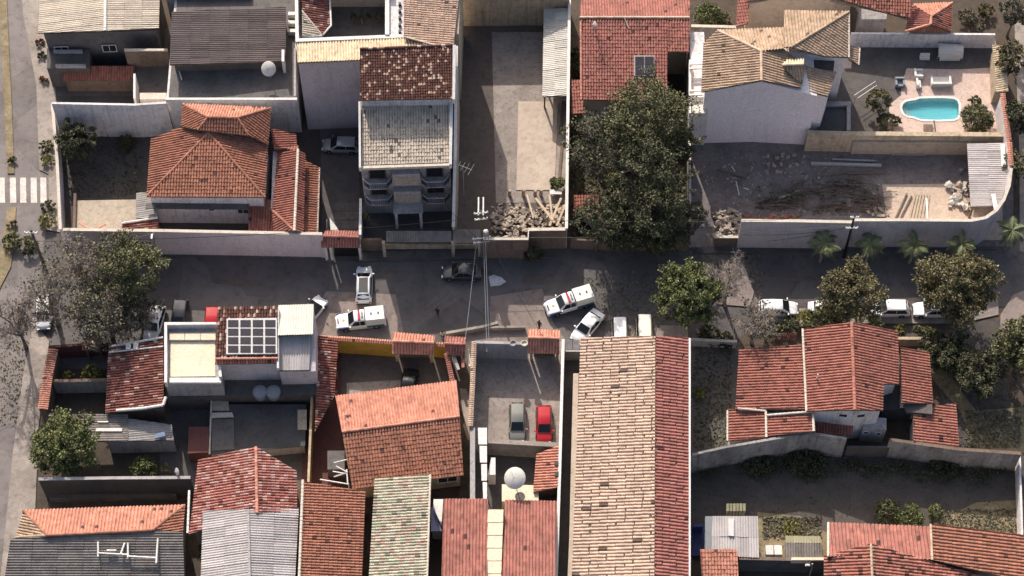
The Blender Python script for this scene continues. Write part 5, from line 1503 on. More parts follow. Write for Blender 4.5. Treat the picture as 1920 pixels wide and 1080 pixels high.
wall_run('street_wall', 'short free-standing grey wall piece by the street below the trees', [(1297, 422), (1321, 422)], 4.4, .25, 'grey_wall', 'coping')
t = thing('gravel_mound', 'pinkish gravel mound between the grey wall piece and the long pale wall', 'mound', P(1360, 440, 0))
m = MB()
for k in range(150):
    p = P(g.uniform(1338, 1388), g.uniform(398, 448), 0)
    V, F = rock(g, (p.x, p.y, .1 + g.random() * .6), g.uniform(.12, .3)); m.add(V, F)
m.build('stones', 'rubble_stone', t, 'stuff')
wall_run('low_wall', 'low brown retaining wall at the foot of the gravel mound', [(1340, 444), (1388, 444)], 1.6, .2, 'brown_wall', 'coping')
wall_run('garden_wall', 'low broken reddish wall along the street under the big trees', [(1070, 448), (1140, 452), (1290, 452)], 1.8, .22, 'brown_wall', None)
wall_run('garden_wall', 'thin pale wall between the trees and the building lot', [(1293, 260), (1294, 420)], 3.2, .18, 'stained_wall', 'coping')
t = thing('garden_shed', 'small rusty-red shed roof half hidden under the trees', 'shed', P(1100, 395, 0))
roof(t, [(1075, 366, 2.6), (1128, 366, 2.6), (1130, 402, 2.2), (1074, 404, 2.2)], 'tile', 'maroon_tile')
block(t, 'wall', [(1080, 398, 2.0), (1124, 396, 2.0), (1124, 370, 2.0), (1080, 370, 2.0)], 'brown_wall')
# ================================================================== SOUTH-WEST BLOCK
wall_run('courtyard_wall', 'narrow wall capped with orange tiles on the avenue corner', [(100, 654), (90, 700), (80, 768)], 3.0, .75, 'brown_wall', None, tile='orange_tile')
wall_run('courtyard_wall', 'thin reddish wall on the street side of the planted courtyard', [(92, 650), (205, 642)], 2.6, .18, 'red_wall', 'red_wall')
t = thing('gatehouse', 'tiny dark red tiled gate roof over the planted courtyard wall', 'gate', P(170, 655, 0))
roof(t, [(156, 634, 3.0), (186, 632, 3.0), (188, 642, 3.4), (154, 643, 3.4)], 'tile', 'maroon_tile')
roof(t, [(154, 643, 3.4), (188, 642, 3.4), (187, 655, 2.9), (154, 656, 2.9)], 'tile', 'maroon_tile')
for x in (158, 182): block(t, 'post', [(x, 652, 2.8), (x + 4, 652, 2.8), (x + 4, 648, 2.8), (x, 648, 2.8)], 'brown_wall')
wall_run('courtyard_wall', 'grey rendered wall across the planted courtyard', [(98, 714), (201, 712)], 2.6, .25, 'grey_wall', 'brown_wall')
shrub('yellow-green leafy plant beside the orange-flecked courtyard wall top', 170, 700, .95, 2.4, 'leaf_yellow', 1.4)
shrub('small pale-edged plant at the left end of the courtyard wall', 129, 706, .55, 2.2, 'leaf_yellow', 1.4)
t = thing('house', 'low house with flaked brown tiles beside the white roof terrace', 'house', P(255, 770, 0))
roof(t, [(204, 652, 3.6), (306, 640, 4.4), (308, 766, 4.4), (198, 774, 3.6)], 'tile', 'flaked_tile', pl=.5)
block(t, 'wall', [(206, 766, 3.3), (303, 760, 3.3), (301, 648, 3.3), (208, 658, 3.3)], 'brown_wall')
ridge(t, [(205, 650, 3.8), (306, 633, 4.5)], 'white_paint', .12)
ridge(t, [(204, 661, 3.8), (306, 650, 4.5)], 'white_paint', .09)
ridge(t, [(218, 770, 3.9), (268, 766, 4.2), (306, 760, 4.6), (311, 745, 4.6)], 'white_paint', .16)
for x in (236, 250): block(t, 'roof_patch', [(x, 655, 4.3), (x + 9, 654, 4.3), (x + 9, 642, 4.35), (x, 643, 4.3)], 'white_paint', z0=4.0)
t = thing('house', 'white house with a cream roof terrace and a brown tiled roof holding a glazed grid', 'house', P(450, 700, 0))
block(t, 'wall', [(309, 717, 6.0), (416, 716, 6.0), (410, 604, 6.0), (311, 606, 6.0)], 'grey_wall')
block(t, 'floor_slab', [(319, 706, 6.08), (404, 705, 6.08), (403, 640, 6.08), (320, 640, 6.08)], 'cream_floor', z0=5.9)
for i in range(3):
    x0 = 318 + i * 29
    block(t, 'coping_slab', [(x0, 637, 6.35), (x0 + 28, 637, 6.35), (x0 + 28, 624, 6.35), (x0, 624, 6.35)], 'cream_floor', z0=5.9)
for i in range(4):
    x0 = 317 + i * 24.5
    block(t, 'coping_slab', [(x0, 717, 6.25), (x0 + 24, 717, 6.25), (x0 + 24, 708, 6.25), (x0, 708, 6.25)], 'white_paint', z0=5.9)
block(t, 'parapet', [(308, 717, 6.9), (313, 717, 6.9), (313, 604, 6.9), (308, 604, 6.9)], 'white_paint', z0=5.9)
block(t, 'parapet', [(313, 609, 6.9), (405, 608, 6.9), (405, 604, 6.9), (313, 604, 6.9)], 'white_paint', z0=5.9)
block(t, 'parapet', [(410, 706, 6.5), (416, 706, 6.5), (414, 684, 6.5), (409, 684, 6.5)], 'white_paint', z0=5.9)
roof(t, [(408, 576, 7.7), (521, 574, 7.7), (521, 673, 7.0), (404, 674, 7.0)], 'tile', 'spotted_tile', pw=.28)
roof(t, [(404, 674, 7.0), (521, 673, 7.0), (521, 681, 6.75), (403, 683, 6.75)], 'tile', 'patched_tile', pw=.28)
ridge(t, [(404, 673, 7.05), (521, 672, 7.05)], 'orange_tile', .12)
block(t, 'upper_wall', [(411, 682, 6.6), (522, 681, 6.6), (522, 580, 7.2), (412, 582, 7.2)], 'lilac_wall')
sk = block(t, 'skylight', [(424, 664, 7.3), (520, 663, 7.3), (519, 596, 7.75), (425, 597, 7.75)], 'white_paint', z0=6.9)
for i in range(4):
    for j in range(4):
        x0, y0 = 427.4 + i * 23.2, 600 + j * 16
        zt_ = 7.775 - j * .1075
        block(sk, 'pane', [(x0, y0 + 12.4, zt_ - .0833), (x0 + 19.4, y0 + 12.4, zt_ - .0833), (x0 + 19.4, y0, zt_), (x0, y0, zt_)], 'skylight_glass', z0=6.95)
roof(t, [(522, 573, 6.9), (588, 571, 6.9), (587, 627, 7.5), (521, 629, 7.5)], 'sheet', 'white_sheet')
roof(t, [(526, 631, 6.7), (584, 629, 6.7), (580, 694, 6.0), (522, 695, 6.0)], 'sheet', 'pale_sheet')
block(t, 'wall', [(524, 697, 5.8), (592, 696, 5.8), (592, 632, 6.2), (588, 576, 6.7), (524, 578, 6.7)], 'lilac_wall')
block(t, 'gutter', [(519, 690, 6.9), (523, 690, 6.9), (523, 576, 7.7), (519, 576, 7.7)], 'white_paint', z0=6.4)
block(t, 'terrace_floor', [(312, 745, 3.0), (592, 740, 3.0), (592, 700, 3.0), (312, 705, 3.0)], 'dark_concrete')
for x in (489, 514):
    c = P(x, 742, 3.0)
    o = MB().lathe([(.0, 0), (.62, 0), (.72, .5), (.74, .95), (.45, 1.12), (.0, 1.16)], (c.x, c.y, 3.0), 20).build('water_tank', 'tank_grey', None, loc=(c.x, c.y, 3.0), smooth=False)
    tag(o, 'round grey water tank, the western of a pair on the dark terrace' if x == 489 else 'round grey water tank, the eastern of a pair on the dark terrace', 'water tank')
t = thing('outbuilding', 'flat grey-roofed outbuilding in the dark yard south of the white house', 'outbuilding', P(480, 840, 0))
block(t, 'wall', [(396, 850, 1.8), (570, 835, 1.8), (572, 760, 1.8), (396, 760, 1.8)], 'grey_wall')
block(t, 'roof', [(394, 852, 1.9), (572, 836, 1.9), (574, 758, 1.9), (394, 758, 1.9)], 'membrane', z0=1.78)
block(t, 'roof_panel', [(397, 845, 1.98), (440, 842, 1.98), (438, 786, 1.98), (397, 786, 1.98)], 'grey_slab', z0=1.88)
block(t, 'roof_panel', [(398, 770, 1.98), (430, 770, 1.98), (428, 752, 1.98), (398, 752, 1.98)], 'tan_wall', z0=1.88)
block(t, 'roof_panel', [(395, 783, 2.1), (438, 781, 2.1), (435, 773, 2.1), (395, 774, 2.1)], 'coping', z0=1.88)
block(t, 'roof_panel', [(558, 806, 1.98), (575, 806, 1.98), (575, 768, 1.98), (558, 768, 1.98)], 'tan_wall', z0=1.88)
block(t, 'pipe', [(391, 850, 2.1), (394, 850, 2.1), (398, 748, 2.1), (395, 748, 2.1)], 'coping', z0=1.7)
t = thing('lean_to', 'dark maroon lean-to wall beside the grey outbuilding', 'lean-to', P(370, 840, 0))
block(t, 'wall', [(352, 850, 2.2), (390, 848, 2.2), (392, 800, 2.2), (354, 800, 2.2)], 'red_wall')
wall_run('alley_wall', 'thin yellow-edged wall along the maroon alley', [(589, 640), (584, 760), (578, 908)], 2.6, .14, 'yellow_wall', 'beige_wall')
t = thing('shed', 'long shed with old grey and mossy corrugated sheets', 'shed', P(210, 850, 0))
roof(t, [(92, 776, 3.2), (240, 777, 3.0), (240, 828, 3.0), (84, 828, 3.2)], 'sheet', 'old_sheet')
roof(t, [(236, 784, 2.95), (322, 797, 2.7), (326, 826, 2.7), (236, 827, 2.95)], 'sheet', 'grey_sheet')
block(t, 'wall', [(200, 828, 2.7), (325, 826, 2.6), (320, 800, 2.6), (200, 788, 2.7)], 'grey_wall')
plank('board', 'white board lying on the mossy corrugated shed roof', 'board', (180, 806, 3.2), (229, 806, 3.15), .35, .06, 'white_paint')
plank('board', 'short white rod above the white board on the shed roof', 'board', (183, 791, 3.2), (203, 791, 3.2), .15, .06, 'white_paint')
p = P(220, 817, 3.1)
tag(MB().box((p.x + 4.3, p.y, 3.2), (1.1, .5, .16), .3).build('blue_tarp', 'plastic_blue', None, loc=(p.x + 4.3, p.y, 3.1)), 'crumpled blue and white cloth on the grey corrugated sheets', 'cloth')
wall_run('yard_wall', 'tall smooth dark grey wall south of the shaded shrub yard', [(72, 898), (200, 896), (357, 895)], 4.6, .22, 'membrane', 'grey_wall')
wall_run('low_wall', 'low grey ledge at the foot of the tall dark wall', [(92, 930), (330, 926)], 1.0, .5, 'grey_slab', None)
sat_dish('small tilted white dish beside the red-and-white checkered roof', 334, 884, 4.9, .38, 60, 210, 1.0)
t = thing('house', 'house at the bottom left with bright salmon and sooty grey roof slopes', 'house', P(190, 1000, 0))
roof(t, [(44, 957, 4.3), (347, 947, 4.3), (286, 994, 5.5), (88, 1004, 5.5)], 'tile', 'orange_tile', pw=.34)
roof(t, [(44, 957, 4.3), (88, 1004, 5.5), (30, 1008, 4.5)], 'tile', 'ochre_tile')
roof(t, [(347, 947, 4.3), (343, 998, 4.6), (286, 994, 5.5)], 'tile', 'terracotta')
roof(t, [(20, 1010, 5.1), (88, 1004, 5.5), (286, 994, 5.5), (343, 998, 5.3), (346, 1090, 4.2), (6, 1100, 4.2)], 'sheet', 'old_sheet', down=(1, 0), slen=2.4)
ridge(t, [(347, 947, 4.3), (286, 994, 5.55), (88, 1004, 5.55), (44, 957, 4.3)], 'terracotta')
ridge(t, [(88, 1004, 5.5), (30, 1008, 4.6)], 'ochre_tile')
block(t, 'wall', [(24, 1100, 4.0), (338, 1090, 4.0), (338, 962, 4.0), (52, 968, 4.0)], 'tan_wall')
t = thing('antenna_frame', 'white pipe antenna frame lying across the sooty grey roof slope', 'antenna', P(225, 1032, 5.1))
for a, b_ in (((184, 1016), (184, 1044)), ((184, 1037), (240, 1040)), ((226, 1040), (234, 1018)), ((240, 1018), (240, 1046)), ((240, 1043), (292, 1046)), ((296, 1010), (293, 1056)), ((200, 1032), (218, 1032))):
    MB().tube([P(a[0], a[1], 5.35), P(b_[0], b_[1], 5.3)], .10, 6).build('pipe', 'white_paint', t)
for a in ((184, 1030), (240, 1040), (292, 1046)):
    p = P(a[0], a[1], 5.3); MB().tube([(p.x, p.y, 4.6), p], .06, 5).build('leg', 'white_paint', t)
t = thing('house', 'house with a red-and-white checkered gable roof', 'house', P(455, 990, 0))
roof(t, [(372, 862, 4.7), (480, 838, 6.0), (482, 962, 6.0), (355, 1002, 4.5)], 'tile', 'checker_tile', pw=.30, pl=.44)
roof(t, [(480, 838, 6.0), (556, 884, 4.9), (557, 960, 4.9), (482, 962, 6.0)], 'tile', 'checker_tile', pw=.30, pl=.44)
ridge(t, [(480, 838, 6.05), (482, 962, 6.05)], 'orange_tile')
ridge(t, [(355, 920, 4.5), (352, 1000, 4.5)], 'white_paint', .12)
block(t, 'wall', [(362, 990, 4.2), (480, 960, 5.6), (550, 955, 4.5), (550, 890, 4.5), (480, 846, 5.6), (378, 868, 4.4)], 'tan_wall')
t = thing('hall', 'building with a light grey corrugated gable roof at the bottom edge', 'building', P(468, 1085, 0))
roof(t, [(381, 958, 5.0), (466, 955, 6.1), (469, 1110, 6.1), (376, 1110, 5.0)], 'sheet', 'pale_sheet')
roof(t, [(466, 955, 6.1), (560, 953, 5.0), (552, 1110, 5.0), (469, 1110, 6.1)], 'sheet', 'pale_sheet')
ridge(t, [(466, 955, 6.15), (469, 1110, 6.15)], 'grey_wall', .12)
block(t, 'wall', [(388, 1110, 4.8), (468, 1110, 5.7), (546, 1110, 4.8), (552, 962, 4.8), (466, 964, 5.7), (390, 966, 4.8)], 'grey_wall')
t = thing('house', 'house with a weathered terracotta roof beside the dark gap at the bottom', 'house', P(620, 1080, 0))
roof(t, [(568, 903, 5.5), (685, 922, 4.7), (677, 1115, 4.7), (560, 1115, 5.5)], 'tile', 'terracotta')
ridge(t, [(568, 900, 5.6), (560, 1115, 5.6)], 'coping', .14)
block(t, 'wall', [(572, 1115, 4.6), (672, 1115, 4.4), (680, 928, 4.4), (574, 910, 4.6)], 'tan_wall')
t = thing('house', 'house with a green, cream and pink striped tile roof', 'house', P(750, 1080, 0))
roof(t, [(703, 897, 5.0), (807, 890, 6.0), (800, 1115, 6.0), (690, 1115, 5.0)], 'tile', 'striped_tile', pw=.31, pl=.5)
block(t, 'wall', [(700, 1115, 4.8), (796, 1115, 5.6), (803, 898, 5.6), (708, 904, 4.8)], 'tan_wall')
ridge(t, [(807, 890, 6.05), (800, 1115, 6.05)], 'coping', .1)

# ================================================================== LOT WITH YELLOW WALL
wall_run('yellow_wall', 'mustard yellow wall with a tile coping behind the parked police pickup', [(604, 633), (670, 637), (738, 642)], 3.0, .22, 'yellow_wall', None, tile='orange_tile', north='stained_wall')
wall_run('yellow_wall', 'short mustard wall between the two small gate roofs', [(812, 645), (836, 647)], 2.7, .22, 'yellow_wall', None, tile='orange_tile')
def gate_roof(label, n0, n1, r1, r0, s1, s0, mat, zn, zr, zs, posts):
    t = thing('gatehouse', label, 'gate', P((n0[0] + n1[0]) / 2, s0[1] + 22, 0))
    roof(t, [(*n0, zn), (*n1, zn), (*r1, zr), (*r0, zr)], 'tile', mat, pw=.30)
    roof(t, [(*r0, zr), (*r1, zr), (*s1, zs), (*s0, zs)], 'tile', mat, pw=.30)
    ridge(t, [(*r0, zr + .05), (*r1, zr + .05)], mat)
    for x, y in posts: block(t, 'post', [(x, y, zs - .1), (x + 5, y, zs - .1), (x + 5, y - 4, zs - .1), (x, y - 4, zs - .1)], 'beige_wall')
    x0, x1 = posts[0][0] + 5, posts[-1][0]
    block(t, 'gate_leaf', [(x0 + 2, posts[0][1] - 4, zs - .5), (x1 - 2, posts[0][1] - 4, zs - .5), (x1 - 2, posts[0][1] - 6, zs - .5), (x0 + 2, posts[0][1] - 6, zs - .5)], 'old_wood')
gate_roof('orange tiled gate roof joined to the mustard yellow wall', (737, 624), (816, 630), (814, 643), (736, 640), (812, 665), (735, 663), 'orange_tile', 3.0, 3.5, 2.7, ((740, 656), (806, 658)))
gate_roof('small red tiled gate roof beside the tapering side passage', (835, 631), (874, 634), (873, 646), (833, 644), (872, 667), (838, 665), 'red_tile', 2.8, 3.3, 2.6, ((842, 658), (866, 660)))
gate_roof('bright orange tiled gate roof in front of the concrete parking yard', (990, 618), (1050, 621), (1049, 635), (990, 633), (1049, 663), (990, 662), 'orange_tile', 3.0, 3.6, 2.6, ((994, 654), (1043, 655)))
t = thing('porch', 'tapering maroon tiled porch roof along the alley beside the yellow wall', 'porch', P(612, 760, 0))
roof(t, [(596, 630, 3.3), (634, 635, 2.8), (627, 742, 2.8), (590, 810, 3.3)], 'tile', 'flaked_tile', pl=.36)
for y in (650, 690, 735): block(t, 'post', [(627, y, 2.6), (631, y, 2.6), (631, y - 3, 2.6), (627, y - 3, 2.6)], 'brown_wall')
t = thing('house', 'house with a long orange gable roof set askew behind the dark yard', 'house', P(760, 890, 0))
roof(t, [(629, 743, 3.6), (856, 714, 3.6), (862, 781, 5.1), (641, 810, 5.1)], 'tile', 'orange_tile')
roof(t, [(641, 810, 5.1), (862, 781, 5.1), (869, 891, 3.6), (661, 917, 3.6)], 'tile', 'terracotta')
ridge(t, [(641, 810, 5.15), (862, 781, 5.15)], 'orange_tile')
block(t, 'wall', [(665, 909, 3.3), (862, 885, 3.3), (858, 783, 4.7), (852, 722, 3.3), (638, 750, 3.3), (648, 808, 4.7)], 'beige_wall')
window(t, (665, 909, 3.3), (862, 885, 3.3), .88, 1.9, 2.0, 1.2)
t = thing('pipe_rack', 'tangle of white pipes fixed at the west end of the skewed orange roof', 'pipework', P(650, 890, 3))
for a, b_ in (((626, 868), (650, 862)), ((630, 874), (652, 886)), ((652, 886), (626, 894)), ((650, 880), (652, 906)), ((600, 899), (654, 908)), ((624, 884), (646, 888))):
    MB().tube([P(a[0], a[1], 3.4), P(b_[0], b_[1], 3.5)], .07, 5).build('pipe', 'white_paint', t)
p = P(652, 900, 3.4); MB().tube([(p.x, p.y, 0), p], .06, 5).build('leg', 'white_paint', t)
t = thing('bin_shelter', 'small dark slab box in the alley by the skewed orange roof', 'shelter', P(632, 875, 0))
block(t, 'slab', [(614, 880, 2.0), (646, 880, 2.0), (646, 845, 2.0), (614, 845, 2.0)], 'grey_slab')
wall_run('passage_wall', 'thin pink tile-topped wall west of the side passage', [(837, 662), (843, 690), (849, 718)], 2.4, .18, 'yellow_wall', None, tile='red_tile')
wall_run('passage_wall', 'long tile-topped wall between the side passage and the parking yard', [(889, 640), (886, 720), (882, 800)], 3.2, .2, 'tan_wall', None, tile='peach_tile')
wall_run('passage_wall', 'grey lower end of the wall beside the white canopy panels', [(886, 802), (886, 940)], 3.0, .5, 'grey_wall', None)
for k, (a, b_) in enumerate((((851, 668), (860, 694)), ((876, 654), (882, 688)), ((868, 690), (869, 666)))):
    plank('beam', ('pale slanted beam in the side passage', 'cream slanted beam beside the parking yard wall', 'upright red-brown beam in the side passage')[k], 'beam', (a[0], a[1], 2.2), (b_[0], b_[1], 2.2), .3, .15, ('grey_wall', 'coping', 'red_tile')[k])
slab('concrete_ramp', 'long pale concrete strip in the passage beside the skewed house', 'ramp', [(862, 728), (874, 730), (892, 770), (898, 850), (884, 830), (868, 775)], .12, .1, 'yard_concrete')

# ================================================================== PARKING YARD LOT
wall_run('yard_front_wall', 'grey-blue front wall of the parking yard', [(892, 641), (990, 644)], 3.3, .3, 'grey_wall', None)
wall_run('kerb_wall', 'low pale kerb wall on the pavement before the parking yard', [(836, 624), (905, 612), (934, 604)], .7, .3, 'pavement', None)
wall_run('kerb_wall', 'straight low kerb wall between the pavement and the orange gate roof', [(890, 614), (985, 612)], .6, .25, 'pavement', None)
for k, x in enumerate((962, 983)):
    c = P(x, 646, 3.4)
    o = MB().lathe([(.0, 0), (.22, .02), (.34, .22), (.36, .42), (.30, .44), (.24, .3), (.0, .25)], (c.x, c.y, 3.3), 14).build('wall_planter', 'coping' if k else 'grey_wall', None, loc=(c.x, c.y, 3.3))
    tag(o, ('small grey bowl on top of the parking yard front wall', 'round pale bowl on the front wall next to the orange gate roof')[k], 'bowl')
wall_run('party_wall', 'long thin white-topped wall between the parking yard and the narrow alley', [(1056, 636), (1050, 860), (1042, 1112)], 3.4, .2, 'stained_wall', 'white_paint')
t = thing('gate', 'grey two-leaf metal gate closing the narrow alley by the warehouse', 'gate', P(1072, 676, 0))
for x in (1060, 1074): block(t, 'gate_leaf', [(x, 656, 2.0), (x + 13, 656, 2.0), (x + 13, 637, 2.4), (x, 637, 2.4)], 'grey_wall', z0=1.8)
block(t, 'frame', [(1059, 659, 2.0), (1090, 659, 2.0), (1090, 657, 2.0), (1059, 657, 2.0)], 'steel')
wall_run('yard_wall', 'thick pale wall behind the two parked cars', [(906, 826), (975, 830), (1048, 834)], 2.8, .5, 'yard_concrete', None)
t = thing('canopy', 'row of white canopy panels beside the sunken courtyard', 'canopy', P(908, 870, 0))
for k in range(4):
    y0 = 802 + k * 34
    block(t, 'panel', [(897 + k * 3, y0 + 31, 3.1), (913, y0 + 31, 3.1), (913, y0, 3.1), (896 + k * 3, y0, 3.1)], 'white_paint', z0=3.02)
    block(t, 'post', [(911, y0 + 4, 3.0), (913, y0 + 4, 3.0), (913, y0 + 2, 3.0), (911, y0 + 2, 3.0)], 'steel')
t = thing('water_box', 'tall white box standing in the sunken courtyard', 'box', P(922, 900, 0))
block(t, 'box_body', [(915, 890, 2.4), (929, 890, 2.4), (929, 858, 2.4), (921, 858, 2.4)], 'white_paint')
t = thing('dish_base', 'cream rooftop slab with a round opening under the large dish', 'slab', P(975, 935, 0))
block(t, 'slab', [(941, 940, 2.5), (1010, 940, 2.5), (1010, 910, 2.5), (941, 908, 2.5)], 'cream_floor')
c = P(975, 931, 2.5)
MB().lathe([(.0, .0), (.42, .0), (.42, .02), (.5, .02), (.5, -.1)], (c.x, c.y, 2.51), 16).build('hatch', 'dark_concrete', t)
sat_dish('large round mesh satellite dish on the cream slab', 967, 897, 4.3, 1.08, 24, 235, 1.85)
t = thing('shed', 'small orange tiled roof leaning on the white-topped party wall', 'shed', P(1025, 920, 0))
roof(t, [(1006, 852, 2.7), (1049, 835, 3.3), (1047, 914, 3.3), (1000, 923, 2.7)], 'tile', 'orange_tile')
block(t, 'wall', [(1006, 916, 2.4), (1043, 910, 2.4), (1044, 842, 2.4), (1010, 854, 2.4)], 'brown_wall')
block(t, 'vent', [(1040, 872, 3.5), (1047, 872, 3.5), (1047, 864, 3.5), (1040, 864, 3.5)], 'trim_black', z0=3.0)
block(t, 'vent', [(1040, 892, 3.5), (1047, 892, 3.5), (1047, 884, 3.5), (1040, 884, 3.5)], 'trim_black', z0=3.0)
t = thing('house', 'narrow house with a red ribbed roof left of the cream parapet', 'house', P(870, 1080, 0))
roof(t, [(832, 936, 3.3), (915, 936, 3.3), (912, 1115, 5.2), (827, 1115, 5.2)], 'tile', 'red_tile', pw=.32, pl=.6)
block(t, 'wall', [(834, 1115, 4.7), (908, 1115, 4.7), (910, 944, 3.0), (836, 944, 3.0)], 'tan_wall')
t = thing('house', 'house with a pinkish red ribbed roof right of the cream parapet', 'house', P(990, 1080, 0))
roof(t, [(947, 938, 3.3), (1044, 940, 3.3), (1040, 1115, 5.2), (940, 1115, 5.2)], 'tile', 'red_tile', pw=.32, pl=.6)
block(t, 'wall', [(946, 1115, 4.7), (1036, 1115, 4.7), (1040, 948, 3.0), (950, 946, 3.0)], 'tan_wall')
t = thing('parapet', 'cream tiled-top parapet between the two red ribbed roofs', 'parapet', P(930, 1080, 0))
block(t, 'wall', [(914, 1115, 4.4), (938, 1115, 4.4), (944, 955, 4.4), (916, 955, 4.4)], 'beige_wall')
for k in range(7):
    block(t, 'coping_slab', [(914 - k * .3, 979 + k * 24, 4.5), (943 - k * .8, 979 + k * 24, 4.5), (944 - k * .8, 956.5 + k * 24, 4.5), (915 - k * .3, 956.5 + k * 24, 4.5)], 'cream_floor', z0=4.38)
t = thing('sheet_stack', 'white and bluish sheets in the gap beside the striped roof', 'sheets', P(822, 990, 0))
block(t, 'white_sheet', [(812, 950, 3.2), (828, 985, 3.2), (831, 936, 3.2), (813, 936, 3.2)], 'white_paint', z0=3.1)
block(t, 'blue_sheet', [(808, 996, 2.6), (828, 996, 2.6), (826, 960, 2.6), (809, 950, 2.6)], 'bluish_sheet', z0=2.5)
block(t, 'support', [(810, 992, 2.5), (826, 992, 2.5), (826, 964, 2.5), (811, 958, 2.5)], 'grey_wall')

# ================================================================== WAREHOUSE
t = thing('warehouse', 'long warehouse with a peach tiled slope and a narrower brick-red slope', 'warehouse', P(1190, 1060, 0))
roof(t, [(1089, 634, 5.1), (1229, 630, 6.7), (1227, 1118, 6.7), (1071, 1118, 5.1)], 'tile', 'peach_tile', pw=.36, pl=.85, gap=.05)
roof(t, [(1229, 630, 6.7), (1293, 634, 6.0), (1293, 1118, 6.0), (1227, 1118, 6.7)], 'tile', 'red_tile', pw=.36, pl=.7, gap=.04)
block(t, 'wall', [(1094, 640, 4.8), (1229, 637, 6.3), (1288, 640, 5.7), (1288, 1118, 5.7), (1227, 1118, 6.3), (1077, 1118, 4.8)], 'tan_wall')
block(t, 'parapet', [(1291.5, 1118, 6.25), (1295, 1118, 6.25), (1295, 634, 6.25), (1291.5, 634, 6.25)], 'white_paint')
wall_run('ledge', 'pale concrete ledge along the west wall of the warehouse', [(1080, 700), (1076, 860), (1073, 1000), (1068, 1118)], 2.6, .55, 'pale_concrete', None)

# ================================================================== SOUTH-EAST BLOCK
t = thing('house', 'large house of red tiled gables and wings near the right street corner', 'house', P(1590, 800, 0))
roof(t, [(1505, 617, 5.5), (1597, 605, 6.9), (1603, 769, 6.9), (1512, 771, 5.5)], 'tile', 'maroon_tile', pw=.32)
roof(t, [(1597, 605, 6.9), (1683, 622, 5.5), (1685, 720, 5.5), (1601, 722, 6.9)], 'tile', 'maroon_tile', pw=.32)
roof(t, [(1601, 720, 6.9), (1656, 721, 6.0), (1655, 770, 6.0), (1603, 769, 6.9)], 'tile', 'maroon_tile', pw=.32)
roof(t, [(1386, 655, 3.8), (1506, 647, 5.2), (1512, 768, 5.2), (1379, 767, 3.8)], 'tile', 'maroon_tile', pw=.32)
roof(t, [(1364, 768, 3.3), (1436, 772, 4.1), (1437, 820, 4.1), (1364, 827, 3.3)], 'tile', 'maroon_tile', pw=.32)
roof(t, [(1437, 779, 4.2), (1524, 772, 5.0), (1526, 809, 5.0), (1438, 818, 4.2)], 'tile', 'maroon_tile', pw=.32)
roof(t, [(1687, 652, 4.8), (1742, 661, 4.0), (1749, 757, 4.0), (1690, 756, 4.8)], 'tile', 'maroon_tile', pw=.32)
roof(t, [(1712, 768, 3.8), (1792, 756, 3.1), (1798, 838, 3.1), (1712, 828, 3.8)], 'tile', 'maroon_tile', pw=.32)
roof(t, [(1528, 780, 3.2), (1601, 786, 3.2), (1598, 816, 2.8), (1527, 814, 2.8)], 'tile', 'maroon_tile')
ridge(t, [(1597, 605, 6.95), (1603, 769, 6.95)], 'maroon_tile', .18)
ridge(t, [(1505, 617, 5.6), (1512, 771, 5.6)], 'coping', .12)
ridge(t, [(1383, 766, 4.0), (1436, 771, 4.3)], 'coping', .12)
ridge(t, [(1436, 771, 4.3), (1437, 820, 4.3)], 'coping', .12)
ridge(t, [(1438, 779, 4.4), (1524, 772, 5.2), (1526, 809, 5.2)], 'coping', .13)
ridge(t, [(1364, 770, 3.4), (1364, 827, 3.4)], 'coping', .1)
block(t, 'wall', [(1515, 771, 5.2), (1603, 769, 6.6), (1650, 771, 5.7), (1650, 722, 5.7), (1680, 716, 5.2), (1680, 628, 5.2), (1597, 612, 6.5), (1510, 622, 5.2)], 'white_wall')
block(t, 'wing_wall', [(1388, 762, 3.5), (1508, 764, 4.8), (1502, 654, 4.8), (1392, 662, 3.5)], 'white_wall')
block(t, 'wing_wall', [(1370, 822, 3.0), (1520, 806, 4.6), (1518, 774, 4.6), (1370, 772, 3.0)], 'white_wall')
block(t, 'wing_wall', [(1692, 752, 4.4), (1743, 753, 3.7), (1738, 666, 3.7), (1692, 658, 4.4)], 'white_wall')
block(t, 'wing_wall', [(1716, 822, 3.4), (1792, 830, 2.8), (1788, 762, 2.8), (1716, 774, 3.4)], 'white_wall')
block(t, 'wing_wall', [(1618, 802, 3.0), (1662, 806, 3.0), (1662, 784, 3.0), (1618, 780, 3.0)], 'grey_wall')
window(t, (1515, 771, 5.2), (1603, 769, 6.6), .78, 5.2, .95, .75, bars=0)
window(t, (1603, 769, 6.6), (1650, 771, 5.7), .3, 5.2, .95, .75, bars=0)
for tt in (.2, .72): window(t, (1618, 802, 3.0), (1662, 806, 3.0), tt, 2.0, .6, .6, bars=0)
block(t, 'flat_roof', [(1655, 768, 2.8), (1712, 768, 2.8), (1712, 722, 2.8), (1655, 722, 2.8)], 'membrane')
block(t, 'porch_slab', [(1700, 772, 4.1), (1748, 776, 4.1), (1748, 758, 4.1), (1694, 757, 4.1)], 'dark_concrete', z0=3.7)
p = P(1532, 708, 6.2)
tag(MB().tube([(p.x, p.y, 5.6), (p.x, p.y, 6.9)], [.07, .07], 6).build('vent_pipe', 'white_paint', None, loc=(p.x, p.y, 5.6)), 'tiny white vent pipe on the main red gable of the corner house', 'pipe')
wall_run('boundary_wall', 'stained grey boundary wall with a raised middle south of the corner house', [(1298, 852), (1360, 838), (1452, 822), (1520, 812), (1588, 822)], 4.3, .25, 'stained_wall', None)
wall_run('boundary_wall', 'lower stained wall continuing east below the corner house', [(1668, 824), (1800, 842), (1915, 850)], 3.8, .25, 'stained_wall', 'brown_wall')
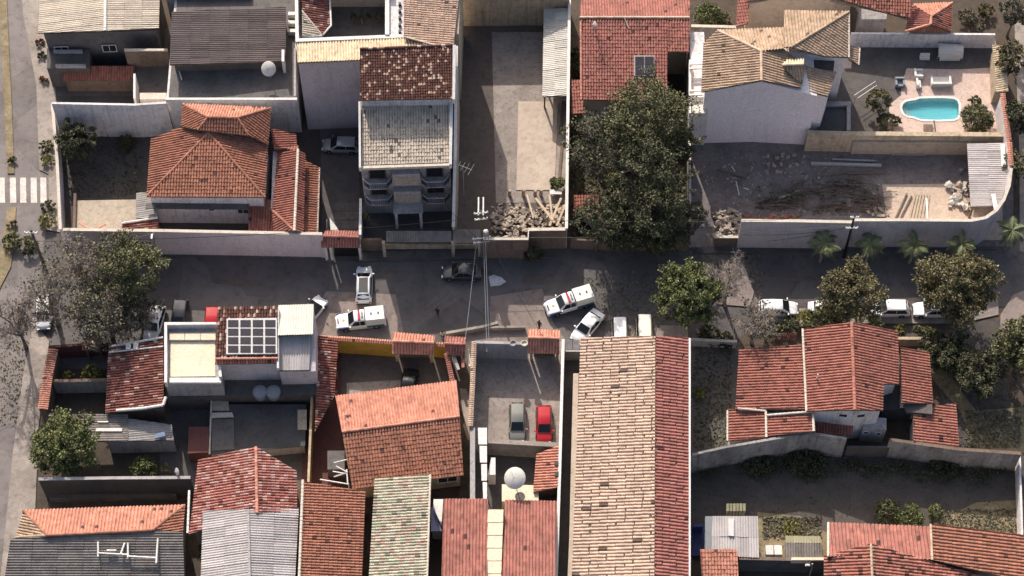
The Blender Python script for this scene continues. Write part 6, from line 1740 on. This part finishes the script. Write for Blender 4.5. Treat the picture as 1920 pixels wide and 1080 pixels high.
wall_run('boundary_wall', 'dark sunken wall piece between the two stained boundary walls', [(1588, 838), (1668, 838)], 2.2, .25, 'dark_concrete', None)
wall_run('boundary_wall', 'bluish edge wall at the far right of the dark lawn', [(1912, 850), (1917, 1010)], 2.0, .2, 'white_wall', None)
wall_run('garden_wall', 'thin pale garden wall in front of the red corner house', [(1296, 636), (1382, 640)], 1.4, .2, 'grey_wall', 'coping')
wall_run('garden_wall', 'low brown planter wall east of the main red gable', [(1684, 634), (1762, 634)], 1.6, .22, 'brown_wall', 'beige_wall')
t = thing('fence', 'short reddish railing fence before the corner house', 'fence', P(1478, 640, 0))
a, b_ = P(1456, 626, 1.6), P(1494, 624, 1.6)
for k in range(11):
    q = a.lerp(b_, k / 10); MB().box((q.x, q.y, .8), (.10, .06, 1.6)).build('slat', 'red_wall', t)
for z_ in (.4, 1.3): MB().tube([(a.x, a.y - .06, z_), (b_.x, b_.y - .06, z_)], .04, 5).build('rail', 'red_wall', t)
# --- bottom right
t = thing('shed', 'shed with a whitish corrugated roof and a clear roofing strip', 'shed', P(1376, 1045, 0))
roof(t, [(1336, 968, 3.4), (1421, 968, 3.4), (1423, 1046, 3.0), (1332, 1042, 3.0)], 'sheet', 'pale_sheet')
block(t, 'roof_strip', [(1366, 1004, 3.42), (1376, 1005, 3.42), (1376, 973, 3.58), (1366, 972, 3.58)], 'white_paint', z0=3.2)
block(t, 'wall', [(1338, 1038, 2.8), (1418, 1040, 2.8), (1417, 974, 3.1), (1340, 974, 3.1)], 'grey_wall')
block(t, 'side_panel', [(1320, 1040, 2.6), (1334, 1040, 2.6), (1336, 968, 2.6), (1322, 968, 2.6)], 'tank_grey', z0=2.5)
wall_run('blue_wall', 'deep blue painted low wall beside the warehouse', [(1300, 985), (1318, 985)], 1.8, .3, 'blue_wall', None)
slab('blue_cover', 'flat deep blue cover on the ground beside the warehouse', 'cover', [(1298, 985), (1320, 985), (1318, 1042), (1298, 1042)], .4, .36, 'blue_wall')
t = thing('outbuilding', 'small outbuilding with a red tiled roof in front of the whitish shed', 'outbuilding', P(1350, 1080, 0))
roof(t, [(1312, 1030, 3.6), (1382, 1030, 3.6), (1386, 1115, 2.9), (1318, 1115, 2.9)], 'tile', 'orange_tile')
block(t, 'wall', [(1320, 1110, 2.6), (1380, 1110, 2.6), (1378, 1036, 3.2), (1316, 1036, 3.2)], 'tan_wall')
t = thing('crate', 'tan slatted crate on the lawn behind the whitish shed', 'crate', P(1380, 962, 0))
for k in range(6):
    block(t, 'slat', [(1362 + k * 6.2, 958, 1.2), (1367 + k * 6.2, 958, 1.2), (1367 + k * 6.2, 944, 1.2), (1362 + k * 6.2, 944, 1.2)], 'moss_sheet')
block(t, 'base', [(1361, 962, .5), (1399, 962, .5), (1399, 955, .5), (1361, 955, .5)], 'brown_wall')
wall_run('yard_wall', 'dark wall with a brown coping at the bottom edge beside the red outbuilding', [(1386, 1046), (1552, 1050)], 3.0, .25, 'dark_concrete', 'brown_wall')
t = thing('shed', 'little shed with a tan and brown ribbed roof near the pink roof', 'shed', P(1508, 1048, 0))
roof(t, [(1472, 1005, 2.9), (1538, 1006, 2.9), (1540, 1019, 3.1), (1472, 1018, 3.1)], 'sheet', 'moss_sheet')
roof(t, [(1472, 1018, 3.1), (1540, 1019, 3.1), (1546, 1046, 2.8), (1472, 1046, 2.8)], 'sheet', 'old_sheet')
block(t, 'wall', [(1475, 1044, 2.6), (1540, 1044, 2.6), (1534, 1010, 2.6), (1475, 1010, 2.6)], 'beige_wall')
block(t, 'parapet', [(1484, 1050, 3.2), (1550, 1050, 3.2), (1550, 1045, 3.2), (1484, 1045, 3.2)], 'cream_floor', z0=2.4)
for k, x in enumerate((1440, 1456)):
    p = P(x, 1042, 0)
    o = MB().box((p.x, p.y, .75), (.75, 1.0, 1.5)).build('storage_box', 'white_paint', None, loc=(p.x, p.y, 0))
    tag(o, ('white storage box on the grass, farther from the little ribbed shed', 'white storage box on the grass, touching the little ribbed shed')[k], 'box')
t = thing('house', 'house with a pink ribbed slope and a rust-brown eastern roof', 'house', P(1740, 1060, 0))
roof(t, [(1553, 980, 4.4), (1745, 988, 4.4), (1748, 1050, 5.6), (1553, 1044, 5.6)], 'tile', 'red_tile', pw=.36, pl=.7)
roof(t, [(1745, 983, 5.5), (1960, 1008, 4.7), (1960, 1100, 4.7), (1748, 1050, 5.5)], 'tile', 'terracotta', pw=.36)
ridge(t, [(1745, 983, 5.6), (1748, 1050, 5.7)], 'peach_tile', .12)
ridge(t, [(1553, 980, 4.5), (1553, 1044, 5.6)], 'coping', .12)
block(t, 'wall', [(1560, 1042, 4.9), (1740, 1046, 4.9), (1950, 1090, 4.5), (1950, 1014, 4.5), (1740, 992, 4.2), (1560, 986, 4.2)], 'tan_wall')
t = thing('house', 'house with a mottled rusty gable roof at the bottom right edge', 'house', P(1640, 1090, 0))
roof(t, [(1545, 1042, 5.2), (1633, 1020, 6.3), (1637, 1118, 6.3), (1545, 1118, 5.2)], 'tile', 'patched_tile', pw=.34)
roof(t, [(1633, 1020, 6.3), (1860, 1086, 4.4), (1860, 1125, 4.4), (1637, 1118, 6.3)], 'tile', 'patched_tile', pw=.34)
ridge(t, [(1633, 1020, 6.35), (1637, 1118, 6.35)], 'beige_wall', .13)
block(t, 'wall', [(1552, 1112, 4.8), (1637, 1112, 5.8), (1840, 1112, 4.2), (1840, 1088, 4.2), (1633, 1030, 5.8), (1552, 1048, 4.8)], 'brown_wall')
t = thing('street_lamp', 'bent thin lamp post with a white lamp at the dark bottom wall', 'street lamp', P(1524, 1085, 0))
p = P(1524, 1060, 3.2)
MB().tube([(p.x, p.y, 0), (p.x, p.y, 2.8), (p.x - .1, p.y, 3.6)], .07, 6).build('post', 'steel', t)
MB().box((p.x - .5, p.y, 3.3), (.5, .25, .16), 0, taper=.7).build('lamp_head', 'white_paint', t)
# ================================================================== POLES AND CABLES
def utility_pole(label, px, py, h, arms, mat='pole_concrete', r=.13, arm_ang=0):
    c = P(px, py, 0)
    t = thing('utility_pole', label, 'utility pole', c)
    MB().tube([(c.x, c.y, 0), (c.x, c.y, h * .5), (c.x, c.y, h)], [r * 1.25, r, r * .75], 10).build('pole', mat, t)
    for z, L in arms:
        a = R(arm_ang)
        ar = MB().box((c.x, c.y - .16, z), (L, .12, .12), a).build('crossarm', 'white_paint', t)
        for s in (-.45, -.2, .2, .45):
            MB().lathe([(.05, 0), (.07, .06), (.04, .1), (.07, .16), (.0, .2)], (c.x + s * L * math.cos(a), c.y - .16 + s * L * math.sin(a), z + .06), 8).build('insulator', 'lamp_clear', ar)
    return t, c
t, c0 = utility_pole('utility pole with several white crossarms beside the stepped brown wall', 904, 484, 9.6, ((9.4, 1.5), (8.2, 1.4), (4.4, 2.0), (3.6, 1.8)), 'old_wood', arm_ang=8)
for s in (-.28, .22): MB().box((c0.x + s, c0.y + 1.0, 8.9), (.14, 2.2, .12)).build('bracket', 'white_paint', t)
tr_ = MB().lathe([(.0, 0), (.28, .02), (.3, .1), (.3, .78), (.22, .86), (.0, .9)], (c0.x + .45, c0.y - .1, 4.9), 14).build('transformer', 'steel', t)
t, c1 = utility_pole('dark utility pole standing before the long pale curved wall', 1582, 482, 8.6, ((8.3, .9), (6.2, 1.3)), 'black_metal', .13)
t, c2 = utility_pole('tall dark leaning-looking pole among the bare trees on the avenue corner', 97, 536, 11.5, ((11.1, 1.4),), 'bark', .17)
t, c3 = utility_pole('short pale lamp pole against the grey street wall', 303, 496, 6.4, (), 'pole_concrete', .11)
MB().box((c3.x - .1, c3.y - .35, 6.35), (.22, .7, .14), 0, taper=.8).build('lamp_head', 'lamp_clear', t)
def cable(label, a, b_, sag=.5, r=.035, mat='black_metal'):
    a, b_ = Vector(a), Vector(b_)
    pts = [a.lerp(b_, i / 10) - Vector((0, 0, sag * 4 * (i / 10) * (1 - i / 10))) for i in range(11)]
    o = MB().tube(pts, r, 5).build('power_cable', mat, None, loc=a)
    tag(o, label, 'cable')
top = Vector((c0.x, c0.y - .2, 4.4))
cable('grey cable from the crossarm pole down to the side passage', top + Vector((-.5, 0, 0)), P(872, 640, 3.2), .3, .032, 'tank_grey')
cable('grey cable from the crossarm pole down to the parking yard wall', top + Vector((.4, 0, 0)), P(917, 642, 3.0), .3, .032, 'tank_grey')
cable('second grey cable from the crossarm pole beside the parking yard cable', top + Vector((.2, 0, -.6)), P(913, 660, 3.0), .4, .03, 'tank_grey')
cable('high cable from the crossarm pole west to the corner pole', (c0.x - .5, c0.y - .16, 8.4), (c2.x, c2.y, 9.2), 1.0, .025)
cable('high cable from the crossarm pole east to the dark pole', (c0.x + .5, c0.y - .16, 8.4), (c1.x - .3, c1.y, 8.3), .9, .025)
cable('lower cable from the crossarm pole east to the dark pole', (c0.x + .6, c0.y - .16, 4.6), (c1.x - .5, c1.y, 6.3), .8, .025)

cable('sagging service cable from the crossarm pole to the balcony house', (c0.x - .6, c0.y - .16, 4.5), P(780, 312, 9.6), .7, .022)
cable('sagging service cable from the crossarm pole to the orange gate roof', (c0.x + .7, c0.y - .16, 4.4), P(1020, 634, 3.7), .5, .022)
cable('service cable from the dark pole over the curved wall to the lot', (c1.x - .3, c1.y, 6.2), P(1440, 452, 3.4), .4, .022)
cable('second service cable from the dark pole along the curved wall', (c1.x - .4, c1.y, 5.9), P(1392, 440, 3.6), .5, .022)
cable('service cable from the dark pole to the main red gable', (c1.x, c1.y - .1, 6.2), P(1597, 607, 7.1), .8, .022)
cable('long cable from the corner pole to the short pale lamp pole', (c2.x, c2.y, 8.0), (c3.x, c3.y, 6.3), .6, .022)

# ================================================================== CARS
car('white sport utility car with a black roof parked nose to the wall mid-street', 683, 539, 91, 'car_white', 4.5, 1.84, 1.62, 'hatch', sunroof=True)
police_truck('white and blue police pickup parked straight along the mustard yellow wall', 677, 606, 187)
police_truck('white and blue police pickup turned slightly beside the pale pavement', 1067, 573, 199)
car('white saloon car parked askew by the warehouse corner', 1101, 617, 233, 'car_white', 4.4, 1.76, 1.45, 'sedan')
car('white van with a plain flat roof half behind the warehouse roof edge', 1162, 641, 270, 'car_white', 4.4, 1.72, 1.85, 'van', cat='van')
car('cream van with a ribbed roof next to the plain white van', 1208, 637, 270, 'car_cream', 4.5, 1.75, 1.9, 'van', cat='van')
car('whitish car with leaf reflections parked under the bare corner tree', 291, 611, 260, 'car_white', 4.2, 1.72, 1.48, 'hatch')
car('dark car in deep shade beside the whitish car on the corner', 338, 600, 268, 'car_dark', 4.2, 1.74, 1.48, 'hatch')
car('red car almost hidden behind the brown roof with the glazed grid', 399, 612, 270, 'car_red', 4.0, 1.7, 1.48, 'hatch')
car('white-edged dark-windowed car behind the white corrugated roof', 584, 590, 55, 'car_white', 4.2, 1.74, 1.5, 'hatch', roofpaint='car_black')
car('grey-green hatchback parked in the concrete yard beside the red car', 970, 796, 270, 'car_green', 4.4, 1.74, 1.5, 'hatch')
car('bright red hatchback parked in the concrete yard', 1020, 800, 270, 'car_red', 4.2, 1.72, 1.47, 'hatch')
car('black car mostly hidden under the skewed orange roof', 766, 730, 262, 'car_black', 4.2, 1.74, 1.46, 'sedan')
car('silver car in the shaded driveway behind the balcony house', 640, 278, 178, 'car_silver', 4.2, 1.72, 1.5, 'hatch')
car('dark car parked in shade by the street wall near the crossarm pole', 866, 515, 180, 'car_dark', 4.3, 1.74, 1.48, 'sedan')
car('white car parked under the bare tree, westernmost in the sidewalk row', 1458, 583, 0, 'car_white', 4.2, 1.72, 1.48, 'hatch')
car('white car mostly hidden by the brown-leaved sidewalk tree', 1550, 584, 0, 'car_white', 4.2, 1.72, 1.48, 'sedan')
car('white car in full sun between the two sidewalk trees', 1666, 584, 180, 'car_white', 4.3, 1.74, 1.5, 'hatch')
car('white car half under the large olive tree at the row end', 1748, 585, 180, 'car_white', 4.3, 1.74, 1.48, 'sedan')
car('white car shaded by the bare tree beside the avenue corner', 84, 590, 275, 'car_white', 4.2, 1.74, 1.48, 'hatch')

# ================================================================== PEOPLE
person('person in dark clothes walking in the middle of the street', 821, 592, 'cloth_dark', 'cloth_navy', 250)
person('person in white top and dark trousers by the short mustard wall', 830, 636, 'cloth_white', 'cloth_dark', 90)
person('person in dark clothes standing above the bright orange gate roof', 1011, 616, 'cloth_dark', 'cloth_dark', 240, .1)

# ================================================================== TREES
G1 = 'trees in the overgrown garden beside the concrete yard'
tree('large dark leafy tree beside the plain red roof, tallest in the garden', 1215, 215, 8.5, 4.7, 'leaf_olive', 'pale_bark', .6, .25, seed=1, group=G1)
tree('grey twiggy half-bare tree at the west of the overgrown garden', 1130, 265, 7.5, 4.0, 'leaf_dark', 'pale_bark', .5, .45, seed=2, group=G1, twigs=1.5)
tree('olive tree in the middle of the overgrown garden', 1215, 315, 8.0, 4.2, 'leaf_dark', 'bark', .6, .35, seed=3, group=G1)
tree('small dark tree by the street wall of the overgrown garden', 1122, 408, 6.8, 2.7, 'leaf_dark', 'bark', .55, .4, seed=4, group=G1)
tree('low olive tree at the south-east of the overgrown garden', 1232, 388, 7.2, 3.4, 'leaf_dark', 'bark', .6, .3, seed=5, group=G1)
tree('slim pale-twigged tree beside the grey wall piece', 1295, 405, 4.5, 1.9, 'leaf_grey', 'pale_bark', 1.0, .4, seed=6, group=G1)
tree('dark tree against the lilac house wall at the garden edge', 1270, 270, 6.0, 2.4, 'leaf_dark', 'bark', 1.0, .2, seed=16, group=G1)
shrub('pale yellow flowering shrub in the overgrown garden', 1146, 338, .9, 2.2, 'leaf_yellow', .7)
tree('short dark tree leaning over the street below the overgrown garden', 1165, 425, 4.2, 2.9, 'leaf_dark', 'bark', .8, .2, seed=17, group=G1)
tree('short olive tree overhanging the street left of the grey wall piece', 1246, 432, 3.8, 2.7, 'leaf_olive', 'bark', .8, .2, seed=18, group=G1)
G2 = 'street trees'
tree('bright green dense street tree north of the warehouse end', 1290, 548, 5.2, 3.4, 'leaf_green', 'bark', 1.3, 0, seed=7, group=G2)
tree('pale bare tree beside the bright green street tree', 1368, 520, 6.0, 2.9, 'leaf_grey', 'pale_bark', .6, .96, seed=8, group=G2, twigs=2)
tree('reddish-grey bare tree in front of the corner house', 1418, 600, 5.0, 2.8, 'leaf_grey', 'pale_bark', .5, .9, seed=9, group=G2, twigs=2.2)
tree('brown-leaved sidewalk tree over the parked white cars', 1600, 548, 5.5, 3.5, 'leaf_rust', 'bark', 1.0, .15, seed=10, group=G2)
tree('large round olive tree at the east end of the parked row', 1797, 542, 5.2, 4.1, 'leaf_rust', 'bark', 1.3, 0, seed=11, group=G2)
tree('leafy tree cut by the right edge of the picture', 1922, 650, 5.5, 3.1, 'leaf_olive', 'bark', 1.2, 0, seed=12, group=G2)
tree('yellowish small tree between the bare tree and the main red gable', 1545, 600, 2.6, 1.9, 'leaf_olive', 'bark', 1.2, 0, seed=13, group=G2)
tree('tall bare purple-grey tree on the avenue corner', 145, 490, 7.0, 3.7, 'leaf_grey', 'pale_bark', .6, .92, seed=21, group=G2, twigs=2)
tree('olive green leafy tree before the long grey street wall', 240, 505, 6.2, 3.9, 'leaf_olive', 'bark', .75, .25, seed=22, group=G2)
tree('dark brownish tree over the corner courtyard', 195, 588, 5.5, 4.0, 'leaf_grey', 'bark', .45, .55, seed=23, group=G2, twigs=1.5)
tree('grey twiggy tree between the avenue and the corner courtyard', 90, 560, 5.5, 3.6, 'leaf_grey', 'pale_bark', .4, .85, seed=24, group=G2, twigs=1.7)
tree('small tree with brown twigs beside the whitish car', 258, 585, 4.5, 2.4, 'leaf_grey', 'pale_bark', .7, .6, seed=25, group=G2, twigs=1.4)
tree('green garden tree at the avenue end of the mossy shed', 122, 835, 4.2, 3.3, 'leaf_green', 'bark', 1.2, 0, seed=26)
tree('dark tree in the shaded garden near the tall white boundary wall', 140, 262, 3.6, 2.2, 'leaf_dark', 'bark', 1.0, 0, seed=27)
tree('spreading dark tree east of the corner house', 1835, 700, 3.6, 2.7, 'leaf_dark', 'bark', .8, 0, seed=28)
tree('thin bare tree over the avenue at the left edge', 28, 600, 6.0, 3.2, 'leaf_grey', 'bark', .4, .97, seed=29, group=G2, twigs=2)
tree('low dark bushy tree between the corner house and the right-edge tree', 1788, 668, 2.6, 2.5, 'leaf_dark', 'bark', .9, 0, seed=30)
tree('dark round bush-like tree at the end of the brown planter wall', 1752, 650, 2.2, 1.7, 'leaf_dark', 'bark', .9, 0, seed=31)
for k, x in enumerate((1425, 1510, 1768)):
    shrub('%s dark bush from the west along the foot of the stained boundary walls' % ('first', 'second', 'third')[k], x, (868, 862, 874)[k], 1.5 + .4 * (k % 2), 1.1, 'leaf_dark', 1.0, group='bushes along the lawn wall')
for k, (x, y, r_, lf) in enumerate(((1330, 628, 1.2, 'leaf_olive'), (1362, 638, 1.0, 'leaf_dark'), (1446, 616, 1.1, 'leaf_olive'), (1482, 612, 1.0, 'leaf_dark'), (1572, 604, .9, 'leaf_dark'), (1640, 606, .9, 'leaf_olive'))):
    shrub('%s low garden bush from the west in the strip behind the sidewalk row' % ('first', 'second', 'third', 'fourth', 'fifth', 'sixth')[k], x, y, r_, 1.2, lf, 1.0, group='bushes behind the sidewalk')
shrub('green shrub in the shaded yard by the tall dark wall', 268, 878, 1.3, 2.2, 'leaf_green', 1.2)
shrub('small yellow-flowered plant right of the shaded green shrub', 311, 878, .5, 1.4, 'leaf_yellow', 1.0)
shrub('dark shrub in the shaded garden beside the pyramid roof', 235, 268, 1.0, 1.4, 'leaf_dark', 1.2)
for k, (x, y, r_, lf, lab) in enumerate(((86, 275, .8, 'leaf_olive', 'leafy sidewalk shrub above the zebra crossing'), (88, 300, .7, 'leaf_yellow', 'pale flowering sidewalk shrub above the zebra crossing'), (90, 388, .8, 'leaf_olive', 'leafy sidewalk shrub just below the zebra crossing'), (88, 414, .9, 'leaf_yellow', 'pale flowering sidewalk shrub below the zebra crossing'),
        (74, 80, .5, 'leaf_red', 'reddish sidewalk shrub near the top left house'), (78, 105, .5, 'leaf_dark', 'dark sidewalk shrub near the top left house'), (82, 150, .5, 'leaf_red', 'reddish sidewalk shrub beside the maroon annex'),
        (22, 452, 1.0, 'leaf_green', 'green shrub at the south tip of the avenue median'), (52, 460, 1.1, 'leaf_olive', 'olive shrub by the dark pole on the avenue corner'), (22, 300, .5, 'leaf_rust', 'low rusty shrub on the avenue median'), (22, 420, .5, 'leaf_rust', 'low rusty shrub on the median below the crossing'),
        (1470, 588, .8, 'leaf_green', 'green bush between two parked white cars'), (1510, 598, 1.0, 'leaf_yellow', 'yellowish bush behind the sidewalk row'), (1690, 618, .7, 'leaf_yellow', 'yellowish bush at the left of the planter'), (1722, 622, .7, 'leaf_olive', 'olive bush in the middle of the planter'), (1745, 622, .6, 'leaf_yellow', 'yellowish bush at the right of the planter'),
        (1312, 736, .7, 'leaf_yellow', 'narrow yellow-green bush in the dark strip by the warehouse'), (1665, 958, 1.3, 'leaf_olive', 'olive shrub on the lawn behind the pink roof, left one'), (1705, 970, 1.4, 'leaf_green', 'bushy green shrub touching the pink roof edge'), (1756, 960, .8, 'leaf_green', 'small green shrub on the dry ground'),
        (1485, 992, .9, 'leaf_yellow', 'pale shrub above the little ribbed shed'), (1328, 28, 1.6, 'leaf_green', 'leafy bush between the red roof and the top edge'), (1356, 38, 1.0, 'leaf_olive', 'olive bush beside the small tile strip at the top'),
        (1815, 32, 1.1, 'leaf_grey', 'grey garden shrub right of the little hipped roof'), (1848, 20, 1.0, 'leaf_rust', 'rusty garden shrub at the top right'), (1835, 52, .8, 'leaf_grey', 'low grey shrub by the pool yard wall top'),
        (1000, 478, 1.0, 'leaf_dark', 'drooping dark shrub hanging over the street below the stepped wall'), (1085, 130, .9, 'leaf_dark', 'dark hedge between the yard wall and the red roof'), (1082, 100, .8, 'leaf_dark', 'upper dark hedge beside the yard wall'))):
    shrub(lab, x, y, r_, r_ * (2.4 if x == 1000 else 1.3), lf, 1.2)
for k, (x, y, h_, lab) in enumerate(((1545, 458, 3.6, 'palm left of the dark pole by the long pale wall'), (1632, 458, 3.4, 'palm just right of the dark pole'), (1715, 460, 3.6, 'palm in the middle of the long pale wall'), (1802, 458, 3.8, 'palm where the pale wall begins to curve'), (1897, 432, 4.0, 'palm outside the curved wall corner'))):
    palm(lab, x, y, h_, 1.9, 13, 'palms along the curved wall')
for k, (x, y, h_, lab) in enumerate(((1905, 20, 5, 'bushy street tree at the top right corner'), (1900, 110, 5, 'street tree beside the narrow pale tiled strip'), (1912, 215, 4.5, 'street tree outside the orange-coped pool wall'), (1918, 310, 4, 'street tree at the right edge beyond the curved wall'))):
    tree(lab, x, y, h_, 1.9, ('leaf_grey', 'leaf_rust', 'leaf_dark', 'leaf_olive')[k], 'bark', .9, .3, seed=40 + k, group='trees along the far right street')
# leaf litter under the corner trees, tufts on the lots
def litter(name, cells, n, mat, size, z=.03):
    m = MB()
    g = random.Random(len(cells) * 13 + n)
    for _ in range(n):
        x0, y0, x1, y1 = g.choice(cells)
        p = P(g.uniform(x0, x1), g.uniform(y0, y1), z)
        an, s = g.uniform(0, 6.28), size * g.uniform(.5, 1.5)
        a = Vector((math.cos(an) * s, math.sin(an) * s, g.uniform(0, s))); b_ = Vector((-math.sin(an) * s * .5, math.cos(an) * s * .5, g.uniform(0, s * .5)))
        c = Vector((p.x, p.y, z + .01))
        m.add([c - a * .5, c - b_, c + a * .5 + Vector((0, 0, .03)), c + b_], [(0, 1, 2, 3)])
    o = m.build(name, mat); o['kind'] = 'stuff'
    return o
litter('fallen_leaves', [(0, 520, 300, 640), (0, 640, 70, 800), (1090, 520, 1240, 620), (1300, 470, 1430, 560)], 2600, 'leaf_rust', .16)
litter('grass', [(1300, 860, 1910, 970), (1760, 700, 1910, 840)], 2500, 'leaf_dark', .11)
litter('grass', [(1760, 955, 1915, 1010), (1810, 770, 1915, 840), (1430, 970, 1540, 1010)], 3500, 'leaf_grey', .22)
_w = [P(1304 + q * 6.0 + rnd.uniform(-5, 5), 868 + 10 * math.sin(q * .37) + rnd.uniform(-6, 22) + (6 if q > 60 else 0), .25) for q in range(100)]
_t = MB().box(_w[0], (.2, .2, .1)).build('undergrowth', 'dark_soil', None, 'stuff', loc=_w[0])
o = leaves_mesh('foliage', _w, 46, .75, .11, 'leaf_dark', _t)
o['kind'] = 'stuff'
litter('undergrowth', [(1070, 215, 1292, 445)], 4500, 'leaf_dark', .26)
litter('weeds', [(114, 225, 268, 370), (1300, 640, 1372, 840)], 2200, 'leaf_dark', .2)
